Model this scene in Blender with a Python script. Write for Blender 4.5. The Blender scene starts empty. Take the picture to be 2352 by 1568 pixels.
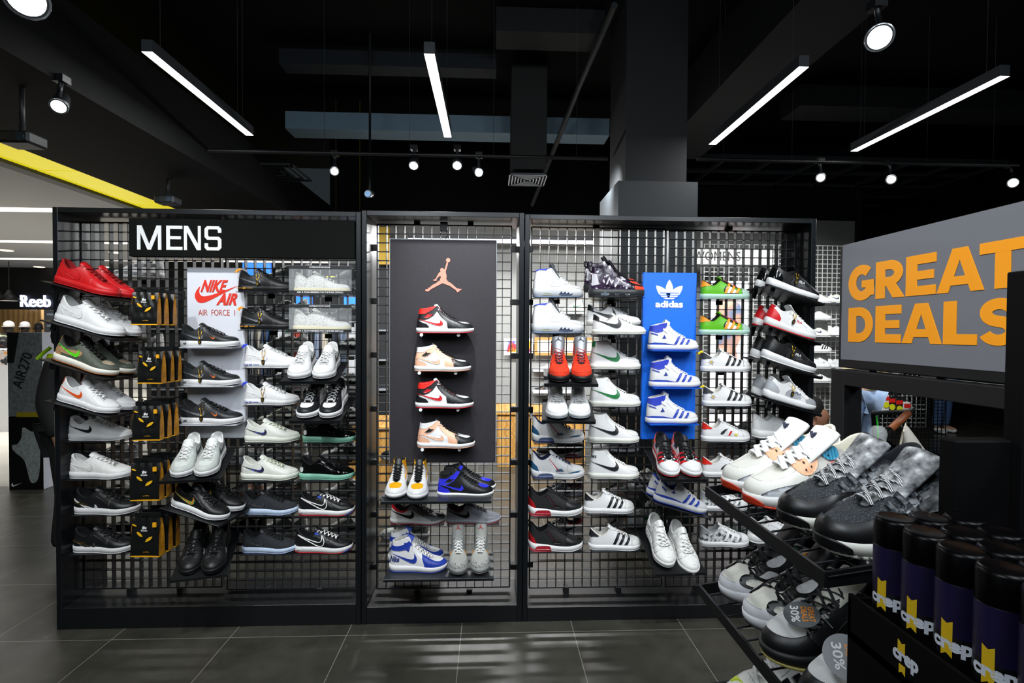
import bpy, bmesh, math, random
import numpy as np
from mathutils import Matrix, Vector
random.seed(7)
SC = bpy.context.scene
COL = SC.collection
PI = math.pi

# ------------------------------------------------------------------ camera
F_PX, PPX, PPY = 1170.0, 1176.0, 784.0
EYE = Vector((0, 0, 1.6))
YAW = math.atan((PPX - 1128) / F_PX)
PITCH = math.atan((PPY - 762) / F_PX)
ROLL = 0.006
_f0 = Vector((math.sin(YAW), math.cos(YAW), 0)); _r0 = Vector((math.cos(YAW), -math.sin(YAW), 0)); _u0 = Vector((0, 0, 1))
CF = _f0 * math.cos(PITCH) - _u0 * math.sin(PITCH)
_u1 = _u0 * math.cos(PITCH) + _f0 * math.sin(PITCH)
CR = _r0 * math.cos(ROLL) + _u1 * math.sin(ROLL)
CU = _u1 * math.cos(ROLL) - _r0 * math.sin(ROLL)
cam_data = bpy.data.cameras.new('camera')
cam_data.sensor_width = 36.0
cam_data.lens = F_PX / 2352 * 36.0
cam_data.clip_start = 0.05
cam_data.clip_end = 200
cam = bpy.data.objects.new('camera', cam_data)
COL.objects.link(cam)
cam.matrix_world = Matrix(((CR.x, CU.x, -CF.x, EYE.x), (CR.y, CU.y, -CF.y, EYE.y), (CR.z, CU.z, -CF.z, EYE.z), (0, 0, 0, 1)))
SC.camera = cam

def ray(px, py):
    return CF + CR * ((px - PPX) / F_PX) + CU * ((PPY - py) / F_PX)
def atY(px, py, Y):
    d = ray(px, py); return EYE + d * ((Y - EYE.y) / d.y)
def atZ(px, py, Z):
    d = ray(px, py); return EYE + d * ((Z - EYE.z) / d.z)
def atX(px, py, X):
    d = ray(px, py); return EYE + d * ((X - EYE.x) / d.x)
def proj(p):
    v = Vector(p) - EYE; w = v.dot(CF)
    return PPX + F_PX * v.dot(CR) / w, PPY - F_PX * v.dot(CU) / w

# ------------------------------------------------------------------ world and exposure
world = bpy.data.worlds.new('world'); SC.world = world
world.use_nodes = True
world.node_tree.nodes['Background'].inputs[0].default_value = (0.55, 0.70, 0.80, 1)
world.node_tree.nodes['Background'].inputs[1].default_value = 0.030
SC.view_settings.view_transform = 'Standard'
SC.view_settings.look = 'None'
SC.view_settings.exposure = 0.0
SC.view_settings.gamma = 1.0
SC.view_settings.use_curve_mapping = False

def spot(name, loc, target, power, angle=70, blend=0.6, radius=0.06, col=(0.96, 0.985, 1.0)):
    l = bpy.data.lights.new(name, 'SPOT'); l.energy = power; l.spot_size = math.radians(angle); l.spot_blend = blend
    l.shadow_soft_size = radius; l.color = col
    o = bpy.data.objects.new(name, l); COL.objects.link(o); o.location = loc
    o.rotation_euler = (Vector(target) - Vector(loc)).to_track_quat('-Z', 'Y').to_euler()
    return o
def area(name, loc, rot, sx, sy, power, col=(1, 1, 1)):
    l = bpy.data.lights.new(name, 'AREA'); l.shape = 'RECTANGLE'; l.size = sx; l.size_y = sy; l.energy = power; l.color = col
    o = bpy.data.objects.new(name, l); COL.objects.link(o); o.location = loc; o.rotation_euler = rot
    return o
# ceiling track spots in front of the display wall (their track hangs above and behind the photographer)
for lx, tx, pw in ((-2.0, -1.9, 108), (-1.15, -1.2, 98), (-0.40, -0.35, 76), (0.35, 0.35, 80), (1.05, 1.05, 88), (1.8, 1.6, 94)):
    spot('track_spot_light', (lx, 1.20, 3.2), (tx, 2.85, 1.10), pw, 62, 0.7, 0.05)
spot('track_spot_light', (-0.17, 2.2, 3.25), (-0.17, 2.83, 2.12), 300, 40, 1.0, 0.05)
spot('track_spot_light', (0.15, 1.25, 3.2), (0.72, 1.16, 1.0), 42, 24, 0.9, 0.06)
spot('track_spot_light', (-0.3, 0.6, 3.0), (0.9, 1.0, 1.72), 105, 34, 0.9, 0.06)
# added fill lights, shaped like linear lamps, over and behind the photographer
for lx in (-2.6, -0.9, 0.9, 2.4):
    area('linear_lamp_light', (lx, -0.3, 3.2), (math.radians(38), 0, 0), 0.5, 1.24, 38, (.86, .93, 1))
# fill lights added for the store behind the wall, the mall and its shop
for lx, ly, pw in ((-2.6, 4.0, 330), (-1.2, 4.1, 300), (-0.1, 4.1, 280), (0.9, 4.2, 300), (2.3, 4.4, 380), (3.8, 4.9, 200)):
    spot('store_lamp_light', (lx, ly, 3.0), (lx + 0.1, ly + 1.9, 0.9), pw, 110, 0.8, 0.1)
ml = area('mall_fill_light', (-9.0, 9.5, 3.4), (0, 0, 0), 6, 7, 420); ml.data.spread = math.radians(95)
area('shop_fill_light', (-13.0, 17.2, 3.2), (0, 0, 0), 4, 1.5, 220)
# ------------------------------------------------------------------ materials
_mats = {}
def hexc(h):
    h = h.lstrip('#'); v = [int(h[i:i + 2], 16) / 255 for i in (0, 2, 4)]
    return tuple(c / 12.92 if c <= 0.04045 else ((c + 0.055) / 1.055) ** 2.4 for c in v)
def mat(c, rough=0.5, metal=0.0, emit=0.0, alpha=1.0, trans=0.0, bump=0.0, bscale=250.0, spec=0.5, ior=1.45, key=None):
    """plain procedural material; c is a hex string, bump adds a fine grain"""
    if not isinstance(c, str): return c
    k = key or (c, rough, metal, emit, alpha, trans, bump, bscale, spec)
    if k in _mats: return _mats[k]
    m = bpy.data.materials.new('mat_' + str(len(_mats))); m.use_nodes = True
    nt = m.node_tree; b = nt.nodes['Principled BSDF']; rgb = hexc(c) + (1,)
    b.inputs['Base Color'].default_value = rgb
    b.inputs['Roughness'].default_value = rough
    b.inputs['Metallic'].default_value = metal
    b.inputs['Alpha'].default_value = alpha
    b.inputs['Transmission Weight'].default_value = trans
    b.inputs['Specular IOR Level'].default_value = spec
    b.inputs['IOR'].default_value = ior
    if emit:
        b.inputs['Emission Color'].default_value = rgb; b.inputs['Emission Strength'].default_value = emit
    if bump:
        n = nt.nodes.new('ShaderNodeTexNoise'); n.inputs['Scale'].default_value = bscale
        tc = nt.nodes.new('ShaderNodeTexCoord'); nt.links.new(tc.outputs['Object'], n.inputs['Vector'])
        bp = nt.nodes.new('ShaderNodeBump'); bp.inputs['Strength'].default_value = bump; bp.inputs['Distance'].default_value = 0.002
        nt.links.new(n.outputs['Fac'], bp.inputs['Height']); nt.links.new(bp.outputs['Normal'], b.inputs['Normal'])
    _mats[k] = m
    return m
def pat(kind, cols, scale, rough=0.55, ramp=(0.45, 0.5), stretch=(1, 1, 1), bump=0.0, detail=2.0, coord='Object', metal=0.0):
    """patterned material: noise, voronoi, wave or cells through a colour ramp of two or more colours"""
    k = (kind, tuple(cols), scale, rough, tuple(ramp), stretch, bump, metal)
    if k in _mats: return _mats[k]
    m = bpy.data.materials.new('mat_' + str(len(_mats))); m.use_nodes = True
    nt = m.node_tree; b = nt.nodes['Principled BSDF']
    b.inputs['Roughness'].default_value = rough; b.inputs['Metallic'].default_value = metal
    tc = nt.nodes.new('ShaderNodeTexCoord'); mp = nt.nodes.new('ShaderNodeMapping')
    mp.inputs['Scale'].default_value = stretch
    nt.links.new(tc.outputs[coord], mp.inputs['Vector'])
    if kind == 'noise':
        t = nt.nodes.new('ShaderNodeTexNoise'); t.inputs['Scale'].default_value = scale; t.inputs['Detail'].default_value = detail; out = t.outputs['Fac']
    elif kind == 'voronoi':
        t = nt.nodes.new('ShaderNodeTexVoronoi'); t.inputs['Scale'].default_value = scale; out = t.outputs['Distance']
    elif kind == 'crack':
        t = nt.nodes.new('ShaderNodeTexVoronoi'); t.feature = 'DISTANCE_TO_EDGE'; t.inputs['Scale'].default_value = scale; out = t.outputs['Distance']
    elif kind == 'wave':
        t = nt.nodes.new('ShaderNodeTexWave'); t.inputs['Scale'].default_value = scale; t.inputs['Distortion'].default_value = detail; out = t.outputs['Fac']
    nt.links.new(mp.outputs['Vector'], t.inputs['Vector'])
    r = nt.nodes.new('ShaderNodeValToRGB'); els = r.color_ramp.elements
    while len(els) < len(cols): els.new(0.5)
    for e, p, c in zip(els, ramp, cols):
        e.position = p; e.color = hexc(c) + (1,)
    nt.links.new(out, r.inputs['Fac']); nt.links.new(r.outputs['Color'], b.inputs['Base Color'])
    if bump:
        bp = nt.nodes.new('ShaderNodeBump'); bp.inputs['Strength'].default_value = bump; bp.inputs['Distance'].default_value = 0.003
        nt.links.new(out, bp.inputs['Height']); nt.links.new(bp.outputs['Normal'], b.inputs['Normal'])
    _mats[k] = m
    return m

# ------------------------------------------------------------------ objects
def tag(o, label=None, cat=None, group=None, kind=None):
    if label: o['label'] = label
    if cat: o['category'] = cat
    if group: o['group'] = group
    if kind: o['kind'] = kind
    return o
def empty(name, loc=(0, 0, 0), mw=None):
    o = bpy.data.objects.new(name, None); COL.objects.link(o); o.empty_display_size = 0.05
    if mw is not None: o.matrix_world = mw
    else: o.location = loc
    return o
def thing(name, label, cat, loc=(0, 0, 0), group=None, mw=None):
    return tag(empty(name, loc, mw), label, cat, group)
def link(name, me, parent=None):
    o = bpy.data.objects.new(name, me); COL.objects.link(o)
    if parent is not None: o.parent = parent
    return o
class MB:
    """collects shapes into one mesh"""
    def __init__(s): s.v = []; s.f = []; s.sm = []
    def add(s, vs, fs, smooth=False):
        n = len(s.v); s.v += [tuple(v) for v in vs]; s.f += [tuple(i + n for i in f) for f in fs]; s.sm += [smooth] * len(fs); return s
    def box(s, x0, x1, y0, y1, z0, z1, M=None):
        vs = [Vector(p) for p in ((x0, y0, z0), (x1, y0, z0), (x1, y1, z0), (x0, y1, z0), (x0, y0, z1), (x1, y0, z1), (x1, y1, z1), (x0, y1, z1))]
        if M is not None: vs = [M @ v for v in vs]
        return s.add(vs, ((3, 2, 1, 0), (4, 5, 6, 7), (0, 1, 5, 4), (1, 2, 6, 5), (2, 3, 7, 6), (3, 0, 4, 7)))
    def tube(s, pts, r, n=8, cap=True, flat=None, up=(0, 0, 1)):
        """swept tube; r a number or a list; flat=(ry) makes an elliptical section, wide along the side axis"""
        pts = [Vector(p) for p in pts]; rings = []
        rs = r if isinstance(r, (list, tuple)) else [r] * len(pts)
        for i, p in enumerate(pts):
            d = (pts[min(i + 1, len(pts) - 1)] - pts[max(i - 1, 0)]).normalized()
            a = d.cross(Vector(up))
            if a.length < 1e-4: a = d.cross(Vector((1, 0, 0)))
            a.normalize(); b = a.cross(d)
            ry = rs[i] * (flat if flat else 1)
            rings.append([p + a * (rs[i] * math.cos(2 * PI * k / n)) + b * (ry * math.sin(2 * PI * k / n)) for k in range(n)])
        vs = [v for rg in rings for v in rg]; fs = []
        for i in range(len(pts) - 1):
            for k in range(n):
                k2 = (k + 1) % n
                fs.append((i * n + k, i * n + k2, (i + 1) * n + k2, (i + 1) * n + k))
        s.add(vs, fs, True)
        if cap:
            m = len(s.v) - len(vs)
            s.f.append(tuple(m + k for k in range(n))); s.sm.append(False)
            s.f.append(tuple(m + (len(pts) - 1) * n + k for k in reversed(range(n)))); s.sm.append(False)
        return s
    def lathe(s, prof, n=24, M=None, cap=True):
        """profile of (radius, z) turned about z"""
        vs = []; fs = []
        for r, z in prof:
            for k in range(n):
                a = 2 * PI * k / n; v = Vector((r * math.cos(a), r * math.sin(a), z)); vs.append(M @ v if M is not None else v)
        for i in range(len(prof) - 1):
            for k in range(n):
                k2 = (k + 1) % n; fs.append((i * n + k, i * n + k2, (i + 1) * n + k2, (i + 1) * n + k))
        b = len(s.v); s.add(vs, fs, True)
        if cap:
            s.f.append(tuple(b + k for k in reversed(range(n)))); s.sm.append(False)
            s.f.append(tuple(b + (len(prof) - 1) * n + k for k in range(n))); s.sm.append(False)
        return s
    def prism(s, poly, z0, z1, M=None):
        """2-D outline (may be concave) given thickness along z"""
        n = len(poly)
        vs = [Vector((x, y, z)) for z in (z0, z1) for x, y in poly]
        if M is not None: vs = [M @ v for v in vs]
        fs = [tuple(reversed(range(n))), tuple(range(n, 2 * n))] + [(i, (i + 1) % n, n + (i + 1) % n, n + i) for i in range(n)]
        return s.add(vs, fs)
    def mesh(s, name, m):
        me = bpy.data.meshes.new(name); me.from_pydata(s.v, [], s.f)
        me.polygons.foreach_set('use_smooth', s.sm)
        if m: me.materials.append(m)
        me.update(); return me
    def build(s, name, m, parent=None, bevel=0):
        me = s.mesh(name, m)
        if bevel:
            bm = bmesh.new(); bm.from_mesh(me)
            bmesh.ops.bevel(bm, geom=bm.edges[:], offset=bevel, segments=1, affect='EDGES'); bm.to_mesh(me); bm.free()
        return link(name, me, parent)
def struct(o):
    o['kind'] = 'structure'; return o
def grid_faces(nu, nv, wrap=False):
    fs = []
    for i in range(nu if wrap else nu - 1):
        for j in range(nv - 1):
            i2 = (i + 1) % nu; fs.append((i * nv + j, i2 * nv + j, i2 * nv + j + 1, i * nv + j + 1))
    return fs
# ------------------------------------------------------------------ writing
def text_mesh(body, bold=0.0, extrude=0.0, space=1.0):
    """the built-in font as raw 2-D vertices and faces, size 1"""
    cu = bpy.data.curves.new('t', 'FONT'); cu.body = body; cu.offset = bold; cu.extrude = extrude; cu.space_character = space; cu.resolution_u = 3
    o = bpy.data.objects.new('t', cu); COL.objects.link(o)
    dg = bpy.context.evaluated_depsgraph_get(); dg.update()
    me = bpy.data.meshes.new_from_object(o.evaluated_get(dg))
    bpy.data.objects.remove(o); bpy.data.curves.remove(cu)
    return me
def text_box(body, name, m, w, h, M, parent=None, bold=0.0, thick=0.0, shear=0.0, space=1.0):
    """writing fitted to a w x h box whose lower left corner is M's origin (x right, y up, z out)"""
    me = text_mesh(body, bold, 0.01 if thick else 0.0, space)
    co = np.array([v.co[:] for v in me.vertices]); lo = co.min(0); hi = co.max(0)
    for v in me.vertices:
        x = (v.co.x - lo[0]) / (hi[0] - lo[0]) * w; y = (v.co.y - lo[1]) / (hi[1] - lo[1]) * h
        z = thick * (1 if v.co.z > 0 else 0) if thick else 0
        v.co = M @ Vector((x + shear * y, y, z))
    me.materials.clear(); me.materials.append(m)
    return link(name, me, parent)
def frameXZ(x, y, z):
    """text frame: x to world +X, y up to +Z, out towards the viewer (-Y)"""
    return Matrix(((1, 0, 0, x), (0, 0, -1, y), (0, 1, 0, z), (0, 0, 0, 1)))
# tick logo, hook on the left, in a unit box of 1 x .45
TICK = [(1, .45), (.62, .255), (.40, .14), (.25, .075), (.155, .055), (.085, .07), (.03, .12), (.0, .20), (.015, .29), (.06, .37), (.125, .44), (.105, .36), (.105, .29), (.135, .235), (.20, .21), (.30, .22), (.42, .25), (.70, .345)]
# ------------------------------------------------------------------ sneakers
# a sneaker is modelled one unit long: x from heel (0) to toe (1), z up, the outer side at -y
def half_width(x, wid=1.0):
    x = np.asarray(x, float)
    base = np.interp(x, [0, .18, .36, .5, .63, .75, .86, 1], [.124, .130, .130, .146, .174, .186, .178, .160])
    for _ in range(1):
        pass
    heel = (1 - np.clip(1 - x / .15, 0, 1) ** 2.2) ** (1 / 2.2)
    toe = (1 - np.clip(1 - (1 - x) / .25, 0, 1) ** 2.1) ** (1 / 2.1)
    return base * heel * toe * wid
def hermite(ts, ps, tq):
    """smooth curve through points ps (n,3) at ts"""
    ts = np.asarray(ts, float); ps = np.asarray(ps, float); n = len(ts)
    m = np.zeros_like(ps)
    for i in range(n):
        a, b = max(i - 1, 0), min(i + 1, n - 1)
        m[i] = (ps[b] - ps[a]) / (ts[b] - ts[a])
    tq = np.clip(np.asarray(tq, float), ts[0], ts[-1])
    k = np.clip(np.searchsorted(ts, tq, side='right') - 1, 0, n - 2)
    h = (ts[k + 1] - ts[k])[:, None]; s = ((tq - ts[k]) / (ts[k + 1] - ts[k]))[:, None]
    return ((2 * s**3 - 3 * s**2 + 1) * ps[k] + (s**3 - 2 * s**2 + s) * h * m[k] + (-2 * s**3 + 3 * s**2) * ps[k + 1] + (s**3 - s**2) * h * m[k + 1])

class Shape:
    def __init__(s, th, op, spring=.03, hspring=.0, wid=1.0, inset=.012, tongue=None, tw=.075, lace=(6, .40, .70), toe_k=.74, vamp=.05, bulge=.0, hi=False, side_in=.35):
        s.th, s.spring, s.hs, s.wid, s.inset = th, spring, hspring, wid, inset
        s.tongue, s.tw, s.lace, s.bulge = tongue, tw * 1.16, lace, bulge
        op = np.array(op, float)                        # rows: bottom x, x, half width, z
        u = np.arccos(1 - 2 * np.clip(op[:, 0], 0, 1)) / PI
        pts = op[:, 1:].copy()
        pts[:, 1] *= np.interp(pts[:, 0], [.05, .30, .42, .55, .75], [1.30, 1.32, 1.25, 1.16, 1.08])
        # mirrored beyond both ends so the curve crosses the middle squarely
        mir = pts * np.array([1, -1, 1])
        s.ut = np.concatenate([-u[2:0:-1], u, 2 - u[-2:-4:-1]]); s.pt = np.concatenate([mir[2:0:-1], pts, mir[-2:-4:-1]])
        s.nU, s.nV = 161, 41
        U = np.linspace(0, 1, s.nU); V = np.linspace(0, 1, s.nV)
        s.toe_k, s.vamp, s.side_in = toe_k, vamp, side_in
        s.G = s._surf(U, V)
    def th_at(s, x): return np.interp(x, [0, .3, .55, .8, 1], s.th)
    def bot(s, x): return s.spring * np.clip((x - .66) / .34, 0, 1) ** 2 + s.hs * np.clip((.14 - x) / .14, 0, 1) ** 2
    def top(s, x): return s.bot(x) + s.th_at(x)
    def rim(s, u): return hermite(s.ut, s.pt, u)
    def _surf(s, U, V):
        x = (1 - np.cos(PI * U)) / 2
        hw = half_width(x, s.wid)
        # pull the outline in along its normal
        dx = np.gradient(x); dw = np.gradient(hw); ln = np.hypot(dx, dw) + 1e-9
        nx, nw = -dw / ln, dx / ln
        nx[0], nw[0], nx[-1], nw[-1] = -1, 0, 1, 0
        B = np.stack([x - nx * s.inset, np.maximum(hw - nw * s.inset, 0), s.top(x) - .012], 1)
        B[0, 1] = B[-1, 1] = 0
        R = s.rim(U); R[0, 1] = R[-1, 1] = 0
        dz = R[:, 2] - B[:, 2]
        k1 = np.interp(U, [0, .5, .8, 1], [.38, .42, .5, s.toe_k])
        a2 = np.interp(U, [0, .15, .45, .7, 1], [.05, .25, s.side_in, .55, .62])
        b2 = np.interp(U, [0, .45, .7, 1], [.30, .32, .16, s.vamp])
        P1 = B.copy(); P1[:, 2] += k1 * dz
        P1[:, 0] += nx * (.012 + s.bulge); P1[:, 1] += nw * (.012 + s.bulge)
        P2 = R.copy(); P2[:, :2] += (B - R)[:, :2] * a2[:, None]; P2[:, 2] -= b2 * dz
        t = V[None, :, None]
        P = ((1 - t)**3 * B[:, None] + 3 * (1 - t)**2 * t * P1[:, None] + 3 * (1 - t) * t**2 * P2[:, None] + t**3 * R[:, None])
        P[0, :, 1] = P[-1, :, 1] = 0
        return P
    def at(s, u, v, side=-1, off=0.0):
        """points on the upper; u 0..2 runs heel, toe, heel; v sole to rim"""
        u = np.asarray(u, float); v = np.clip(np.asarray(v, float), 0, 1); sg = np.full(u.shape, float(side))
        sg = np.where((u < 0) | (u > 1), -sg, sg); u = np.where(u < 0, -u, np.where(u > 1, 2 - u, u)); u = np.clip(u, 0, 1)
        P = s._bil(u, v); e = 1e-2
        du = s._bil(np.minimum(u + e, 1), v) - s._bil(np.maximum(u - e, 0), v); dv = s._bil(u, np.minimum(v + e, 1)) - s._bil(u, np.maximum(v - e, 0))
        N = np.cross(dv, du); N /= (np.linalg.norm(N, axis=1, keepdims=True) + 1e-9)
        flat = (u < .012) | (u > .988)
        N[flat, 1] = 0
        N *= np.where((N[:, 1] < -.02) , -1, 1)[:, None]
        # the toe and heel centre: outward along x or up
        c = np.array([.5, 0, .1]); out = ((P - c) * N).sum(1) < 0
        N[out] *= -1
        P = P + N * off
        P[:, 1] *= sg
        return P
    def _bil(s, u, v):
        a = u * (s.nU - 1); b = v * (s.nV - 1)
        i = np.clip(a.astype(int), 0, s.nU - 2); j = np.clip(b.astype(int), 0, s.nV - 2); fa = (a - i)[:, None]; fb = (b - j)[:, None]
        G = s.G
        return (G[i, j] * (1 - fa) * (1 - fb) + G[i + 1, j] * fa * (1 - fb) + G[i, j + 1] * (1 - fa) * fb + G[i + 1, j + 1] * fa * fb)
    def inv(s, xz):
        """(u, v) of the side-view points xz (n,2)"""
        g = s.G[:, :, [0, 2]].reshape(-1, 2); q = np.asarray(xz, float)
        d = ((q[:, None] - g[None]) ** 2).sum(2); k = d.argmin(1)
        u = (k // s.nV) / (s.nU - 1); v = (k % s.nV) / (s.nV - 1)
        for _ in range(4):
            e = 5e-3
            p = s._bil(u, v)[:, [0, 2]]; u1 = np.minimum(u + e, 1); v1 = np.minimum(v + e, 1); u0 = u1 - e; v0 = v1 - e
            ju = (s._bil(u1, v)[:, [0, 2]] - s._bil(u0, v)[:, [0, 2]]) / e; jv = (s._bil(u, v1)[:, [0, 2]] - s._bil(u, v0)[:, [0, 2]]) / e
            det = ju[:, 0] * jv[:, 1] - ju[:, 1] * jv[:, 0]; ok = np.abs(det) > .01; r = q - p; det = np.where(ok, det, 1)
            su = np.where(ok, (r[:, 0] * jv[:, 1] - r[:, 1] * jv[:, 0]) / det, 0); sv = np.where(ok, (ju[:, 0] * r[:, 1] - ju[:, 1] * r[:, 0]) / det, 0)
            u = np.clip(u + np.clip(su, -.03, .03), 0, 1); v = np.clip(v + np.clip(sv, -.06, .06), 0, 1)
        return u, v

def smooth_poly(pts, n=3):
    """closed Catmull-Rom through the points"""
    p = np.array(pts, float); m = len(p); out = []
    for i in range(m):
        a, b, c, d = p[i - 1], p[i], p[(i + 1) % m], p[(i + 2) % m]
        for k in range(n):
            t = k / n; out.append(.5 * ((2 * b) + (c - a) * t + (2 * a - 5 * b + 4 * c - d) * t * t + (-a + 3 * b - 3 * c + d) * t**3))
    return out
def cut_grid(poly, sx, sy):
    """triangles of a 2-D outline cut along a grid"""
    bm = bmesh.new()
    f = bm.faces.new([bm.verts.new((p[0], p[1], 0)) for p in poly])
    xs = [p[0] for p in poly]; ys = [p[1] for p in poly]
    f.normal_update()
    bmesh.ops.triangulate(bm, faces=bm.faces[:])
    for ax, lo, hi, st in ((0, min(xs), max(xs), sx), (1, min(ys), max(ys), sy)):
        k = math.floor(lo / st) + 1
        while k * st < hi:
            co = [0, 0, 0]; no = [0, 0, 0]; co[ax] = k * st; no[ax] = 1
            bmesh.ops.bisect_plane(bm, geom=bm.verts[:] + bm.edges[:] + bm.faces[:], plane_co=co, plane_no=no, dist=1e-6); k += 1
    bm.verts.index_update()
    V = np.array([v.co[:2] for v in bm.verts]); Fs = [[v.index for v in f.verts] for f in bm.faces]
    E = [(e.verts[0].index, e.verts[1].index) for e in bm.edges if len(e.link_faces) == 1]
    bm.free()
    return V, Fs, E
def patch_mesh(name, top, base, Fs, E):
    n = len(top)
    vs = np.concatenate([top, base]).tolist()
    fs = Fs + [(a, b, b + n, a + n) for a, b in E]
    me = bpy.data.meshes.new(name); me.from_pydata(vs, [], fs)
    me.polygons.foreach_set('use_smooth', [True] * len(Fs) + [False] * len(E)); me.update()
    return me
def side_patch(S, name, poly, side=-1, off=.006, round_=0, step=.02):
    """an overlay whose outline is drawn in the side view (x, z)"""
    if round_: poly = smooth_poly(poly, round_)
    V, Fs, E = cut_grid(poly, step, step)
    u, v = S.inv(V)
    return patch_mesh(name, S.at(u, v, side, off), S.at(u, v, side, -.004), Fs, E)
def uv_patch(S, name, poly, off=.006, round_=0, su=.02, sv=.08):
    """an overlay whose outline is drawn over the skin: a along the skin (toe 0, outer side negative, inner positive), v sole to rim"""
    if round_: poly = smooth_poly(poly, round_)
    V, Fs, E = cut_grid(poly, su, sv)
    return patch_mesh(name, S.at(1 + V[:, 0], V[:, 1], -1, off), S.at(1 + V[:, 0], V[:, 1], -1, -.004), Fs, E)
def heel_patch(S, name, poly, off=.006, round_=0):
    """as uv_patch, with a counted from the middle of the heel"""
    if round_: poly = smooth_poly(poly, round_)
    V, Fs, E = cut_grid(poly, .02, .08)
    return patch_mesh(name, S.at(V[:, 0], V[:, 1], -1, off), S.at(V[:, 0], V[:, 1], -1, -.004), Fs, E)
def outline(S, off, n=56):
    u = np.arange(2 * n) / n
    uu = np.where(u > 1, 2 - u, u); sg = np.where(u > 1, 1, -1)
    x = (1 - np.cos(PI * uu)) / 2; hw = half_width(x, S.wid)
    f = np.linspace(0, 1, 401); fx = (1 - np.cos(PI * f)) / 2; fw = half_width(fx, S.wid)
    dx = np.gradient(fx); dw = np.gradient(fw); ln = np.hypot(dx, dw) + 1e-9
    nx = np.interp(uu, f, -dw / ln); nw = np.interp(uu, f, dx / ln)
    e0 = uu < 1e-6; e1 = uu > 1 - 1e-6
    nx = np.where(e0, -1, np.where(e1, 1, nx)); nw = np.where(e0 | e1, 0, nw)
    return x + nx * off, sg * np.maximum(hw + nw * off, 0), x
def sole_rings(S, rings, n=56, wob=None):
    """closed solid from rings of (offset, height fraction of the sole thickness)"""
    vs = []; m = 2 * n
    for off, fr in rings:
        x, y, x0 = outline(S, off, n)
        z = S.bot(x0) + S.th_at(x0) * fr
        if wob: z = z + wob(x0, fr)
        vs += list(zip(x.tolist(), y.tolist(), z.tolist()))
    fs = []
    for i in range(len(rings) - 1):
        for k in range(m):
            k2 = (k + 1) % m; fs.append((i * m + k, i * m + k2, (i + 1) * m + k2, (i + 1) * m + k))
    sm = [True] * len(fs)
    for i, rev in ((0, True), (len(rings) - 1, False)):                # caps as strips across
        for k in range(n):
            a, b, c, d = i * m + k, i * m + (k + 1) % m, i * m + (m - k - 1) % m, i * m + (m - k) % m
            f = (a, b, c) if k == 0 else ((a, b, d) if k == n - 1 else (a, b, c, d))
            fs.append(tuple(reversed(f)) if not rev else f); sm.append(False)
    return vs, fs, sm
def mesh_of(name, vs, fs, sm):
    me = bpy.data.meshes.new(name); me.from_pydata(vs, [], fs); me.polygons.foreach_set('use_smooth', sm); me.update(); return me
def upper_mesh(S, nu=48, nv=14, v0=0, v1=1, u0=0, u1=2):
    full = (u0 == 0 and u1 == 2)
    us = np.linspace(u0, u1, 2 * nu + (0 if full else 1), endpoint=not full); vv = np.linspace(v0, v1, nv)
    U, V = np.meshgrid(us, vv, indexing='ij')
    P = S.at(U.ravel(), V.ravel(), -1)
    fs = grid_faces(len(us), nv, full)
    return mesh_of('upper', P.tolist(), fs, [True] * len(fs))
def lining_mesh(S, nu=40):
    us = np.arange(2 * nu) / nu; P = S.rim(np.where(us > 1, 2 - us, us)); P[:, 1] *= -np.where(us > 1, -1, 1)
    c = np.array([.40, 0, 0]); rows = []
    def inw(d, dz):
        Q = P.copy(); v = c - Q; v[:, 2] = 0; v[:, 0] *= np.where(P[:, 0] < .2, 1.0, .25)
        ln = np.linalg.norm(v[:, :2], axis=1, keepdims=True) + 1e-6
        Q = Q + v / ln * np.minimum(d, ln * .8); Q[:, 2] += dz; return Q
    rows = [P + [0, 0, -.003], inw(.010, .008), inw(.024, .006), inw(.032, -.012), inw(.026, -.07)]
    low = inw(.02, 0); low[:, 2] = S.top(np.clip(low[:, 0], 0, 1)) + .03; low[:, 2] = np.minimum(low[:, 2], P[:, 2] - .08); rows.append(low)
    fl = low.copy(); fl[:, 1] *= .05; rows.append(fl)
    A = np.stack(rows, 1); fs = grid_faces(2 * nu, len(rows), True)
    return mesh_of('lining', A.reshape(-1, 3).tolist(), fs, [True] * len(fs))
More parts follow.
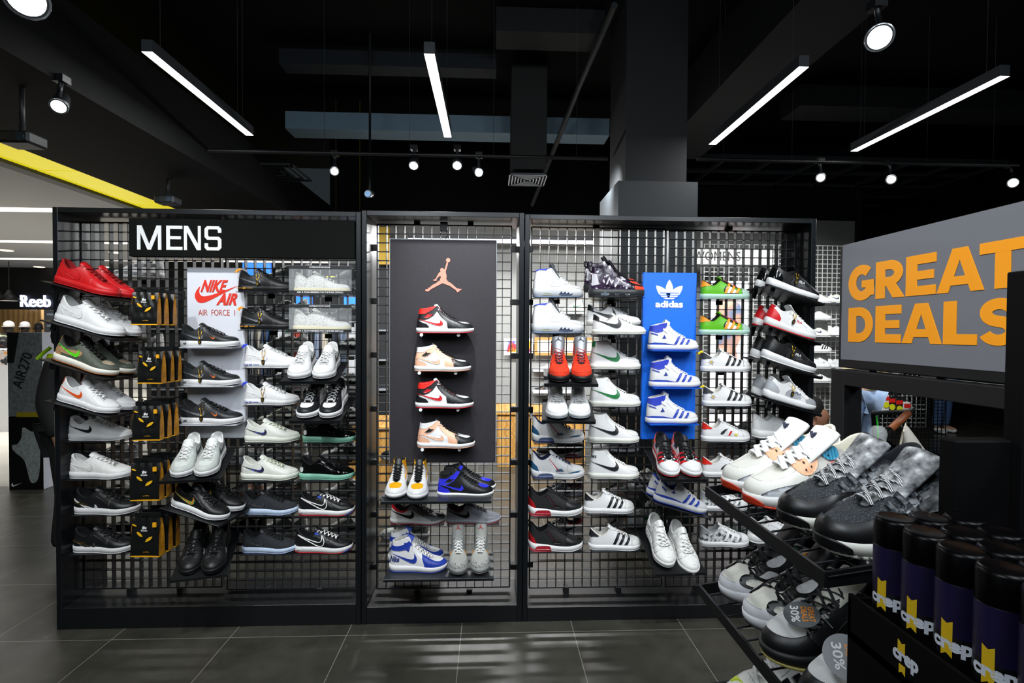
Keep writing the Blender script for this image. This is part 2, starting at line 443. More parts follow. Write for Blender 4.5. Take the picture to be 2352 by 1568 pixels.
def tongue_mesh(S, pts=None, w=None, thick=.042, sag=.030):
    pts = np.array(pts or S.tongue, float)                           # (x, z) from the vamp up to the tip
    w = w or S.tw
    t = np.linspace(0, 1, len(pts)); q = np.linspace(0, 1, 14)
    c = hermite(t, np.column_stack([pts, np.zeros(len(pts))]), q)[:, :2]
    vs = []; ny = 9
    for i, (x, z) in enumerate(c):
        a = c[max(i - 1, 0)]; b = c[min(i + 1, len(c) - 1)]; d = (b - a) / (np.linalg.norm(b - a) + 1e-9); nn = np.array([-d[1], d[0]]) * -1
        if nn[0] < 0 and abs(d[1]) > .3: nn = -nn
        if nn[1] < 0: nn = -nn if abs(d[0]) > abs(d[1]) else nn
        if nn[0] < 0: nn = -nn
        ww = w * np.interp(q[i], [0, .15, .75, .92, 1], [.55, .82, 1, .95, .72])
        tt = thick * np.interp(q[i], [0, .6, .9, 1], [.5, .8, 1, .5])
        for lay in (1, -1):
            for k in range(ny):
                yy = -1 + 2 * k / (ny - 1)
                s = (-sag * yy * yy) + lay * tt / 2 * (1 - abs(yy) ** 3 * .8)
                vs.append((x + nn[0] * s, ww * yy, z + nn[1] * s))
    fs = []; m = 2 * ny
    for i in range(len(c) - 1):
        ring = list(range(ny)) + list(range(2 * ny - 1, ny - 1, -1))
        for k in range(m):
            a, b = ring[k], ring[(k + 1) % m]; fs.append((i * m + a, i * m + b, (i + 1) * m + b, (i + 1) * m + a))
    for i, o in ((0, 0), (len(c) - 1, 0)):
        for k in range(ny - 1): fs.append((i * m + k, i * m + k + 1, i * m + ny + k + 1, i * m + ny + k))
    return mesh_of('tongue', vs, fs, [True] * len(fs))
def lace_mesh(S, n, xa, xb, r=.011, cross=True, h=.022, inset=.015):
    """n rows between rim stations; xa and xb are x along the rim (top eyelet, lowest eyelet)"""
    uu = np.linspace(.3, 1, 300); P = S.rim(uu)
    k0 = int(np.argmax(P[:, 2] > P[:, 2].max() - 1e-9)) if False else 0
    xs = P[:, 0]; mb = MB()
    L = []
    for i in range(n):
        x = xa + (xb - xa) * i / max(n - 1, 1)
        cand = np.where(np.diff(np.sign(xs - x)) != 0)[0]
        k = cand[-1] if len(cand) else int(np.argmin(abs(xs - x)))
        p = S.at(np.array([uu[k]]), np.array([.93]), -1, .010)[0]; L.append(p)
    def run(a, b, hh):
        pts = []
        for t in np.linspace(0, 1, 9):
            p = a * (1 - t) + b * t; p = p + np.array([.25, 0, 1]) * hh * (1 - (2 * t - 1) ** 4) ; pts.append(p)
        mb.tube(pts, r, 6, True, .42)
    for i, p in enumerate(L):
        q = p * [1, -1, 1]
        if i == n - 1 or not cross: run(p, q, h)
        if cross and i < n - 1:
            p2 = L[i + 1]; q2 = p2 * [1, -1, 1]
            run(p, q2, h * (1 + .25)); run(q, p2, h * .9)
    return mb.mesh('laces', None)
JP = [(940, 318), (985, 322), (975, 400), (950, 480), (925, 560), (910, 620), (915, 680), (932, 720), (935, 800), (925, 870), (950, 890), (965, 930), (1080, 1000), (1170, 1075), (1270, 1165), (1300, 1180), (1335, 1165), (1330, 1185), (1380, 1190), (1420, 1180), (1432, 1200), (1370, 1250), (1300, 1305), (1280, 1290), (1260, 1250), (1220, 1210), (1120, 1145), (1040, 1085), (960, 1060), (810, 1000), (640, 1085), (520, 1150), (430, 1195), (390, 1230), (360, 1262), (300, 1270), (260, 1265), (235, 1225), (255, 1200), (325, 1190), (345, 1140), (360, 1160), (430, 1100), (500, 1045), (600, 1000), (640, 960), (725, 905), (730, 850), (755, 830), (745, 780), (730, 745), (700, 780), (640, 830), (612, 860), (610, 895), (625, 922), (600, 915), (590, 910), (565, 932), (545, 925), (510, 915), (485, 900), (520, 882), (560, 878), (590, 840), (640, 740), (690, 660), (720, 635), (745, 620), (728, 580), (735, 535), (765, 510), (795, 503), (825, 515), (850, 545), (870, 550), (895, 480), (920, 400)]
JB = [(988 + 70 * math.cos(i / 20 * 2 * PI), 250 - 70 * math.sin(i / 20 * 2 * PI)) for i in range(20)]
# ------------------------------------------------------------------ sneaker shapes
LOWOP = [(0, .032, 0, .400), (.05, .072, .062, .372), (.14, .148, .085, .305), (.25, .235, .092, .270), (.36, .318, .085, .308), (.44, .385, .066, .365), (.60, .50, .056, .318), (.76, .62, .050, .255), (.88, .715, .042, .212), (1, .745, 0, .200)]
LOWT = [(.72, .185), (.6, .258), (.5, .322), (.42, .378), (.375, .408), (.350, .420)]
SH = {}
SH['low'] = Shape([.118, .110, .105, .095, .085], LOWOP, tongue=LOWT)
SH['high'] = Shape([.118, .110, .105, .095, .085], [(0, .05, 0, .51), (.06, .085, .06, .515), (.16, .16, .075, .53), (.28, .25, .075, .56), (.37, .34, .060, .585), (.46, .40, .056, .49), (.58, .475, .054, .385), (.72, .58, .05, .295), (.86, .70, .043, .222), (1, .745, 0, .2)],
                   tongue=[(.72, .185), (.6, .27), (.5, .36), (.42, .47), (.35, .57), (.335, .60)], lace=(8, .385, .70))
SH['mid'] = Shape([.095, .090, .085, .080, .070], [(0, .05, 0, .42), (.06, .08, .058, .425), (.16, .16, .075, .43), (.28, .26, .075, .450), (.38, .37, .058, .472), (.46, .42, .056, .41), (.58, .49, .054, .335), (.72, .58, .05, .272), (.86, .68, .045, .222), (1, .72, 0, .205)],
                  tongue=[(.70, .19), (.58, .26), (.48, .335), (.40, .43), (.355, .485), (.34, .51)], lace=(7, .40, .67), spring=.025)
SH['jlow'] = Shape([.088, .082, .075, .07, .062], [(a, b, c, z - .035) for a, b, c, z in LOWOP], tongue=[(x, z - .03) for x, z in LOWT], spring=.035)
SH['shell'] = Shape([.100, .097, .095, .093, .093], [(0, .03, 0, .375), (.05, .07, .06, .345), (.14, .15, .085, .285), (.24, .23, .09, .262), (.34, .32, .08, .32), (.42, .39, .062, .395), (.58, .50, .054, .345), (.74, .62, .05, .275), (.88, .72, .042, .232), (1, .75, 0, .222)],
                    tongue=[(.72, .21), (.6, .28), (.5, .345), (.42, .405), (.385, .435), (.365, .448)], spring=.012, toe_k=.72)
SH['blazer'] = Shape([.105, .100, .095, .09, .085], [(0, .07, 0, .535), (.06, .10, .06, .535), (.16, .17, .075, .53), (.28, .26, .07, .535), (.36, .335, .056, .548), (.46, .405, .054, .46), (.58, .485, .052, .37), (.72, .59, .048, .298), (.86, .68, .042, .246), (1, .72, 0, .23)],
                     tongue=[(.70, .215), (.58, .285), (.48, .37), (.41, .46), (.36, .525), (.345, .55)], lace=(9, .38, .68), spring=.012)
SH['blow'] = Shape([.090, .088, .085, .082, .078], [(a, b, c, z - .03) for a, b, c, z in LOWOP], tongue=[(x, z - .03) for x, z in LOWT], spring=.012)
SH['five'] = Shape([.17, .15, .13, .11, .09], [(0, .05, 0, .52), (.06, .09, .066, .535), (.16, .17, .085, .545), (.28, .28, .078, .555), (.38, .40, .06, .575), (.46, .46, .058, .50), (.58, .53, .055, .41), (.72, .62, .05, .335), (.86, .70, .045, .272), (1, .74, 0, .255)],
                   tongue=[(.72, .24), (.6, .34), (.52, .43), (.45, .53), (.39, .63), (.365, .67)], tw=.098, lace=(6, .47, .70), spring=.02, hspring=.015)
SH['up'] = Shape([.145, .14, .14, .13, .11], [(0, .05, 0, .53), (.06, .09, .066, .55), (.16, .17, .08, .50), (.28, .27, .078, .52), (.38, .38, .06, .575), (.46, .45, .058, .50), (.58, .53, .055, .42), (.72, .62, .05, .345), (.86, .70, .045, .28), (1, .74, 0, .262)],
                 tongue=[(.72, .25), (.6, .35), (.52, .44), (.45, .53), (.38, .62), (.35, .66)], tw=.085, lace=(6, .47, .70), spring=.03)
SH['forum'] = Shape([.110, .104, .10, .093, .088], [(0, .04, 0, .475), (.06, .075, .062, .48), (.16, .16, .08, .50), (.28, .27, .075, .525), (.37, .36, .06, .53), (.46, .42, .058, .45), (.58, .50, .055, .37), (.72, .60, .05, .30), (.86, .70, .045, .24), (1, .745, 0, .225)],
                    tongue=[(.72, .21), (.6, .29), (.5, .375), (.43, .46), (.38, .52), (.36, .545)], lace=(7, .40, .70), spring=.02)
SH['flow'] = Shape([.110, .104, .10, .093, .088], [(a, b, c, z + .01) for a, b, c, z in LOWOP], tongue=[(.72, .20), (.6, .27), (.5, .335), (.41, .395), (.36, .435), (.335, .455)], spring=.02)
SH['run'] = Shape([.155, .125, .115, .11, .085], [(0, .02, 0, .50), (.05, .065, .055, .455), (.13, .13, .08, .375), (.23, .21, .09, .345), (.33, .30, .085, .385), (.43, .38, .062, .44), (.60, .50, .056, .37), (.76, .62, .05, .295), (.88, .70, .045, .25), (1, .74, 0, .235)],
                  tongue=[(.72, .22), (.6, .31), (.5, .385), (.42, .45), (.38, .48), (.355, .495)], spring=.045, hspring=.03)
SH['max'] = Shape([.155, .135, .115, .105, .085], [(0, .035, 0, .42), (.05, .075, .062, .395), (.14, .15, .088, .345), (.25, .24, .092, .335), (.35, .32, .085, .37), (.44, .39, .068, .41), (.60, .50, .058, .365), (.76, .62, .052, .305), (.88, .71, .045, .255), (1, .745, 0, .242)],
                  tongue=[(.72, .22), (.6, .305), (.5, .375), (.41, .44), (.355, .485), (.33, .51)], tw=.100, spring=.04, hspring=.02, lace=(6, .40, .69), toe_k=.88, vamp=.03)
SH['chunk'] = Shape([.165, .155, .145, .135, .105], [(a, b, c, z + .075) for a, b, c, z in LOWOP], tongue=[(x, z + .07) for x, z in LOWT], spring=.04, hspring=.015, wid=1.05)

STD_SOLE = [(-.03, 0), (-.008, .0), (0, .05), (.008, .5), (.006, .95), (-.006, 1), (-.05, 1)]
WEDGE = [(-.03, .12), (-.006, .12), (.002, .2), (.010, .55), (.006, .95), (-.006, 1), (-.05, 1)]
def tick(xf=.45, w=.40, z0=.135, h=.12, rot=0.0):
    out = []
    for X, Y in smooth_tick():
        x, z = -X * w, (Y - .055) / .395 * h
        out.append((xf + x * math.cos(rot) - z * math.sin(rot), z0 + x * math.sin(rot) + z * math.cos(rot)))
    return out
def smooth_tick(): return TICK
def bar(x0, z0, x1, z1, w):
    """slanted stripe between two side-view points, w wide along x"""
    return [(x0 - w / 2, z0), (x0 + w / 2, z0), (x1 + w / 2, z1), (x1 - w / 2, z1)]
def mud(top=.55, side=.75, ext=.40, toe=0.0):
    return [(-ext, .02), (-ext / 2, .02), (0, .02), (ext / 2, .02), (ext, .02), (ext * .93, side), (ext * .55, top + .06), (ext * .3, top), (0, top - toe), (-ext * .3, top), (-ext * .55, top + .06), (-ext * .93, side)]
VAMP = [(-.22, .58), (0, .52), (.22, .58), (.30, .80), (.24, .96), (.10, .985), (0, .985), (-.10, .985), (-.24, .96), (-.30, .80)]
TOEBOX = [(-.20, .55), (-.1, .47), (0, .45), (.1, .47), (.20, .55), (.24, .74), (.13, .95), (0, .98), (-.13, .95), (-.24, .74)]
def eyestay(zo=0.0, w=.075, xa=.355, sh='low'):
    S = SH[sh]; u = np.linspace(.35, .93, 60); P = S.rim(u); k = P[:, 0] >= xa
    P = P[k]; st = max(1, len(P) // 9); up = [(x, z + .006) for x, z in P[::st][:, [0, 2]]]
    lo = [(x - .035, z - w) for x, z in reversed(up)]
    return up + [(up[-1][0] + .03, up[-1][1] - .012)] + [(up[-1][0] + .01, up[-1][1] - w * .62)] + lo[1:]
def heelpanel(ext=.30, v1=.55, v0=.02): return [(-ext, v0), (0, v0), (ext, v0), (ext * .85, v1 * .8), (ext * .4, v1), (0, v1), (-ext * .4, v1), (-ext * .85, v1 * .8)]
def heeltab(ext=.16, v0=.62): return [(-ext * .7, v0), (0, v0 - .03), (ext * .7, v0), (ext, 1), (0, 1), (-ext, 1)]

PROTO = {}
def shoe(key, shape, upper, mid, sole=None, lining='#d8d8d6', tongue=None, lace=None, patches=(), extra=None, sole_frac=.14, rings=STD_SOLE, wob=None, hires=False, lace_kw=None, tongue_kw=None, both=True, v0=0):
    """the parts of one kind of sneaker as (name, mesh, material, sub-parts)"""
    S = SH[shape]; P = []
    def put(name, me, m, label=None):
        me.materials.clear(); me.materials.append(m); P.append((name, me, m, label))
    M = lambda c: mat(c, .42, bump=.12, bscale=70) if isinstance(c, str) else c
    n = 80 if hires else 44
    put('midsole', mesh_of('midsole', *sole_rings(S, [(o, sole_frac + f * (1 - sole_frac)) for o, f in rings], n, wob)), mat(mid, .5) if isinstance(mid, str) else mid)
    so = sole or mid
    put('outsole', mesh_of('outsole', *sole_rings(S, [(-.03, 0), (-.006, 0), (rings[2][0], sole_frac * .25), (rings[2][0] + .003, sole_frac), (-.03, sole_frac * 1.02)], n, wob)), mat(so, .55) if isinstance(so, str) else so)
    put('upper', upper_mesh(S, 72 if hires else 44, 22 if hires else 13), M(upper))
    put('lining', lining_mesh(S), mat(lining, .9) if isinstance(lining, str) else lining)
    put('tongue', tongue_mesh(S, **(tongue_kw or {})), M(tongue or upper))
    nl, xa, xb = S.lace
    put('laces', lace_mesh(S, nl, xa, xb, **(lace_kw or {})), mat(lace or '#e8e8e6', .8))
    for p in patches:
        kind, name, poly, c = p[:4]; kw = p[4] if len(p) > 4 else {}
        kw = dict(kw); lab = kw.pop('label', None)
        if kind == 'side':
            for sd in (-1, 1): put(name, side_patch(S, name, poly, sd, **kw), M(c), lab)
        elif kind == 'near': put(name, side_patch(S, name, poly, -1, **kw), M(c), lab)
        elif kind == 'toe': put(name, uv_patch(S, name, poly, **kw), M(c), lab)
        elif kind == 'heel': put(name, heel_patch(S, name, poly, **kw), M(c), lab)
    for fn in ([extra] if callable(extra) else (extra or [])):
        for name, me, m in fn(S): put(name, me, m)
    PROTO[key] = P
    return P
def sneaker(key, mw, label, group=None, cat='sneaker', skip=()):
    r = thing('sneaker', label, cat, group=group, mw=mw)
    for name, me, m, lab in PROTO[key]:
        if name in skip: continue
        o = link(name, me, r)
        if lab: o['label'] = lab
    return r
# ------------------------------------------------------------------ extras
def chain_tag(x=.40, drop=.17, gap=.035, w=.055, z0=None):
    """gold chain with a small black shield hanging on the outer side"""
    def fn(S):
        k = S.rim(np.linspace(.3, .6, 60)); i = int(np.argmin(abs(k[:, 0] - x))); zt = k[i, 2] - .03
        y = -(float(half_width(x, S.wid)) + .012); yt = -k[i, 1] - .03
        a = MB()
        for s in (-1, 1): a.tube([(x + s * gap * .6, yt, zt), (x + s * gap * .8, (y + yt) / 2 - .01, zt - drop * .35), (x + s * gap * .25, y - .006, zt - drop * .78), (x, y - .006, zt - drop)], .0055, 5)
        b = MB(); zb = zt - drop - .005
        b.prism([(-w / 2, 0), (-w / 2, -.045), (-w * .32, -.07), (0, -.085), (w * .32, -.07), (w / 2, -.045), (w / 2, 0), (w * .2, .006), (0, 0), (-w * .2, .006)], 0, .012, frameXZ(x, y, zb))
        c = MB(); c.prism([(-.014, -.015), (-.008, -.055), (0, -.065), (.008, -.055), (.014, -.015), (0, -.03)], 0, .004, frameXZ(x, y - .012, zb))
        return [('tag_chain', a.mesh('tag_chain', None), mat('#d9a92c', .25, 1.0)), ('hang_tag', b.mesh('hang_tag', None), mat('#15150f', .4)), ('tag_emblem', c.mesh('tag_emblem', None), mat('#c9a230', .35, .8))]
    return fn
def pull_tab(c):
    def fn(S):
        R = S.rim(np.array([0.]))[0]; a = MB()
        a.tube([(R[0] + .01, 0, R[2] - .02), (R[0] - .02, 0, R[2] + .015), (R[0] - .06, 0, R[2] - .005), (R[0] - .085, 0, R[2] - .04)], .024, 8, True, .3, (0, 1, 0))
        return [('pull_tab', a.mesh('pull_tab', None), mat(c, .7))]
    return fn
def heel_loop(c):
    def fn(S):
        R = S.rim(np.array([0.]))[0]; a = MB()
        a.tube([(R[0] + .005, 0, R[2] - .08), (R[0] - .035, 0, R[2] - .05), (R[0] - .035, 0, R[2] + .02), (R[0] + .012, 0, R[2] + .02)], .022, 8, True, .35, (0, 1, 0))
        return [('heel_loop', a.mesh('heel_loop', None), mat(c, .7))]
    return fn
def strap(c, x0=.36, z0=.44, x1=.50, z1=.36, w=.05, end=None):
    """band across the throat, from one side to the other"""
    def fn(S):
        vs = []; n = 17
        u, v = S.inv([(x0 - .05, z0 - .13)]); A = S.at(u, v, -1, .012)[0]
        top = np.array([(x0 + .035), 0, z0 + .085])
        for k in range(n):
            t = -1 + 2 * k / (n - 1); b = abs(t)
            p = top * (1 - b ** 1.8) + A * np.array([1, np.sign(t) * -1 if t else 0, 1]) * b ** 1.8
            p[1] = -t * abs(A[1]) * (1 - .18 * (1 - b))
            p[2] = top[2] - (top[2] - A[2]) * b ** 2.4; p[0] = top[0] - (top[0] - A[0]) * b ** 2
            d = np.array([.80, 0, -.55]) * w * 1.15
            nrm = np.array([.5, 0, .8]) * .010
            for q in (p - d, p + d, p + d + nrm, p - d + nrm): vs.append(tuple(q))
        fs = []
        for k in range(n - 1):
            for j in range(4): fs.append((k * 4 + j, k * 4 + (j + 1) % 4, (k + 1) * 4 + (j + 1) % 4, (k + 1) * 4 + j))
        fs += [(0, 1, 2, 3), ((n - 1) * 4, (n - 1) * 4 + 3, (n - 1) * 4 + 2, (n - 1) * 4 + 1)]
        return [('strap', mesh_of('strap', vs, fs, [False] * len(fs)), mat(c, .45))]
    return fn
def sole_word(body, x, w, h, c, z, bars=True):
    """small writing with a line before and after it on the side of the sole"""
    def fn(S):
        y = -(float(half_width(x + w / 2, S.wid)) + .0125); me = text_mesh(body, .03)
        co = np.array([v.co[:] for v in me.vertices]); lo = co.min(0); hi = co.max(0)
        for v in me.vertices:
            X = (v.co.x - lo[0]) / (hi[0] - lo[0]) * w; Y = (v.co.y - lo[1]) / (hi[1] - lo[1]) * h
            v.co = (x + X + .25 * Y, y - .002, z + Y)
        out = [('sole_lettering', me, mat(c, .5))]
        if bars:
            b = MB()
            b.box(x - .09, x - .012, y - .002, y + .01, z + h * .35, z + h * .62); b.box(x + w + .02, x + w + .12, y - .002, y + .01, z + h * .35, z + h * .62)
            out.append(('sole_line', b.mesh('sole_line', None), mat(c, .5)))
        return out
    return fn
def side_word(body, x, z, w, h, c, name='side_lettering', lean=0.0, bold=.03, side=-1):
    """writing laid on the skin of the upper"""
    def fn(S):
        me = text_mesh(body, bold); co = np.array([v.co[:] for v in me.vertices]); lo = co.min(0); hi = co.max(0)
        q = (co - lo) / (hi - lo + 1e-9); xz = np.column_stack([x + q[:, 0] * w + lean * q[:, 1] * h, z + q[:, 1] * h])
        u, v = S.inv(xz); P = S.at(u, v, side, .009)
        for vv, p in zip(me.vertices, P): vv.co = p
        return [(name, me, mat(c, .5))]
    return fn
def air_unit(x0, x1, z0, z1, c, m=None):
    """see-through cushion window in the side of the sole"""
    def fn(S):
        out = []
        for sd in (-1, 1):
            pts = [(x0, z0), (x1, z0), (x1 + .02, (z0 + z1) / 2), (x1 - .02, z1), (x0 + .04, z1), (x0 - .01, (z0 + z1) / 2)]
            V, Fs, E = cut_grid(smooth_poly(pts, 3), .03, .03)
            hw = half_width(V[:, 0], S.wid)
            top = np.column_stack([V[:, 0], sd * (hw + .013), V[:, 1]]); base = np.column_stack([V[:, 0], sd * (hw - .01), V[:, 1]])
            out.append(('air_window', patch_mesh('air_window', top, base, Fs, E), m or mat(c, .12)))
        return out
    return fn
def sole_patch(name, poly, c, off=.012, round_=0):
    def fn(S):
        out = []
        p = smooth_poly(poly, round_) if round_ else poly
        for sd in (-1, 1):
            V, Fs, E = cut_grid(p, .03, .03); hw = half_width(np.clip(V[:, 0], 0.002, .998), S.wid)
            z = V[:, 1] + S.bot(V[:, 0])
            out.append((name, patch_mesh(name, np.column_stack([V[:, 0], sd * (hw + off), z]), np.column_stack([V[:, 0], sd * np.maximum(hw - .01, 0), z]), Fs, E), mat(c, .5) if isinstance(c, str) else c))
        return out
    return fn
def ring_patch(name, ext, f0, f1, m, off=.012):
    """band round the toe on the side of the sole; ext how far back it runs, f0 and f1 height fractions"""
    def fn(S):
        n = 28; nv = 5; u = np.linspace(1 - ext, 1 + ext, n); x, y, x0 = outline(S, off, 400); xi, yi, _ = outline(S, -.004, 400); uu = np.arange(800) / 400
        vs = []
        for X, Y in ((np.interp(u, uu, x), np.interp(u, uu, y)), (np.interp(u, uu, xi), np.interp(u, uu, yi))):
            xx = np.clip(np.interp(u, uu, x0), 0, 1)
            for j in range(nv):
                e = np.abs(np.linspace(-1, 1, n)) ** 4; fr = f0 + (f1 - f0) * (j / (nv - 1)) * (1 - .6 * e)
                vs.append(np.column_stack([X, Y, S.bot(xx) + S.th_at(xx) * fr]))
        A = np.stack(vs, 1).reshape(-1, 3); q = 2 * nv; ring = list(range(nv)) + list(range(2 * nv - 1, nv - 1, -1)); fs = []
        for i in range(n - 1):
            for k in range(q): a, b = ring[k], ring[(k + 1) % q]; fs.append((i * q + a, (i + 1) * q + a, (i + 1) * q + b, i * q + b))
        return [(name, mesh_of(name, A.tolist(), fs, [True] * len(fs)), mat(m, .5) if isinstance(m, str) else m)]
    return fn

def tongue_mark(c, w=.10, drop=.05, lift=.03):
    """leaping figure on the face of the tongue"""
    def fn(S):
        p = np.array(S.tongue, float); a, b = p[-3], p[-1]; d = (b - a) / np.linalg.norm(b - a); n = np.array([-d[1], d[0]]); n = n if n[0] > 0 else -n
        c0 = b - d * drop; m = MB(); s = w / 1200
        for pl in (JP, JB):
            V, Fs, E = cut_grid([((x - 830) * s, (740 - y) * s) for x, y in pl], .02, .2)
            def pos(h): return [(c0[0] + d[0] * q[1] + n[0] * (lift + h - .030 * (q[0] / .115) ** 2), q[0], c0[1] + d[1] * q[1] + n[1] * (lift + h - .030 * (q[0] / .115) ** 2)) for q in V]
            k = len(V); m.add(pos(.002) + pos(-.006), Fs + [(i, j, j + k, i + k) for i, j in E])
        return [('tongue_emblem', m.mesh('tongue_emblem', None), mat(c, .5))]
    return fn
# ------------------------------------------------------------------ kinds of sneaker
W = '#dedede'; OW = '#dedfda'; BK = '#111213'; GY = '#8d9095'
def T(c, **k): return ('side', 'side_logo', tick(**k), c, dict(off=.009, step=.018))
def low_panels(c_mud=None, c_vamp=None, c_eye=None, c_heel=None, c_tab=None, base=W, sh='low'):
    """the leather panels of a basketball low; None keeps the colour of the upper"""
    return [('toe', 'mudguard', mud(), c_mud or base, dict(off=.006, round_=2)), ('toe', 'toe_box', TOEBOX, c_vamp or base, dict(off=.004, round_=2)),
            ('side', 'eyestay', eyestay(sh=sh), c_eye or base, dict(off=.005, round_=2)), ('heel', 'heel_counter', heelpanel(.26, .5), c_heel or base, dict(off=.006, round_=2)),
            ('heel', 'heel_tab', heeltab(), c_tab or base, dict(off=.007))]
def af(key, base, mid, tickc, sole=None, lining='#d9d9d7', tongue=None, lace=None, shape='low', tk=None, **kw):
    pk = {k: kw.pop(k) for k in ('c_mud', 'c_vamp', 'c_eye', 'c_heel', 'c_tab') if k in kw}
    ps = low_panels(base=base, **pk) + ([T(tickc, **(tk or {}))] if tickc else []) + list(kw.pop('more', ()))
    shoe(key, shape, base, mid, sole, lining, tongue, lace, ps, **kw)
RED = '#c3171c'
af('red', RED, RED, RED, lining='#8e1013', lace='#8e0f14')
af('white', W, W, W)
camo = pat('wave', ('#2b3128', '#4c5548', '#7d8474', '#3a4238'), 22, .6, (.15, .45, .6, .9), (1, 1, 2.2), detail=14)
safari = pat('voronoi', ('#6d5238', '#b08a62', '#a37d56'), 55, .6, (.12, .3, .8))
af('camo', camo, '#e6e3d6', '#5cd11c', '#a8662e', '#14150f', '#1c1e1a', '#161816', c_vamp=pat('noise', ('#8b7a64', '#b3a48c'), 60, .6), c_heel=safari, c_eye=camo, c_tab=safari, tk=dict(xf=.44, w=.38, z0=.15, h=.13),
   more=[('side', 'quarter_panel', [(.10, .17), (.38, .155), (.47, .2), (.46, .26), (.36, .25), (.2, .235), (.1, .25)], safari, dict(off=.004, round_=2))])
af('orange_tick', W, W, '#dd5215', c_tab='#cf4a1b', tongue='#cfcfcf')
af('black_tick', W, W, '#16181a')
af('cream_plain', '#dfdedb', '#dcdcdc', '#d6d5d2', lining='#c9c8c5')
blk = '#131516'
def zip_tick(c, metal):
    return lambda S: [('side_logo', side_patch(S, 'side_logo', tick(.42, .42, .045, .115, -.22), -1, .016), mat(c, .18 if metal else .35, metal)),
                      ('zip', side_patch(S, 'zip', [(.035, .20), (.25, .155), (.255, .172), (.04, .218)], -1, .018), mat('#b59a63', .25, .9))]
af('black_white_zip', blk, W, None, lining='#0c0c0c', lace='#101112', tongue=blk, extra=zip_tick('#dcdcdd', 0))
af('black_chrome_zip', blk, W, None, lining='#0c0c0c', lace='#101112', tongue=blk, extra=zip_tick('#9a958a', 1))
af('grey_orange', '#2a2c2e', W, '#6b7075', lining='#1b1c1d', lace='#101112', c_mud='#1d1f21', c_vamp='#26282a', c_heel='#1b1d1f', c_eye='#1f2123', tongue='#16181a',
   more=[('side', 'mini_logo', tick(.66, .12, .135, .05, -.18), '#dd6a1d', dict(off=.012))], extra=[chain_tag(.40, .2), sole_word('AIR', .1, .06, .035, '#222222', .045, False)])
af('mint_white', '#c9cec9', W, '#2c3d45', lining='#e4e4e2', tongue='#dfe2df', c_mud='#b9beb9', c_vamp='#ccd1cc', c_heel='#b9beb9')
rainbow = pat('wave', ('#3e9a5a', '#b8c13a', '#d98a2b', '#c2662e'), 1.6, .3, (.05, .35, .65, .95), (4, 0, 0), detail=0)
af('black_rainbow', '#0f1011', W, rainbow, lining='#0b0b0b', lace='#0e0f10', tongue='#0f1011')
af('all_black', '#141516', '#0f1011', '#141516', lining='#0a0a0a', lace='#0f1011', more=[('side', 'mini_logo', tick(.66, .1, .13, .04, -.1), '#8c8c8c', dict(off=.012))])
af('black_gold', '#141516', '#121314', '#6a6d75', lining='#0c0c0c', lace='#121314', c_tab='#6e7078', extra=[chain_tag(.40, .15), pull_tab('#e0921c'), sole_word('AIR', .12, .07, .03, '#d9962a', .05)])
af('white_blue', W, W, W, extra=[chain_tag(.38, .19), pull_tab('#2743c9'), sole_word('AIR', .12, .06, .03, '#3350b8', .045)])
af('white_black_pair', W, W, '#17191b', c_tab='#5c5e60')
af('panda', W, W, W, lining='#0f0f0f', tongue='#141516', lace='#dcdcdc', c_mud='#15171a', c_eye='#15171a', c_heel='#15171a', c_vamp='#e2e2e0')
splat = pat('noise', ('#2d44b8', '#d9dad2'), 20, .45, (.255, .275))
af('splatter', '#d6d8cf', '#dde0d3', pat('noise', ('#15161c', '#3a3550', '#2c51c4'), 26, .35, (.4, .55, .66)), lining='#cfcfc6', c_heel=splat, lace='#d5dcc4', c_tab='#4b3e55')
knit = pat('noise', ('#16191d', '#272b31'), 160, .9, (.35, .7))
af('knit_blue', knit, pat('noise', ('#7f93b8', '#b9cbe2', '#c3d4e8'), 60, .5, (.30, .38, .8)), '#34373b', pat('wave', ('#5d7bc9', '#dbe4f0'), 14, .5, (.4, .5)), '#0f1012', '#15171a', '#0e0f11', c_mud=knit, c_vamp=knit)
af('patent_mint', mat('#0c0d0d', .12), '#8fcdb4', None, '#7cc0a6', '#0a0a0a', '#0e0f0f', '#0c0d0d', c_mud=mat('#0b0c0c', .1), c_eye=mat('#0b0c0c', .12),
   more=[('near', 'heel_disc', [(.075 + .034 * math.cos(a / 10 * 2 * PI), .185 + .045 * math.sin(a / 10 * 2 * PI)) for a in range(10)], '#d9dcdc', dict(off=.012))])
def outline_tick(S):
    p = np.array(tick(.54, .47, .115, .175, -.05)); c = p.mean(0); q = smooth_poly(p, 2)
    out = []
    for sd in (-1, 1):
        u, v = S.inv(q); R = S.at(u, v, sd, .010); m = MB(); m.tube(list(R) + [R[0]], .0085, 6, False); out.append(('side_logo_outline', m.mesh('side_logo_outline', None), mat('#e6e6e4', .5)))
    return out
af('black_outline', '#121315', W, None, '#c8202c', '#101112', '#121315', '#e2e2e0', extra=[outline_tick, sole_word('AIR', .13, .08, .03, '#cfcfcf', .055), sole_patch('sole_corner', [(.86, .0), (.995, .02), (.999, .06), (.93, .03)], '#26408f')], tongue_kw=dict(thick=.05),
   more=[('side', 'eyelet_panel', [(.36, .36), (.43, .33), (.44, .30), (.37, .315)], '#2b4bb0', dict(off=.012))])
PLAID = pat('wave', ('#d4d4d0', '#9a9a94', '#dededa'), 9, .6, (.42, .5, .6), detail=3)
af('boxed', pat('voronoi', ('#6d6d68', '#d6d6d1'), 26, .6, (.12, .34), (1, 1, 2), bump=.4), '#d9cfa9', None, '#cfc394', '#dddbd4', lace='#d8d8d4', c_mud=PLAID)
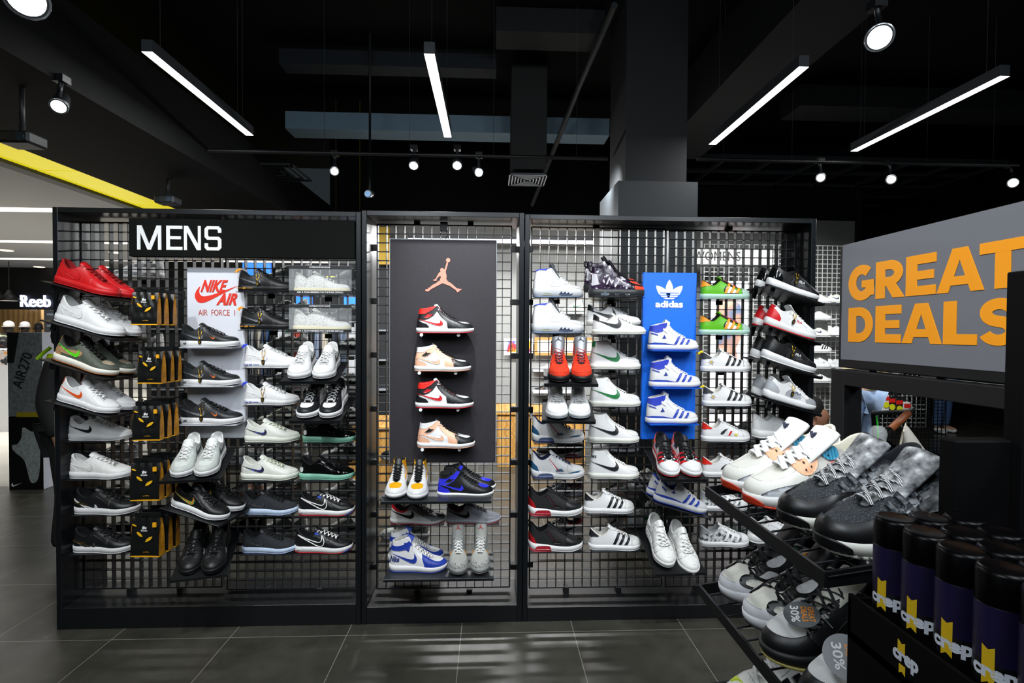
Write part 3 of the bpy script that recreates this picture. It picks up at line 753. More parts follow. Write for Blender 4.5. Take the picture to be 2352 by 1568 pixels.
# mids on the black board
def j1(key, collar, tab, mudc, eye, vampc, quarter, tk, heelc, mid, sole, lace, lining, tongue, ankle=None, shape='mid', wing='#141414'):
    S = SH[shape]
    ps = [('toe', 'mudguard', mud(.5, .8, .36), mudc, dict(off=.006, round_=2)), ('toe', 'toe_box', TOEBOX, vampc, dict(off=.004, round_=2)),
          ('side', 'eyestay', [(.36, .40), (.43, .40), (.49, .33), (.58, .27), (.68, .225), (.73, .185), (.70, .075), (.56, .075), (.545, .15), (.54, .20), (.46, .26), (.40, .33)], eye, dict(off=.006, round_=1)),
          ('side', 'heel_panel', [(.0, .08), (.20, .085), (.235, .11), (.19, .16), (.10, .19), (.03, .235), (.0, .24)], heelc, dict(off=.007)),
          ('side', 'ankle_panel', [(.02, .23), (.12, .215), (.22, .25), (.30, .30), (.37, .39), (.40, .45), (.36, .48), (.28, .405), (.16, .335), (.03, .335)], ankle or eye, dict(off=.006)),
          ('side', 'collar', [(.02, .335), (.16, .335), (.28, .405), (.36, .48), (.37, .54), (.25, .53), (.02, .50)], collar, dict(off=.008)),
          ('near', 'wing_mark', [(.14, .275), (.19, .262), (.25, .285), (.30, .33), (.24, .325), (.22, .345), (.19, .315)], wing, dict(off=.014)),
          ('side', 'side_logo', tick(.47, .46, .125, .105, -.06), tk, dict(off=.010))]
    shoe(key, shape, quarter, mid, sole, lining, tongue, lace, ps, sole_frac=.16)
j1('mid_red', '#d8261f', RED, '#16181a', '#16181a', W, W, '#c5171f', '#16181a', W, '#c2202f', '#141516', '#c8221e', '#e8e8e6', wing='#b3151c')
j1('mid_pink', W, W, '#17191a', '#e2ae90', W, W, '#e8b597', '#e6b294', W, '#e2a98c', '#16181a', '#1a1b1c', '#1a1b1c', ankle='#e8b597')
j1('mid_yellow', '#eaa812', '#eaa812', W, '#e5e5e3', '#eba90f', W, '#e8a513', W, W, '#141516', '#131415', '#141516', '#151617', ankle='#eaa812')
BLUE = '#2b2fd0'
j1('mid_blue', '#121314', BLUE, '#131416', '#131416', BLUE, '#141517', BLUE, BLUE, W, '#16181a', '#101112', '#0d0e0f', '#141517', ankle=BLUE)
def jl(key, base, collar, mudc):
    shoe(key, 'jlow', base, base, '#a81f33', '#1a1012', '#6a6c70', '#55585c', [T('#101113', xf=.44, w=.43, z0=.10, h=.15), ('side', 'collar', [(.02, .30), (.12, .235), (.24, .20), (.33, .25), (.33, .32), (.2, .30), (.02, .37)], collar, dict(off=.007)), ('toe', 'mudguard', mud(.5, .75, .34), mudc, dict(off=.006, round_=2)),
          ('side', 'eyestay', eyestay(sh='jlow'), mudc, dict(off=.006, round_=2))], sole_frac=.18)
jl('low_red', '#dcdcda', '#c01824', '#8a8d91'); jl('low_maroon', '#a2a4ac', '#5a1418', '#8b8e96')
DB = '#1f3a9c'
S_ = SH['high']
shoe('high_blue', 'high', W, W, DB, '#d6d4cc', W, '#e6e6e2', [('toe', 'mudguard', mud(.5, .85, .42), DB, dict(off=.007, round_=2)), ('toe', 'toe_box', TOEBOX, W, dict(off=.006, round_=2)),
     T(DB, xf=.49, w=.42, z0=.155, h=.17), ('side', 'ankle_strap', [(.02, .375), (.18, .37), (.30, .385), (.40, .46), (.35, .53), (.28, .475), (.15, .445), (.02, .455)], DB, dict(off=.011)),
     ('side', 'eyestay', [(.40, .47), (.475, .385), (.58, .30), (.70, .225), (.74, .185), (.66, .185), (.56, .24), (.48, .30), (.40, .37)], W, dict(off=.006)), ('side', 'eyelet_panel', [(.60, .28), (.70, .225), (.75, .19), (.72, .15), (.62, .2)], DB, dict(off=.009))],
     extra=[strap(DB, .345, .52, w=.055), side_word('Nike', .03, .18, .15, .10, '#1b2c6e', 'heel_lettering', .2)], sole_frac=.15)
cem = pat('crack', ('#5f605e', '#bdbdb8'), 38, .6, (.05, .12))
shoe('cement', 'five', '#a9aaa4', '#8a8c8a', '#6d6f70', '#9a9a94', '#b4b5ae', '#e9e9e7', [('toe', 'toe_guard', mud(.42, .3, .34), cem, dict(off=.008, round_=2)), ('heel', 'heel_counter', heelpanel(.25, .4), cem, dict(off=.008)),
     ('side', 'eyestay', [(.41, .56), (.47, .50), (.54, .41), (.62, .335), (.66, .29), (.58, .29), (.5, .36), (.42, .45)], '#74777a', dict(off=.008)), ('side', 'collar_patch', [(.36, .52), (.41, .57), (.43, .52), (.38, .48)], '#d38a2a', dict(off=.016)),
     ('side', 'eyelet_marks', [(.64, .29), (.67, .275), (.66, .22), (.63, .24)], '#cf8f3a', dict(off=.010))], tongue_kw=dict(w=.115, thick=.04), lace_kw=dict(r=.013), extra=[tongue_mark('#c9281f', .12)])
# superstars: three stripes, shell toe
rib = pat('wave', ('#d2d2ce', '#e8e8e6'), 11, .5, (.3, .6), bump=.35, detail=0)
def star(key, base, str_c, tab, mid, shellc=rib, lace='#e4e4e2', lining='#cfcdc6', more=(), sx=0.0, **kw):
    ps = [('toe', 'shell_toe', [(-.30, .02), (0, .02), (.30, .02), (.27, .5), (.16, .80), (0, .86), (-.16, .80), (-.27, .5)], shellc, dict(off=.012, round_=2)), ('heel', 'heel_tab', [(-.24, .80), (-.11, .52), (0, .5), (.11, .52), (.24, .80), (.27, 1), (0, 1), (-.27, 1)], tab, dict(off=.010))]
    if str_c: ps += [('side', 'stripe', bar(.46 + .105 * k - .065 * 0, .115, .555 + .095 * k, .305 - .042 * k, .055), str_c, dict(off=.010)) for k in (0, 1, 2)]
    shoe(key, 'shell', base, mid, None, lining, base if isinstance(base, str) else '#d7d7d2', lace, list(more) + ps, sole_frac=.12, **kw)
star('star_white', W, '#17191c', '#23262a', W)
flower = lambda S: [('flower_mark', side_patch(S, 'flower_mark', [(.155 + (.062 if k % 2 == 0 else .026) * math.cos(k / 12 * 2 * PI), .185 + (.062 if k % 2 == 0 else .026) * math.sin(k / 12 * 2 * PI)) for k in range(12)], -1, .012), mat('#b9bab5', .6)),
                    ('flower_center', side_patch(S, 'flower_center', [(.155 + .02 * math.cos(k), .185 + .02 * math.sin(k)) for k in np.linspace(0, 5.6, 9)], -1, .016), mat('#c9a521', .6))]
star('star_flower', W, '#1b1d21', '#3a3d40', W, extra=[flower, pull_tab('#d9c21e')])
star('star_red', W, '#dcdcdb', '#d3271b', W, extra=[lambda S: [('side_print', side_patch(S, 'side_print', [(.49, .13), (.53, .13), (.58, .21), (.55, .22)], -1, .014), mat('#cf2020', .5)), ('side_print', side_patch(S, 'side_print', [(.645 + .03 * math.cos(k), .145 + .022 * math.sin(k)) for k in np.linspace(0, 5.6, 9)], -1, .014), mat('#d9c81c', .5)),
                  ('side_print', side_patch(S, 'side_print', [(.34, .155), (.40, .15), (.46, .22), (.50, .26), (.44, .25), (.37, .2)], -1, .012), mat('#26262a', .5))]])
star('star_green', '#57ab14', '#e8951c', '#e8951c', '#a9c9bb', pat('wave', ('#9fbdb0', '#b9cfc4'), 11, .3, (.3, .6), bump=.2, detail=0), '#c23a6c', '#141513', more=[('side', 'side_panel', [(.43, .14), (.50, .10), (.68, .10), (.72, .125), (.66, .19), (.57, .26), (.50, .27), (.45, .22)], '#1b1d1c', dict(off=.004, round_=2)), ('side', 'side_panel_white', [(.46, .15), (.51, .115), (.67, .115), (.70, .13), (.65, .18), (.57, .24), (.51, .25), (.475, .22)], '#e2e6df', dict(off=.007, round_=2)), ('side', 'throat_edge', eyestay(w=.03, sh='shell'), '#1d2a12', dict(off=.008))])
clear = pat('noise', ('#3e4143', '#bfc2c3', '#dcdede'), 12, .15, (.40, .52, .7), metal=.0)
star('star_clear', clear, '#e6e6e6', '#8d9092', W, W, '#dfdfdd', '#9c9fa0', more=[('side', 'throat_edge', eyestay(w=.045, sh='shell'), '#e4e4e4', dict(off=.008))])
# canvas-soled mids and lows
def blz(key, tk, tab=None, shape='blazer', word=None):
    ps = [T(tk, xf=.57, w=.55, z0=.145, h=.19), ('toe', 'toe_box', [(-.26, .30), (0, .25), (.26, .30), (.30, .62), (.16, .9), (0, .95), (-.16, .9), (-.30, .62)], '#deded9', dict(off=.006, round_=2)), ('side', 'eyestay', eyestay(xa=.35, w=.07, sh=shape), '#e4e4e2', dict(off=.005))]
    if tab: ps.append(('heel', 'heel_tab', [(-.17, .72), (0, .72), (.17, .72), (.17, .99), (0, .99), (-.17, .99)], tab, dict(off=.010)))
    shoe(key, shape, W, '#dadad2', None, '#bfc0bc', '#d7d7d4', '#e4e4e2', ps, sole_frac=.12, lace_kw=dict(r=.009), extra=[side_word('NIKE', .035, .40, .10, .05, '#e8e8e6' if tab else '#1c1e20', 'heel_lettering')] if shape == 'blazer' else None)
blz('blazer_green', '#0f7038', '#0f7038'); blz('blazer_black', '#16181b')
def blow_tick(S): return []
shoe('blazer_low', 'blow', W, '#dcdcd4', None, '#bcbdb9', '#cfcfcb', '#e2e2e0', [('side', 'side_logo', tick(.52, .50, .115, .19, .06), '#2a2c2f', dict(off=.010)), ('heel', 'heel_tab', [(-.2, .62), (0, .62), (.2, .62), (.2, .99), (0, .99), (-.2, .99)], '#17191b', dict(off=.010)), ('side', 'eyestay', eyestay(sh='blow'), '#e4e4e2', dict(off=.005))], sole_frac=.12)
# padded-collar mids
def aj5(key, base, colr, mid1, mid2, lace, tongue, lin, window, low):
    shoe(key, 'five', base, mid1, low, lin, tongue, lace,
         [('side', 'collar', [(.04, .50), (.12, .53), (.26, .525), (.30, .575), (.16, .60), (.04, .56)], colr, dict(off=.006)), ('toe', 'toe_box', [(-.26, .34), (0, .28), (.26, .34), (.30, .65), (.16, .92), (0, .96), (-.16, .92), (-.30, .65)], base, dict(off=.006, round_=2)),
          ('side', 'side_window', [(.34, .23), (.46, .21), (.62, .245), (.56, .31), (.47, .36), (.42, .33)], window, dict(off=.006, round_=2)), ('side', 'eyestay', [(.40, .58), (.46, .50), (.53, .41), (.62, .335), (.70, .275), (.68, .24), (.60, .27), (.5, .35), (.42, .44), (.38, .52)], base, dict(off=.009))],
         extra=[sole_patch('flame_band', [(.50, .05), (.55, .12), (.57, .075), (.62, .11), (.64, .07), (.69, .10), (.71, .06), (.78, .08), (.74, .035), (.6, .03)], '#2b3a55' if base == W else '#141414', .010), air_unit(.20, .34, .045, .075, '#8f9480'), tongue_mark('#1d2436' if base != W else '#3a3d42', .12)], tongue_kw=dict(w=.115, thick=.045), sole_frac=.16)
aj5('five_white', W, '#2c44c4', '#b3b6ba', None, '#e6e6e4', '#55585c', '#2c44c4', '#d6d9dc', '#6b7f9c')
suede = mat('#d8391b', .85, bump=.25, bscale=120)
aj5('five_orange', suede, '#15161a', '#17181a', None, '#b31d1d', mat('#84878c', .42, .5), '#141414', '#9fa2a6', '#141516')
shoe('eleven_white', 'low', W, '#e2e3e3', '#b7cbd3', '#d8d8d8', W, '#e6e6e4', [('toe', 'patent_guard', mud(.6, .8, .48), mat('#eeeeee', .12), dict(off=.010, round_=2)), ('side', 'eyestay', eyestay(), W, dict(off=.006))],
     extra=[lambda S: [('tongue_tag', tongue_mesh(S, [(.43, .37), (.40, .395), (.37, .42)], .05, .05), mat('#2f84ad', .4))]], tongue_kw=dict(thick=.05))
# runners with air windows
def ma2(key, base, mid, heelp, winc, tabc, lace, lin, band, over):
    shoe(key, 'run', base, mid, None, lin, base, lace, [('heel', 'heel_counter', heelpanel(.25, .42), heelp, dict(off=.008)), ('toe', 'mudguard', mud(.5, .6, .38), over, dict(off=.006, round_=2)), ('side', 'side_strap', [(.30, .36), (.35, .375), (.54, .15), (.47, .145)], band[0], dict(off=.010)), ('side', 'strap_line', [(.323, .365), (.334, .369), (.52, .148), (.50, .146)], band[1], dict(off=.014)),
         ('side', 'side_pod', [(.45, .14), (.60, .15), (.56, .19), (.48, .18)], tabc, dict(off=.012)), ('side', 'toe_wing', [(.68, .115), (.86, .12), (.92, .15), (.78, .145)], tabc, dict(off=.010))],
         extra=[air_unit(.14, .38, .035, .10, winc), heel_loop(base), sole_patch('heel_skirt', [(.0, .0), (.4, .0), (.42, .03), (.02, .03)], winc if base != W else '#23305a', .012)], wob=lambda x, f: -.022 * np.sin(np.clip((x - .3) / .5, 0, 1) * PI) * f, lace_kw=dict(r=.010))
ma2('runner_white', W, W, '#2a5a80', '#59648a', '#2c5e80', '#23305a', '#1d2746', ('#e4e4e4', '#c22a35'), '#d9d9d6')
ma2('runner_black', mat('#151617', .75, bump=.2), W, '#a81a20', '#a02430', '#161718', '#121314', '#101010', ('#1c1d1e', '#46151a'), '#131415')
ptl = pat('noise', ('#0f0c12', '#3d2c47', '#191320', '#c9c6cf'), 14, .2, (.36, .52, .60, .63), bump=.4)
shoe('uptempo', 'up', ptl, '#2a2d2f', '#202325', '#0e0e10', '#15131a', '#121214', [('toe', 'toe_cap', mud(.62, .5, .30), '#e2482a', dict(off=.010, round_=2)), ('toe', 'toe_stripe', [(-.34, .34), (0, .26), (.34, .34), (.34, .5), (0, .42), (-.34, .5)], '#16161a', dict(off=.014)), ('near', 'side_graphic', [(.28, .22), (.34, .36), (.40, .24), (.37, .24), (.34, .31), (.31, .22)], '#d5d3da', dict(off=.010)), ('near', 'side_graphic', [(.42, .20), (.46, .21), (.52, .33), (.62, .22), (.52, .29), (.45, .17)], '#d5d3da', dict(off=.010)), ('near', 'heel_graphic', [(.04, .2), (.16, .22), (.13, .40), (.05, .42)], '#c8c6cc', dict(off=.008))],
     extra=[air_unit(.20, .32, .03, .09, '#5c6670'), air_unit(.44, .50, .03, .09, '#3c4246'), air_unit(.62, .68, .03, .09, '#3c4246'), heel_loop('#111113')], lace_kw=dict(r=.012), tongue_kw=dict(thick=.05))
# strapped court shoes
def forum(key, shape, base, strc, colr, mid, sole, lace='#e6e6e4', strapc=None, lin='#d9d9d6', dark=False, mark='#233a94'):
    hi = shape == 'forum'
    ps = [('side', 'stripe', bar(.50 + .105 * k, .115, .585 + .092 * k, .27 - .034 * k, .05), strc, dict(off=.010)) for k in (0, 1, 2)] if strc else []
    ps += [('side', 'sole_wave', [(.0, .125), (.10, .15), (.30, .14), (.5, .105), (.53, .095), (.3, .108), (.0, .10)], strc or base, dict(off=.012)), ('toe', 'toe_box', TOEBOX, base, dict(off=.005, round_=2)), ('toe', 'mudguard', mud(.48, .5, .3), base, dict(off=.006, round_=2)),
           ('near', 'trefoil_mark', [(.245, .235), (.27, .265), (.285, .30), (.30, .265), (.325, .235), (.285, .225)], mark, dict(off=.012))]
    if hi: ps += [('side', 'collar', [(.02, .38), (.14, .335), (.25, .36), (.34, .46), (.36, .56), (.2, .56), (.02, .52)], colr, dict(off=.007)), ('side', 'heel_stripe', [(.04, .345), (.16, .305), (.165, .285), (.05, .32)], strc or base, dict(off=.012))]
    else: ps += [('side', 'collar', [(.02, .385), (.10, .32), (.22, .285), (.33, .33), (.36, .40), (.2, .36), (.02, .43)], colr, dict(off=.007)), ('side', 'heel_stripe', [(.06, .27), (.14, .215), (.15, .235), (.07, .295)], strc or base, dict(off=.012))]
    ps += [('side', 'eyestay', eyestay(xa=.38, sh=shape), base if not dark else '#17181a', dict(off=.006))]
    shoe(key, shape, base, mid, sole, lin, base if not dark else '#17181a', lace, ps, extra=[strap(strapc or base, .35 if hi else .36, .49 if hi else .375, w=.05)], sole_frac=.15)
FB = '#2a45ad'
forum('forum_mid', 'forum', W, FB, '#2d3fb4', W, '#2d49b6'); forum('forum_blue', 'flow', W, FB, '#2a45ad', W, '#2d49b6', lin='#24357e')
forum('forum_red', 'flow', W, '#c8202a', '#d63a30', W, '#cf2a24', '#141516', '#17181a', '#101010', True); forum('forum_white', 'flow', '#e4e4e1', '#dcdcd8', '#e0e0dd', '#e4e4e2', None, mark='#d0d0cc')
# chunky shoes at the right end
def fila(key, base, heelc, mid, sole, lin, lace, panel, tagged=True, word='FILA', wc='#c3171c', shape='max', gloss=None):
    ps = [('heel', 'heel_counter', heelpanel(.30, .75), gloss or heelc, dict(off=.010, round_=2)), ('heel', 'heel_tab', heeltab(.15, .74), heelc, dict(off=.014)), ('toe', 'mudguard', mud(.5, .6, .36), panel, dict(off=.006, round_=2)), ('side', 'quarter_panel', [(.34, .15), (.56, .14), (.62, .19), (.5, .26), (.42, .28), (.36, .24)], panel, dict(off=.006, round_=2)), ('side', 'eyestay', eyestay(sh=shape), base, dict(off=.008))]
    shoe(key, shape, base, mid, sole, lin, base, lace, ps, extra=[side_word(word, .50, .215, .10, .045, wc, 'side_lettering', .2)] + ([chain_tag(.44, .12)] if tagged else []), sole_frac=.16)
fila('fila_black', '#131415', '#131415', W, '#161718', '#0d0d0d', '#131415', '#17181a', wc='#c9c9c9', gloss=mat('#0c0d0d', .1)); fila('fila_red', W, '#c6161e', W, '#c9202a', '#cfcfcd', '#e2e2e0', '#e2e2e0')
fila('fila_sport', '#151617', '#141516', W, '#d9d9d9', '#0c0c0c', '#131415', '#191a1c', wc='#c9c9c9'); fila('fila_grey', W, '#a9acb0', W, '#2a2c2e', '#d2d2d0', '#e2e2e0', '#9fa2a6', wc='#26304d')
fila('disruptor', W, '#e2e2e0', '#e0e0de', '#d6d6d4', '#cfcfcd', '#dcdcda', '#dcdcda', False, shape='chunk', wc='#1c2340')
# ------------------------------------------------------------------ setting: floor and ceiling
YF = atZ(840, 1434, 0).y                                              # front plane of the display wall
steel = mat('#0d0f11', .42, .0, bump=.05, bscale=90)
steel_in = mat('#14171a', .30, .25)
def tile_mat():
    m = bpy.data.materials.new('floor_tiles'); m.use_nodes = True; nt = m.node_tree; b = nt.nodes['Principled BSDF']
    tc = nt.nodes.new('ShaderNodeTexCoord'); sp = nt.nodes.new('ShaderNodeSeparateXYZ'); nt.links.new(tc.outputs['Object'], sp.inputs[0])
    def line(sock, off):
        a = nt.nodes.new('ShaderNodeMath'); a.operation = 'ADD'; a.inputs[1].default_value = off; nt.links.new(sock, a.inputs[0])
        d = nt.nodes.new('ShaderNodeMath'); d.operation = 'PINGPONG'; d.inputs[1].default_value = .3; nt.links.new(a.outputs[0], d.inputs[0])
        g = nt.nodes.new('ShaderNodeMath'); g.operation = 'LESS_THAN'; g.inputs[1].default_value = .0019; nt.links.new(d.outputs[0], g.inputs[0]); return g.outputs[0]
    p = atZ(796, 1459, 0)
    mx = nt.nodes.new('ShaderNodeMath'); mx.operation = 'MAXIMUM'
    nt.links.new(line(sp.outputs[0], -p.x + 60), mx.inputs[0]); nt.links.new(line(sp.outputs[1], -p.y + 60), mx.inputs[1])
    n1 = nt.nodes.new('ShaderNodeTexNoise'); n1.inputs['Scale'].default_value = 3.0; n1.inputs['Detail'].default_value = 9; n1.inputs['Roughness'].default_value = .7
    nt.links.new(tc.outputs['Object'], n1.inputs['Vector'])
    r = nt.nodes.new('ShaderNodeValToRGB'); r.color_ramp.elements[0].position = .33; r.color_ramp.elements[1].position = .72
    r.color_ramp.elements[0].color = hexc('#2c2b26') + (1,); r.color_ramp.elements[1].color = hexc('#4b4941') + (1,)
    nt.links.new(n1.outputs['Fac'], r.inputs['Fac'])
    mix = nt.nodes.new('ShaderNodeMix'); mix.data_type = 'RGBA'; nt.links.new(mx.outputs[0], mix.inputs['Factor']); nt.links.new(r.outputs['Color'], mix.inputs['A']); mix.inputs['B'].default_value = hexc('#807e75') + (1,)
    nt.links.new(mix.outputs['Result'], b.inputs['Base Color'])
    n2 = nt.nodes.new('ShaderNodeTexNoise'); n2.inputs['Scale'].default_value = 9; n2.inputs['Detail'].default_value = 6; nt.links.new(tc.outputs['Object'], n2.inputs['Vector'])
    mr = nt.nodes.new('ShaderNodeMapRange'); mr.inputs['To Min'].default_value = .22; mr.inputs['To Max'].default_value = .42; nt.links.new(n2.outputs['Fac'], mr.inputs['Value']); nt.links.new(mr.outputs['Result'], b.inputs['Roughness'])
    bp = nt.nodes.new('ShaderNodeBump'); bp.inputs['Strength'].default_value = .12; bp.inputs['Distance'].default_value = .004; nt.links.new(n1.outputs['Fac'], bp.inputs['Height']); nt.links.new(bp.outputs['Normal'], b.inputs['Normal'])
    return m
struct(MB().box(-4.3, 9, -2.6, 9.2, -.1, 0).build('floor', tile_mat()))
struct(MB().box(-14, -4.3, 5.35, 19, -.1, .001).build('floor_mall', pat('noise', ('#b9b4a6', '#c6c2b5'), 2, .2, (.3, .7), coord='Object')))
struct(MB().box(-14, -4.3, -2.6, 5.35, -.1, 0).build('floor_aisle', bpy.data.materials['floor_tiles']))

# ------------------------------------------------------------------ display wall: three black frames with grid backs
YB = YF + .30; YM = YF + .150                                        # back edge, front of the grid
def bay(label, px0, px1, ytop0, ytop1, ybase, grids, clips):
    x0 = atY(px0, 900, YF).x; x1 = atY(px1, 900, YF).x
    zt = (atY(px0, ytop0, YF).z + atY(px1, ytop1, YF).z) / 2; zb = atY((px0 + px1) / 2, ybase, YF).z
    t = .027
    r = thing('display_rack', label, 'display rack', (0, 0, 0), 'frames of the sneaker wall')
    for a, b in ((x0, x0 + t), (x1 - t, x1)): MB().box(a, b, YF, YB, 0, zt).build('side_panel', steel_in, r, .002)
    MB().box(x0 + t, x1 - t, YF, YB, zt - t, zt).build('top_panel', steel_in, r, .002)
    MB().box(x0 + t, x1 - t, YF + .002, YB, 0, zb).build('base_plinth', steel, r, .002)
    for (g0, g1, gt, gb) in grids:
        xa = atY(g0, 900, YM).x; xb = atY(g1, 900, YM).x; za = atY((g0 + g1) / 2, gb, YM).z; zz = atY((g0 + g1) / 2, gt, YM).z
        n = round((xb - xa) / .0508); m = round((zz - za) / .0508); g = MB()
        for i in range(n + 1):
            x = xa + (xb - xa) * i / n; w = .0035 if i in (0, n) else .0016; g.box(x - w, x + w, YM, YM + .030, za, zz)
        for j in range(m + 1):
            z = za + (zz - za) * j / m; w = .0035 if j in (0, m) else .0016; g.box(xa, xb, YM + .001, YM + .029, z - w, z + w)
        g.build('grid_panel', mat('#1c1f22', .38, .3), r)
    for cx, cy, ver in clips:
        p = atY(cx, cy, YM + .01)
        if ver: MB().box(p.x - .016, p.x + .016, p.y - .012, p.y + .03, p.z - .022, p.z + .022).build('grid_bracket', mat('#0e0f10', .5), r, .002)
        else: MB().box(p.x - .028, p.x + .028, p.y - .012, p.y + .03, p.z - .016, p.z + .016).build('grid_bracket', mat('#0e0f10', .5), r, .002)
    return r, x0, x1, zt, zb
lb, LX0, LX1, ZT, ZB = bay('wide black steel frame with grid back under the MENS sign, left of three', 124, 829, 478, 483, 1392,
    [(190, 507, 512, 1350), (520, 818, 513, 1352)], [(180, 564, 0), (180, 1075, 0), (300, 1357, 1), (415, 1357, 1), (610, 1357, 1), (735, 1357, 1)])
cb, CX0, CX1, _, _ = bay('narrow black steel frame with grid back around the dark hanging board, middle of three', 830.5, 1202, 483, 488, 1392,
    [(866, 1173, 517, 1350)], [(856, 568, 0), (856, 691, 0), (856, 815, 0), (856, 938, 0), (856, 1061, 0), (856, 1180, 0), (856, 1300, 0), (1183, 572, 0), (1183, 694, 0), (1183, 817, 0), (1183, 940, 0), (1183, 1061, 0), (1183, 1181, 0), (1183, 1300, 0), (958, 509, 1), (1081, 509, 1), (958, 1362, 1), (1078, 1362, 1)])
rb, RX0, RX1, _, _ = bay('wide black steel frame with grid back holding the blue board, right of three', 1203.5, 1869, 489, 504, 1390,
    [(1219, 1524, 523, 1348), (1533, 1820, 530, 1345)], [(1213, 572, 0), (1213, 694, 0), (1213, 817, 0), (1213, 940, 0), (1213, 1061, 0), (1213, 1295, 0), (1370, 516, 1), (1675, 520, 1), (1826, 585, 0), (1300, 1354, 1), (1420, 1354, 1), (1600, 1350, 1)])

# sign over the left bay, letters cut from plain strokes
p0 = atY(296, 588, YF + .02); p1 = atY(815, 508, YF + .02)
sg = thing('mens_sign', 'long black sign reading MENS in white letters across the left frame', 'sign', ((p0.x + p1.x) / 2, YF + .02, p0.z))
def part(mb, name, m, root, bevel=0):
    o = mb.build(name, m, root, bevel); o.matrix_parent_inverse = root.matrix_world.inverted() if False else Matrix.Translation(-root.location); return o
part(MB().box(p0.x, p1.x, YF + .02, YF + .06, p0.z, p1.z), 'sign_board', mat('#050605', .75, spec=.15), sg, .002)
for bx in (.12, .5, .88): part(MB().box(p0.x + (p1.x - p0.x) * bx - .012, p0.x + (p1.x - p0.x) * bx + .012, YF + .06, YM, p1.z - .05, p1.z - .03), 'sign_bracket', steel, sg)
LET = {
 'M': [[(0, 0), (.13, 0), (.13, .70), (.41, 0), (.55, 0), (.83, .70), (.83, 0), (.96, 0), (.96, 1), (.78, 1), (.48, .22), (.18, 1), (0, 1)]],
 'E': [[(0, 0), (.66, 0), (.66, .13), (.15, .13), (.15, .44), (.60, .44), (.60, .57), (.15, .57), (.15, .87), (.66, .87), (.66, 1), (0, 1)]],
 'N': [[(0, 0), (.13, 0), (.13, .76), (.58, 0), (.76, 0), (.76, 1), (.63, 1), (.63, .25), (.18, 1), (0, 1)]],
 'S': [[(.0, .11), (.11, 0), (.63, 0), (.74, .11), (.74, .46), (.63, .57), (.19, .57), (.15, .61), (.15, .83), (.19, .87), (.55, .87), (.59, .83), (.59, .73), (.74, .73), (.74, .89), (.63, 1), (.11, 1), (.0, .89), (.0, .55), (.11, .44), (.55, .44), (.59, .40), (.59, .17), (.55, .13), (.19, .13), (.15, .17), (.15, .29), (.0, .29)]]}
def letters(word, spec, X0, X1, z0, z1, Y, m, root, name='letter', depth=.004):
    for ch, (a, b) in zip(word, spec):
        g = LET[ch][0]; w = max(q[0] for q in g); xa = X0 + (X1 - X0) * a; xb = X0 + (X1 - X0) * b
        part(MB().prism([(q[0] / w * (xb - xa), q[1] * (z1 - z0)) for q in g], 0, depth, frameXZ(xa, Y, z0)), name, m, root)
q0 = atY(316, 573, YF + .02); q1 = atY(509, 520, YF + .02)
letters('MENS', [(0, .285), (.345, .535), (.555, .755), (.80, 1)], q0.x, q1.x, q0.z, q1.z, YF + .02, mat('#dcdedd', .5), sg, 'white_letter')

# ------------------------------------------------------------------ white board with the red logo
def board(name, label, pxl, pyt, pxr, pyb, Y, thick, m, group=None, lean=(0, 0)):
    a = atY(pxl, pyb, Y); b = atY(pxr, pyt, Y)
    r = thing(name, label, 'display board', ((a.x + b.x) / 2, Y, a.z), group)
    part(MB().box(a.x, b.x, Y, Y + thick, a.z, b.z), 'board_panel', m, r, .003)
    return r, a, b
YW = YM - .032
wb, a, b = board('logo_board', 'white board with a red tick and lettering above three grey sneakers', 431, 615, 562, 1006, YW, .03, mat('#d9dbe2', .45))
red = mat('#e0301e', .5)
def on_board(px, py): return atY(px, py, YW)
t0 = on_board(448, 695.5); t1 = on_board(545, 657)
k = (t1.x - t0.x); mz = (t1.z - t0.z)
part(MB().prism([(x * k, (y - .055) / .395 * mz) for x, y in smooth_poly(TICK, 2)], 0, .002, frameXZ(t0.x, YW, t0.z)), 'tick_logo', red, wb)
for body, l, bt, rr, tp in (('NIKE', 461, 670.5, 515, 643), ('AIR', 497, 700.5, 543, 673.5)):
    u = on_board(l, bt); v = on_board(rr, tp); o = text_box(body, 'logo_lettering', red, v.x - u.x, v.z - u.z, frameXZ(u.x, YW - .0015, u.z), wb, .035, 0.002, .33); o.matrix_parent_inverse = Matrix.Translation(-wb.location)
u = on_board(456, 724); v = on_board(540, 711)
o = text_box('AIR  FORCE  1', 'caption_lettering', mat('#c0483c', .6), v.x - u.x, v.z - u.z, frameXZ(u.x, YW - .001, u.z), wb, -.008, .0015); o.matrix_parent_inverse = Matrix.Translation(-wb.location)
# dark hanging board with the leaping player
YJ = YM - .075
cbm = pat('noise', ('#1d1b20', '#242227'), 180, .8, (.3, .7))
jb, a, b = board('hanging_banner', 'tall dark board with a salmon leaping player emblem hanging in the middle frame', 895, 552, 1140, 1062, YJ, .05, cbm)
part(MB().box(a.x - .0035, b.x + .0035, YJ + .004, YJ + .048, a.z - .0035, b.z + .0035), 'board_frame', mat('#8c9094', .35, .6), jb)
sal = mat('#d57f6c', .6)
for pl in (JP, JB):
    pts = [atY(960 + x / 14.26, 580 + y / 14.26, YJ) for x, y in pl]
    part(MB().prism([(p.x, p.z) for p in reversed(pts)], 0, .002, frameXZ(0, YJ, 0)), 'emblem', sal, jb)
hk = MB(); 
for s in (-1, 1): hk.tube([(b.x * .5 + a.x * .5 + s * .006, YJ + .025, b.z + .002), (b.x * .5 + a.x * .5 + s * .02, YJ + .03, b.z + .03), (b.x * .5 + a.x * .5, YJ + .04, ZT - .03)], .002, 5)
hk.box((a.x + b.x) / 2 - .02, (a.x + b.x) / 2 + .02, YJ + .02, YJ + .06, ZT - .075, ZT - .028)
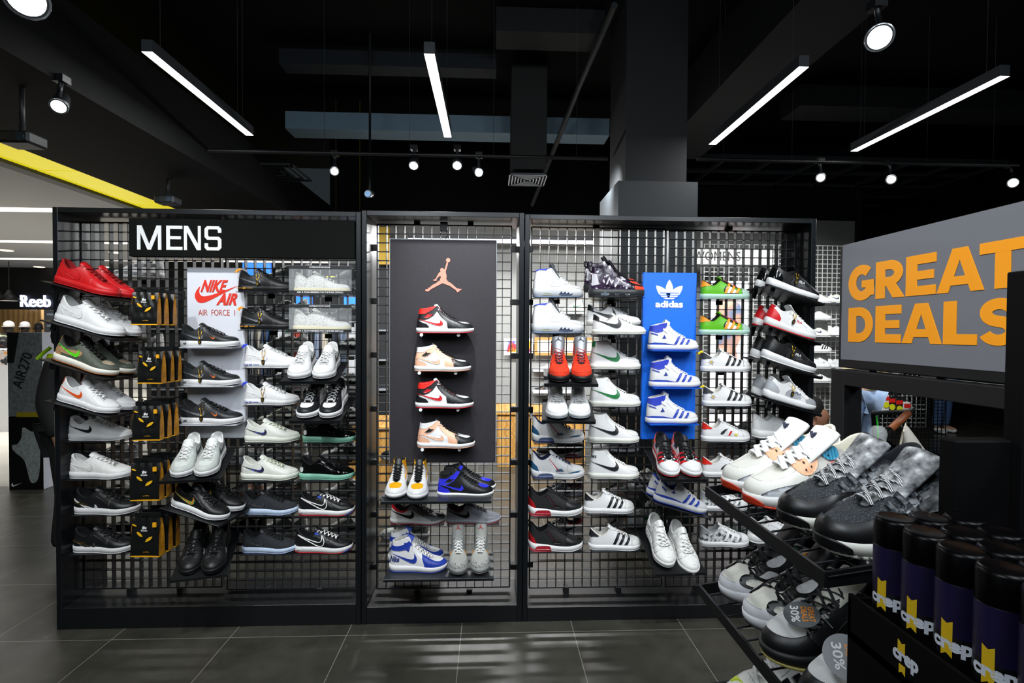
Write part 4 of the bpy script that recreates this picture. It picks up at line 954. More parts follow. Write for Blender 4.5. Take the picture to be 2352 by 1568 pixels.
part(hk, 'hanging_hook', mat('#0d0e0f', .5), jb)
# blue board with the trefoil
YA = YM - .032
ab, a, b = board('blue_board', 'bright blue board with a white trefoil above three strapped sneakers', 1473, 626.5, 1601, 1009, YA, .03, mat('#0f6ae0', .5))
wh = mat('#f0f1f4', .5)
def leaf(cx, cz, ln, wd, ang):
    pts = []
    for i in range(9): t = i / 8; pts.append((wd * math.sin(PI * t) ** .8 * (1 - .15 * t), ln * t))
    for i in range(7, 0, -1): t = i / 8; pts.append((-wd * math.sin(PI * t) ** .8 * (1 - .15 * t), ln * t))
    return [(cx + x * math.cos(ang) + z * math.sin(ang), cz - x * math.sin(ang) + z * math.cos(ang)) for x, z in pts]
c = atY(1537, 687, YA); top = atY(1537, 642, YA); sc = (top.z - c.z)
for ang, ln, wd in ((0, 1.0, .21), (.78, .98, .22), (-.78, .98, .22)):
    part(MB().prism(leaf(0, 0, ln * sc, wd * sc, ang)[::-1], 0, .002 + .0003 * ang, frameXZ(c.x, YA, c.z)), 'trefoil_leaf', wh, ab)
part(MB().prism([(-.52 * sc, .30 * sc), (.52 * sc, .30 * sc), (.36 * sc, .08 * sc), (.18 * sc, .0), (.07 * sc, .0), (0, .08 * sc), (-.07 * sc, 0), (-.18 * sc, 0), (-.36 * sc, .08 * sc)], 0, .002, frameXZ(c.x, YA, c.z)), 'trefoil_foot', wh, ab)
for k in range(3): z = (.07 + .115 * k) * sc; part(MB().box(c.x - .50 * sc, c.x + .50 * sc, YA - .0027, YA, c.z + z, c.z + z + .04 * sc), 'trefoil_gap', mat('#0f6ae0', .5), ab)
u = atY(1505, 706, YA); v = atY(1568.5, 690.5, YA)
o = text_box('adidas', 'board_lettering', wh, v.x - u.x, v.z - u.z, frameXZ(u.x, YA - .0015, u.z), ab, .04, .002); o.matrix_parent_inverse = Matrix.Translation(-ab.location)
# ------------------------------------------------------------------ sneakers on the wall
glass = mat('#22262a', .18, alpha=.55)
dark_shelf = mat('#121416', .4)
BK_S = {}
def shelf_flat(p, L, label, y0, y1, m=None, group=None, cat='shelf'):
    """thin plate under one sneaker, from the grid outwards"""
    r = thing('shoe_shelf', label, cat, (p.x + L / 2, (y0 + y1) / 2, p.z), group)
    o = MB().box(-L * .47, L * .47, y0 - (y0 + y1) / 2, y1 - (y0 + y1) / 2, -.0052, -.0012).build('shelf_plate', m or glass, r)
    o = MB().box(-.02, .02, (y1 - y0) / 2 - .006, (y1 - y0) / 2, -.03, -.0052).build('shelf_clip', dark_shelf, r)
    return r
LOG = []
def side(key, label, hx, hy, tx, Yc=None, yaw=0., ty=None, shelf=None, group=None, tag_m=None, hw=.05, pairoff=None, pitch_shelf=False, sm=None):
    """sneaker seen from the side: heel foot at pixel (hx, hy), toe tip at column tx"""
    Yc = Yc if Yc is not None else YM - .068
    a = atY(hx, hy, Yc - hw); ax = atY(hx, hy, Yc).x
    r = ray(tx, ty or hy); rx = r.x / r.y
    q = (rx * Yc - ax) / (math.cos(yaw) + rx * math.sin(yaw))
    dz = 0
    if ty is not None: dz = atY(tx, ty, Yc - hw - q * math.sin(yaw)).z - a.z
    pt = math.atan2(dz, q); L = math.hypot(q, dz)
    X = Vector((math.cos(yaw) * math.cos(pt), -math.sin(yaw) * math.cos(pt), math.sin(pt))); Yv = Vector((math.sin(yaw), math.cos(yaw), 0)); Z = X.cross(Yv)
    o = Vector((ax, Yc, a.z))
    if pairoff: o = o + X * pairoff[0] + Yv * pairoff[1] + Z * (pairoff[2] if len(pairoff) > 2 else 0)
    M = Matrix(((X.x * L, Yv.x * L, Z.x * L, o.x), (X.y * L, Yv.y * L, Z.y * L, o.y), (X.z * L, Yv.z * L, Z.z * L, o.z), (0, 0, 0, 1)))
    LOG.append((key, round(L, 3), round(math.degrees(pt), 1)))
    s = sneaker(key, M, label, group)
    if shelf: shelf_flat(o, L, shelf, Yc - hw - .005, YM, sm)
    return s, M
def tray(label, M, w0, w1, l0=-.04, l1=1.02, m=None, lip=True):
    """sloping plate under a pair, in the frame of one of the sneakers; w across, l along the sneakers (sneaker lengths)"""
    L = M.to_scale()[0]
    r = thing('sloping_shelf', label, 'shelf', mw=Matrix.Translation(M.translation) @ M.to_quaternion().to_matrix().to_4x4())
    MB().box(l0 * L, l1 * L, w0 * L, w1 * L, -.010, -.004).build('shelf_plate', m or dark_shelf, r, .001)
    MB().box(l1 * L - .004, l1 * L, w0 * L, w1 * L, -.016, -.0005).build('shelf_lip', m or dark_shelf, r)
    for w in (.15, .85):
        MB().box(l0 * L + .03, l0 * L + .05, (w0 + (w1 - w0) * w) * L - .006, (w0 + (w1 - w0) * w) * L + .006, -.05, -.010).build('shelf_arm', dark_shelf, r)
    return r
def front(key, label, tx, ty, hx, Yt, pitch=15, L=.30, group=None):
    """sneaker pointing out of the wall: sole tip at pixel (tx, ty), top of the heel at column hx"""
    p = math.radians(pitch); t = atY(tx, ty, Yt); best = None
    for i in range(-400, 1801, 5):
        yaw = math.radians(i / 10)
        X = Vector((math.cos(yaw) * math.cos(p), -math.sin(yaw) * math.cos(p), -math.sin(p))); Yv = Vector((math.sin(yaw), math.cos(yaw), 0)); Z = X.cross(Yv)
        o = t - X * L * .985 - Z * L * .0; h = o + X * (.06 * L) + Z * (.38 * L)
        e = abs(proj(h)[0] - hx)
        if yaw > math.radians(25) and yaw < math.radians(150) and (best is None or e < best[0]): best = (e, X, Yv, Z, o, yaw)
    e, X, Yv, Z, o, yaw = best
    M = Matrix(((X.x * L, Yv.x * L, Z.x * L, o.x), (X.y * L, Yv.y * L, Z.y * L, o.y), (X.z * L, Yv.z * L, Z.z * L, o.z), (0, 0, 0, 1)))
    LOG.append((key, 'front', round(math.degrees(yaw), 1), round(o.y, 3)))
    return sneaker(key, M, label, group), M
YP = YM - .187                                                        # front one of a pair standing side-on
def pair_tilt(key, what, where, hx, hy, tx, ty, off=.120, yaw=0., Yc=None, back=0., w0=-.24, w1=.62, shelf=None):
    Yc = Yc or YP
    s, M = side(key, 'front %s of the pair %s' % (what, where), hx, hy, tx, Yc, yaw, ty)
    side(key, 'rear %s of the pair %s' % (what, where), hx, hy, tx, Yc, yaw, ty, pairoff=(back, off, 0))
    tray('sloping dark shelf under the ' + shelf, M, w0, w1)
    return M
# left edge: pairs on shelves sloping to the right
pair_tilt('red', 'all-red leather low sneaker', 'highest on the left edge', 129, 645, 270, 684, shelf='all-red pair on the left edge')
pair_tilt('white', 'plain white low sneaker', 'below the all-red pair', 129.5, 734, 281, 777, shelf='plain white pair below the red pair')
pair_tilt('camo', 'camouflage low sneaker with neon tick', 'on a gum sole', 126, 823, 266, 868, shelf='camouflage pair with neon ticks')
pair_tilt('orange_tick', 'white low sneaker with orange tick', 'on the left edge', 135, 918, 270, 955, shelf='white pair with orange ticks')
side('black_tick', 'single white low sneaker with black tick beside the black pouches', 162, 1013, 301, shelf='thin shelf under the white sneaker with black tick beside the pouches')
side('cream_plain', 'off-white plain low sneaker under the one with black tick on the left', 165, 1101, 303, shelf='thin shelf under the off-white plain sneaker on the left')
side('black_white_zip', 'black low sneaker with loose white tick and zip near lower left', 176, 1183, 319, shelf='thin shelf under the black sneaker with loose white tick')
side('black_chrome_zip', 'black low sneaker with chrome tick, lowest on the left edge', 173, 1272, 311, shelf='thin shelf under the black sneaker with chrome tick')
# white board
for i, (hx, hy, tx, w) in enumerate(((417, 797, 549, 'highest'), (417, 886, 551, 'middle'), (418, 975, 557, 'lowest'))):
    side('grey_orange', '%s of three grey sneakers with gold chain tag on the white board' % w, hx, hy, tx, YW - .062, shelf='white shelf under the %s grey sneaker on the white board' % w, sm=mat('#c9cbd2', .4))
def pair_front(key, what, p, q, Yt, shelf, pitch=15, L=.30, w=(-.24, .24), m=None, l1=1.03):
    s1, M1 = front(key, 'left ' + what, *p, Yt, pitch, L); s2, M2 = front(key, 'right ' + what, *q, Yt, pitch, L)
    L_ = L; Mi = M1.inverted() @ M2.translation
    Mm = M1.copy(); lo, hi = min(0, Mi.y), max(0, Mi.y)
    q1 = M1.to_quaternion(); q2 = M2.to_quaternion(); qm = q1.slerp(q2, .5)
    Mt = Matrix.Translation((M1.translation + M2.translation) / 2) @ qm.to_matrix().to_4x4() @ Matrix.Scale(L, 4)
    half = (M1.translation - M2.translation).length / 2 / L
    if shelf: tray(shelf, Mt, -half + w[0], half + w[1], -.03, l1, m)
    return M1, M2
YT = YM - .34
pair_front('mint_white', 'pale grey-green sneaker of the toe-out pair under the white board', (411, 1099, 447), (466, 1097, 500), YT, 'sloping black shelf under the pale grey-green pair', 14)
pair_tilt('black_rainbow', 'glossy black sneaker with rainbow tick', 'under the pale grey-green pair', 397, 1162, 522, 1202, .128, .12, YM - .26, shelf='glossy black pair with rainbow ticks')
pair_front('all_black', 'all-black sneaker of the toe-out pair at the bottom left', (431, 1322, 462), (484, 1320, 510), YT, 'sloping black shelf under the all-black pair', 20)
# right half of the left frame
side('black_gold', 'upper black sneaker with orange pull tab and gold chain tag', 549, 669, 676, shelf='thin shelf under the upper black sneaker with orange pull tab')
side('black_gold', 'lower black sneaker with orange pull tab and gold chain tag', 554, 757, 680, shelf='thin shelf under the lower black sneaker with orange pull tab')
side('white_blue', 'upper white sneaker with blue pull tab and gold chain tag', 564, 845, 692, shelf='thin shelf under the upper white sneaker with blue pull tab')
side('white_blue', 'lower white sneaker with blue pull tab and gold chain tag', 564, 931, 687, shelf='thin shelf under the lower white sneaker with blue pull tab')
side('splatter', 'upper cream sneaker with blue paint splatter in left frame', 564, 1017, 688, shelf='thin shelf under the upper paint-splattered sneaker')
side('splatter', 'lower cream sneaker with blue paint splatter in left frame', 555.5, 1104, 685, shelf='thin shelf under the lower paint-splattered sneaker')
side('knit_blue', 'upper dark knit sneaker on speckled pale blue sole', 559.5, 1184, 683, shelf='thin shelf under the upper dark knit sneaker')
side('knit_blue', 'lower dark knit sneaker on speckled pale blue sole', 558, 1273, 681, shelf='thin shelf under the lower dark knit sneaker')
pair_front('white_black_pair', 'white sneaker with black tick of the toe-out pair under the clear boxes', (680, 873, 708), (737, 873, 764), YT, 'sloping black shelf under the white pair with black ticks')
pair_front('panda', 'black and white sneaker of the toe-out pair', (698, 963, 735), (751, 963, 781), YT, 'sloping black shelf under the black and white pair')
side('patent_mint', 'upper glossy black sneaker on mint green sole', 697, 1017, 818, shelf='thin shelf under the upper sneaker with mint green sole')
side('patent_mint', 'lower glossy black sneaker on mint green sole', 689, 1103, 814, shelf='thin shelf under the lower sneaker with mint green sole')
side('black_outline', 'upper black sneaker with white outlined tick and red sole', 687, 1186, 814, shelf='thin shelf under the upper sneaker with outlined tick')
side('black_outline', 'lower black sneaker with white outlined tick and red sole', 679, 1272, 810, shelf='thin shelf under the lower sneaker with outlined tick')
for (y0, y1, hx, tx, w) in ((611, 674, 677, 804, 'upper'), (700, 763, 675, 806, 'lower')):
    Yb0 = YM - .145; Yb1 = YM - .012
    A = atY(663.5, y1, Yb0); B = atY(807.5, y0, Yb0)
    r = thing('display_case', '%s clear acrylic case lettered INTERACTIVE SHOE' % w, 'display case', ((A.x + B.x) / 2, Yb0, A.z))
    ac = mat('#e9eef0', .04, alpha=.10); D = Yb1 - Yb0
    for nm, bx in (('front_pane', (A.x, B.x, Yb0, Yb0 + .002, A.z, B.z)), ('side_pane', (A.x, A.x + .003, Yb0 + .002, Yb1, A.z, B.z)), ('side_pane', (B.x - .003, B.x, Yb0 + .002, Yb1, A.z, B.z)), ('top_pane', (A.x, B.x, Yb0, Yb1, B.z, B.z + .003)), ('bottom_pane', (A.x, B.x, Yb0, Yb1, A.z - .003, A.z))):
        part(MB().box(*bx), nm, ac, r)
    for nm, z0, z1, tx_, f in (('top_band', B.z - .016, B.z, 'INTERACTIVE SHOE', (.33, .66)), ('bottom_band', A.z, A.z + .017, 'ASK A TEAM MEMBER FOR FURTHER DETAILS', (.13, .87))):
        band = part(MB().box(A.x, B.x, Yb0 - .002, Yb0, z0, z1), nm, mat('#1b1d1e', .5), r)
        o = text_box(tx_, 'case_lettering', mat('#e8e8e8', .5), (B.x - A.x) * (f[1] - f[0]), (z1 - z0) * .5, frameXZ(A.x + (B.x - A.x) * f[0], Yb0 - .0025, z0 + (z1 - z0) * .25), r, .02); o.matrix_parent_inverse = Matrix.Translation(-r.location)
    z0 = A.z + .001
    s, M = side('boxed', 'white patterned sneaker on cream sole inside the %s clear case' % w, hx, y1 - 5, tx, (Yb0 + Yb1) / 2)
    s.location.z = z0
    shelf_flat(Vector((A.x, 0, A.z - .003)), B.x - A.x, 'thin shelf under the %s clear case' % w, Yb0, YM)
# middle frame: four mids pegged to the dark board
for i, (k, c, hx, hy, tx, w) in enumerate((('mid_red', 'red', 957, 765, 1088, 'upper'), ('mid_pink', 'pink', 952.5, 853, 1081, 'upper'), ('mid_red', 'red', 955, 938, 1087, 'lower'), ('mid_pink', 'pink', 959, 1030, 1090, 'lower'))):
    s, M = side(k, '%s %s, black and white mid sneaker on the dark board' % (w, c), hx, hy, tx, YJ - .062)
    for px in (.10, .74):
        q = M @ Vector((px, 0, 0)); r = thing('peg', '%s acrylic peg under the %s %s sneaker on the dark board' % ('heel' if px < .5 else 'toe', w, c), 'peg', q)
        pg = MB(); pg.tube([(0, .062, -.0085), (0, -.035, -.0085)], .0075, 10); pg.build('peg_rod', mat('#cfd8de', .1, alpha=.6), r)
        e = MB(); e.tube([(0, -.035, -.0085), (0, -.04, -.0085)], .009, 12); e.build('peg_cap', mat('#e6ebee', .2), r)
YT2 = YM - .33
M1, M2 = pair_front('mid_yellow', 'yellow, black and white mid sneaker of the toe-out pair below the dark board', (905, 1147, 921), (956, 1149, 967), YT2, None, 6, .295)
s, Mb = side('mid_blue', 'front blue and black mid sneaker of the pair below the dark board', 1005, 1145, 1133, YM - .20)
side('mid_blue', 'rear blue and black mid sneaker of the pair below the dark board', 1005, 1145, 1133, YM - .20, pairoff=(0.012, .112, 0))
def flat_shelf(label, px0, px1, py, depth, m=None):
    y0 = YM - depth; a = atY(px0, py, y0); b = atY(px1, py, y0); z = (a.z + b.z) / 2
    r = thing('wide_shelf', label, 'shelf', ((a.x + b.x) / 2, y0, z))
    part(MB().box(a.x, b.x, y0, YM, z - .006, z), 'shelf_plate', m or mat('#2a2e33', .35, .3), r, .001); part(MB().box(a.x, b.x, y0, y0 + .003, z - .014, z - .006), 'shelf_lip', m or dark_shelf, r)
flat_shelf('wide grey shelf under the yellow and the blue mid sneakers', 874, 1129, 1150.5, .34)
side('low_red', 'white and grey low sneaker with black tick and red collar', 897, 1206, 1025, shelf='thin shelf under the low sneaker with red collar')
side('low_maroon', 'grey low sneaker with black tick and maroon collar', 1024, 1205, 1150, shelf='thin shelf under the low sneaker with maroon collar')
side('high_blue', 'front white and royal blue high-top of the pair at the bottom', 895, 1317, 1027, YM - .215)
side('high_blue', 'rear white and royal blue high-top of the pair at the bottom', 895, 1317, 1027, YM - .215, pairoff=(-.03, .115, 0))
pair_front('cement', 'grey cement-print sneaker with red emblem of the toe-out pair', (1053, 1321, 1052), (1101, 1319, 1106), YM - .32, None, 4, .285)
flat_shelf('wide grey shelf under the high-tops and the cement-print pair', 880, 1134, 1329, .33)
# right frame
side('five_white', 'upper white mid sneaker with blue collar and flame sole', 1223, 682, 1339, shelf='thin shelf under the upper white mid with flame sole')
side('five_white', 'lower white mid sneaker with blue collar and flame sole', 1220, 765, 1341, shelf='thin shelf under the lower white mid with flame sole')
pair_front('five_orange', 'orange suede mid sneaker with silver tongue of the toe-out pair', (1286, 879, 1280), (1337, 879, 1331), YT, 'sloping black shelf under the orange suede pair', 10, .31)
pair_front('eleven_white', 'white sneaker with blue tongue tag of the pair below the orange pair', (1280, 964, 1276), (1332, 964, 1327), YT, 'sloping black shelf under the white pair with blue tongue tags', 13, .305)
side('runner_white', 'upper white runner with red strap line and air window', 1221, 1018, 1341, shelf='thin shelf under the upper white runner')
side('runner_white', 'lower white runner with red strap line and air window', 1219, 1101, 1341, shelf='thin shelf under the lower white runner')
side('runner_black', 'upper black runner with red heel and red air window', 1212, 1186, 1337, shelf='thin shelf under the upper black runner')
side('runner_black', 'lower black runner with red heel and red air window', 1213, 1268, 1337, shelf='thin shelf under the lower black runner')
side('uptempo', 'front black and purple graffiti mid sneaker with orange toe', 1352, 681, 1479, YM - .14, shelf='thin shelf under the graffiti pair with orange toes')
side('uptempo', 'rear black and purple graffiti mid sneaker with orange toe', 1352, 681, 1479, YM - .14, pairoff=(-.012, .085, .035))
side('blazer_low', 'front white low sneaker with long black tick of the slim-soled pair', 1360, 767, 1482, YM - .180, shelf='thin shelf under the slim-soled white low pair')
side('blazer_low', 'rear white low sneaker with long black tick of the slim-soled pair', 1347, 745, 1470, YM - .055, shelf=None)
for k, nm, hy, w, hx, tx in (('blazer_green', 'green tick', 848, 'upper', 1353, 1470), ('blazer_green', 'green tick', 934, 'lower', 1353, 1470), ('blazer_black', 'black tick', 1018, 'upper', 1350, 1467), ('blazer_black', 'black tick', 1101, 'lower', 1351, 1467)):
    side(k, '%s white mid sneaker with a big %s' % (w, nm), hx, hy, tx, shelf='thin shelf under the %s white mid with %s' % (w, nm))
side('star_white', 'upper white shell-toe sneaker with black stripes by the black runners', 1341, 1181, 1455, shelf='thin shelf under the upper plain shell-toe sneaker')
side('star_white', 'lower white shell-toe sneaker with black stripes by the black runners', 1352, 1266, 1471, shelf='thin shelf under the lower plain shell-toe sneaker')
for hx, hy, tx, w in ((1488, 804, 1602, 'highest'), (1491, 890, 1607, 'middle'), (1483, 974, 1601, 'lowest')):
    side('forum_mid', '%s of three white and blue strapped mid sneakers on the blue board' % w, hx, hy, tx, YA - .062, shelf='blue shelf under the %s sneaker on the blue board' % w, sm=mat('#0f5ac4', .4))
pair_front('forum_red', 'white sneaker with red stripes and black strap of the toe-out pair', (1543, 1097, 1516), (1597, 1097, 1557), YT, 'sloping black shelf under the pair with red stripes', 15, .30)
pair_tilt('forum_blue', 'white sneaker with blue stripes', 'sloping down under the red-striped pair', 1500, 1153, 1619, 1186, .10, 0, YM - .17, back=-.01, shelf='white pair with blue stripes')
pair_front('forum_white', 'all-white strapped sneaker of the toe-out pair at the bottom right', (1535, 1304, 1502), (1592, 1320, 1551), YT, 'sloping black shelf under the all-white strapped pair', 19, .30)
for k, nm, hx, hy, tx, w in (('star_green', 'green and orange shell-toe sneaker', 1608, 685, 1719, 'upper'), ('star_green', 'green and orange shell-toe sneaker', 1606, 768, 1720, 'lower'), ('star_flower', 'white shell-toe sneaker with flower and yellow heel tab', 1610, 853, 1722, 'upper'), ('star_flower', 'white shell-toe sneaker with flower and yellow heel tab', 1614, 933, 1725, 'lower'),
                           ('star_red', 'white shell-toe sneaker with red heel', 1611, 1015, 1720, 'upper'), ('star_red', 'white shell-toe sneaker with red heel', 1611, 1097, 1722, 'lower'), ('star_clear', 'see-through shell-toe sneaker', 1607, 1175, 1715, 'upper'), ('star_clear', 'see-through shell-toe sneaker', 1606, 1258, 1718, 'lower')):
    side(k, '%s %s in the right frame' % (w, nm), hx, hy, tx, shelf='thin shelf under the %s %s' % (w, nm.split(' with ')[-1] if ' with ' in nm else nm))
pair_tilt('fila_black', 'glossy black sneaker with gold tag', 'highest at the right end', 1758, 655, 1874, 695, Yc=YP, shelf='glossy black pair at the right end')
pair_tilt('fila_red', 'white sneaker with red heel', 'below the glossy black pair', 1753, 746, 1867, 786, shelf='white pair with red heels at the right end')
pair_tilt('fila_sport', 'black sneaker on thick white sole', 'at the right end', 1747, 823, 1867, 863, shelf='black pair on thick white soles')
pair_tilt('fila_grey', 'white and grey chunky sneaker', 'at the right end', 1750, 915, 1867, 949, shelf='white and grey chunky pair at the right end')
side('disruptor', 'upper white thick-soled sneaker at the right end below the pairs', 1728, 1008, 1838, YM - .09, shelf='thin shelf under the upper white thick-soled sneaker')
side('disruptor', 'lower white thick-soled sneaker behind the sale rack edge', 1719, 1251, 1832, YM - .09, shelf='thin shelf under the lower white thick-soled sneaker')
# ------------------------------------------------------------------ pouches on hooks, five rows
def pouch_protos(w, h, d):
    """standing pouch: face plate with creases, folded gold sides, a hanging header"""
    nx, nz = 13, 15; vs = []; 
    for i in range(nx):
        for j in range(nz):
            x = -w / 2 + w * i / (nx - 1); z = h * j / (nz - 1); t = j / (nz - 1); e = 1 - (2 * i / (nx - 1) - 1) ** 2
            dep = d / 2 * (1 - t ** 3 * .8) - .004 * t * math.sin(i * 1.9 + j * .8) - .003 * e * math.cos(j * 1.2) * (1 - t)
            vs.append((x, -dep, z))
    face = mesh_of('front_face', vs, grid_faces(nx, nz), [True] * ((nx - 1) * (nz - 1)))
    back = mesh_of('back_face', [(x, -y, z) for x, y, z in vs], [tuple(reversed(f)) for f in grid_faces(nx, nz)], [True] * ((nx - 1) * (nz - 1)))
    sides = []
    for s in (-1, 1):
        q = MB(); rows = []
        for j in range(nz):
            t = j / (nz - 1); dep = d / 2 * (1 - t ** 3 * .85); rows.append([(s * w / 2, -dep, h * t), (s * (w / 2 + .002 - .010 * t), 0, h * t), (s * w / 2, dep, h * t)])
        q.add([p for r in rows for p in r], grid_faces(nz, 3)); sides.append(q.mesh('gold_side', None))
    hd = MB().box(-w * .46, w * .46, -.001, .001, h - .01, h + .022).mesh('header_strip', None)
    bt = MB().box(-w / 2, w / 2, -d / 2, d / 2, -.004, .001).mesh('bottom_fold', None)
    return face, back, sides, hd, bt
PW, PH, PD = .128, .168, .040
pf, pb, psd, ph_, pbt = pouch_protos(PW, PH, PD)
blackp = mat('#141515', .28, bump=.15, bscale=25); gold = pat('noise', ('#a86f10', '#c98a18'), 40, .5, (.35, .65)); yel = mat('#e9a812', .5)
for me, m in ((pf, blackp), (pb, blackp), (psd[0], gold), (psd[1], gold), (ph_, blackp), (pbt, yel)): me.materials.clear(); me.materials.append(m)
def feather(cx, cz, L, ang):
    pts = [(0, -.5), (.16, -.2), (.2, .15), (.12, .45), (0, .5), (-.12, .2), (-.14, -.15)]
    return [(cx + L * (x * math.cos(ang) - z * math.sin(ang)), cz + L * (x * math.sin(ang) + z * math.cos(ang))) for x, z in pts]
prints = []
for cx, cz, L, ang in ((-.022, .098, .034, .9), (.018, .078, .040, -.9), (-.045, .140, .022, 1.2)):
    prints.append(('feather_print', MB().prism(feather(cx, cz, L, ang), PD / 2 + .0005, PD / 2 + .0018, frameXZ(0, 0, 0)).mesh('feather_print', mat('#e8b21a', .5))))
prints.append(('yellow_patch', MB().prism([(.036, .132), (.052, .132), (.052, .152), (.036, .152)], PD / 2 - .004, PD / 2 + .0015, frameXZ(0, 0, 0)).mesh('yellow_patch', mat('#e8a516', .5))))
me = text_mesh('Shields', .03)
for v in me.vertices: v.co = Vector((-.016 + v.co.x * .0105, -PD / 2 - .001, .113 + v.co.y * .0105))
me.materials.clear(); me.materials.append(mat('#dedede', .5)); prints.append(('pouch_lettering', me))
prints.append(('pouch_emblem', MB().prism([(-.010, .124), (-.004, .122), (0, .126), (.005, .122), (.010, .127), (.008, .134), (.002, .131), (-.002, .137), (-.009, .134)], PD / 2, PD / 2 + .0015, frameXZ(0, 0, 0)).mesh('pouch_emblem', mat('#dedede', .5))))
me = text_mesh('THE ULTIMATE', .02)
for v in me.vertices: v.co = Vector((-.012 + v.co.x * .0052, -PD / 2 - .001, .018 + v.co.y * .0052))
me.materials.clear(); me.materials.append(mat('#d9a01a', .5)); prints.append(('pouch_lettering', me))
rows = [(301.6, 359, 744, 'highest'), (315, 371.5, 879, 'second'), (304.5, 365, 1010, 'third'), (299.5, 365, 1148, 'fourth'), (300, 367, 1277, 'lowest')]
ordw = ('front', 'second', 'rear')
for i, (xa, xb, yb, w) in enumerate(rows):
    Y0 = YM - .30
    a = atY(xa, yb, Y0 - PD / 2); b = atY(xb, yb, Y0 - PD / 2); sc = (b.x - a.x) / PW
    hkr = thing('wall_hook', '%s of five grid hooks, threaded through black pouches' % w, 'hook', ((a.x + b.x) / 2, YM, a.z + (PH + .012) * sc), 'pouch hooks')
    h = MB(); h.tube([(0, 0, 0), (0, -.33, 0), (0, -.345, .012)], .0028, 6); h.build('hook_rod', mat('#2a2c2e', .3, .8), hkr)
    MB().box(-.02, .02, -.008, 0, -.03, .02).build('hook_plate', dark_shelf, hkr)
    for k in range(3):
        M = Matrix.Translation(((a.x + b.x) / 2 + .003 * k, Y0 + .058 * k, a.z)) @ Matrix.Rotation((.05, -.04, .07)[(i + k) % 3], 4, 'Z') @ Matrix.Scale(sc, 4)
        r = thing('black_pouch', '%s black pouch with gold sides in the %s row of hooks' % (ordw[k], w), 'pouch', mw=M, group='black and gold pouches')
        for nm, me in (('front_face', pf), ('back_face', pb), ('gold_side', psd[0]), ('gold_side', psd[1]), ('header_strip', ph_), ('bottom_fold', pbt)): link(nm, me, r)
        if k == 0:
            for nm, me in prints: link(nm, me, r)
# ------------------------------------------------------------------ ceiling, column, ducts
WB = 7.4
black = mat('#050607', .85, spec=.2); black2 = mat('#0b0d0f', .7, spec=.3); bluegrey = mat('#7d97a8', .6)
struct(MB().box(-4.4, 9.1, -2.6, 9.3, 4.5, 4.6).build('ceiling', black))
struct(MB().box(-4.3, 9.1, -2.7, -2.6, 0, 4.5).build('wall_front', black2))
struct(MB().box(9.0, 9.1, -2.6, 9.2, 0, 4.5).build('wall_right', black2))
struct(MB().box(5.4, 9, 9.1, 9.2, 0, 4.5).build('wall_far', black2))
struct(MB().box(5.4, 5.5, WB, 9.1, 0, 4.5).build('wall_far_left', black2))
struct(MB().box(-17.1, -17, -2.6, 19, 0, 4.5).build('wall_left', mat('#55575a', .7)))
# soffit along the open left side, with the ribbed yellow light band
def zx(px, py, Z): return atZ(px, py, Z).x
SO = thing('soffit', 'dark lowered ceiling edge with a glowing yellow ribbed band, upper left', 'soffit', (-2.5, 3, 3.0))
SO['kind'] = 'structure'; SO.name = 'trim_1'
def loc(mb, nm, m, root, bevel=0): return part(mb, nm, m, root, bevel)
loc(MB().box(-3.66, -2.45, -2.5, 8.6, 3.0, 3.5), 'soffit_panel', mat('#040506', .8, spec=.2), SO)
loc(MB().box(-4.14, -4.02, -2.5, 9.2, 2.97, 3.5), 'outer_edge', mat('#1d1f21', .5), SO)
yb = MB(); y = -2.5
ribs = pat('wave', ('#8f8404', '#e6d80c', '#f0e410'), 21.0, .4, (.0, .35, .8), (0, 1, 0), detail=0)
def glow(m, s):
    nt = m.node_tree; b = nt.nodes['Principled BSDF']; src = b.inputs['Base Color'].links[0].from_socket; nt.links.new(src, b.inputs['Emission Color']); b.inputs['Emission Strength'].default_value = s; return m
glow(ribs, 2.4)
while y < 8.5:
    loc(MB().box(-4.02, -3.66, y, min(y + 1.18, 8.6), 3.0, 3.02), 'light_panel', ribs, SO); y += 1.2
# column behind the wall
c0 = atY(1420, 430, 4.0); c1 = atY(1603, 430, 4.0)
cz = atY(1500, 416, 4.0).z
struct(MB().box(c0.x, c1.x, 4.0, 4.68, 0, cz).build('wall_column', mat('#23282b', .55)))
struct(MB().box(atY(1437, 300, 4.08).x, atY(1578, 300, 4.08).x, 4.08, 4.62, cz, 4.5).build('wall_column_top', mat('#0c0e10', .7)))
# ducts and beams under the black ceiling
def duct(name, label, boxes, m, cat='duct'):
    r = thing(name, label, cat, boxes[0][1:4]); r.location = (boxes[0][1], boxes[0][3], boxes[0][5])
    for nm, *b in boxes: loc(MB().box(*b), nm, m, r)
    return r
D = 6.2
za, zb_ = atY(1000, 302, D).z, atY(1000, 263, D).z
duct('ceiling_beam', 'long blue-grey beam crossing the dark ceiling behind the middle spotlights', [('beam_body', atY(655, 280, D).x, atY(1400, 280, D).x, D, D + .3, za, zb_)], bluegrey, 'beam')
D = 5.4
v = duct('ventilation_drop', 'dark square air duct ending in a louvred grille left of the column', [('duct_body', atY(1175, 300, D).x, atY(1256, 300, D).x, D, D + .42, atY(1200, 388, D).z, 4.5)], mat('#20211f', .7))
a = atY(1170, 413, D - .05); b = atY(1259, 391, D - .05); cxx = (a.x + b.x) / 2; zz = atY(1200, 396, D - .05).z; hw_ = (b.x - a.x) / 2
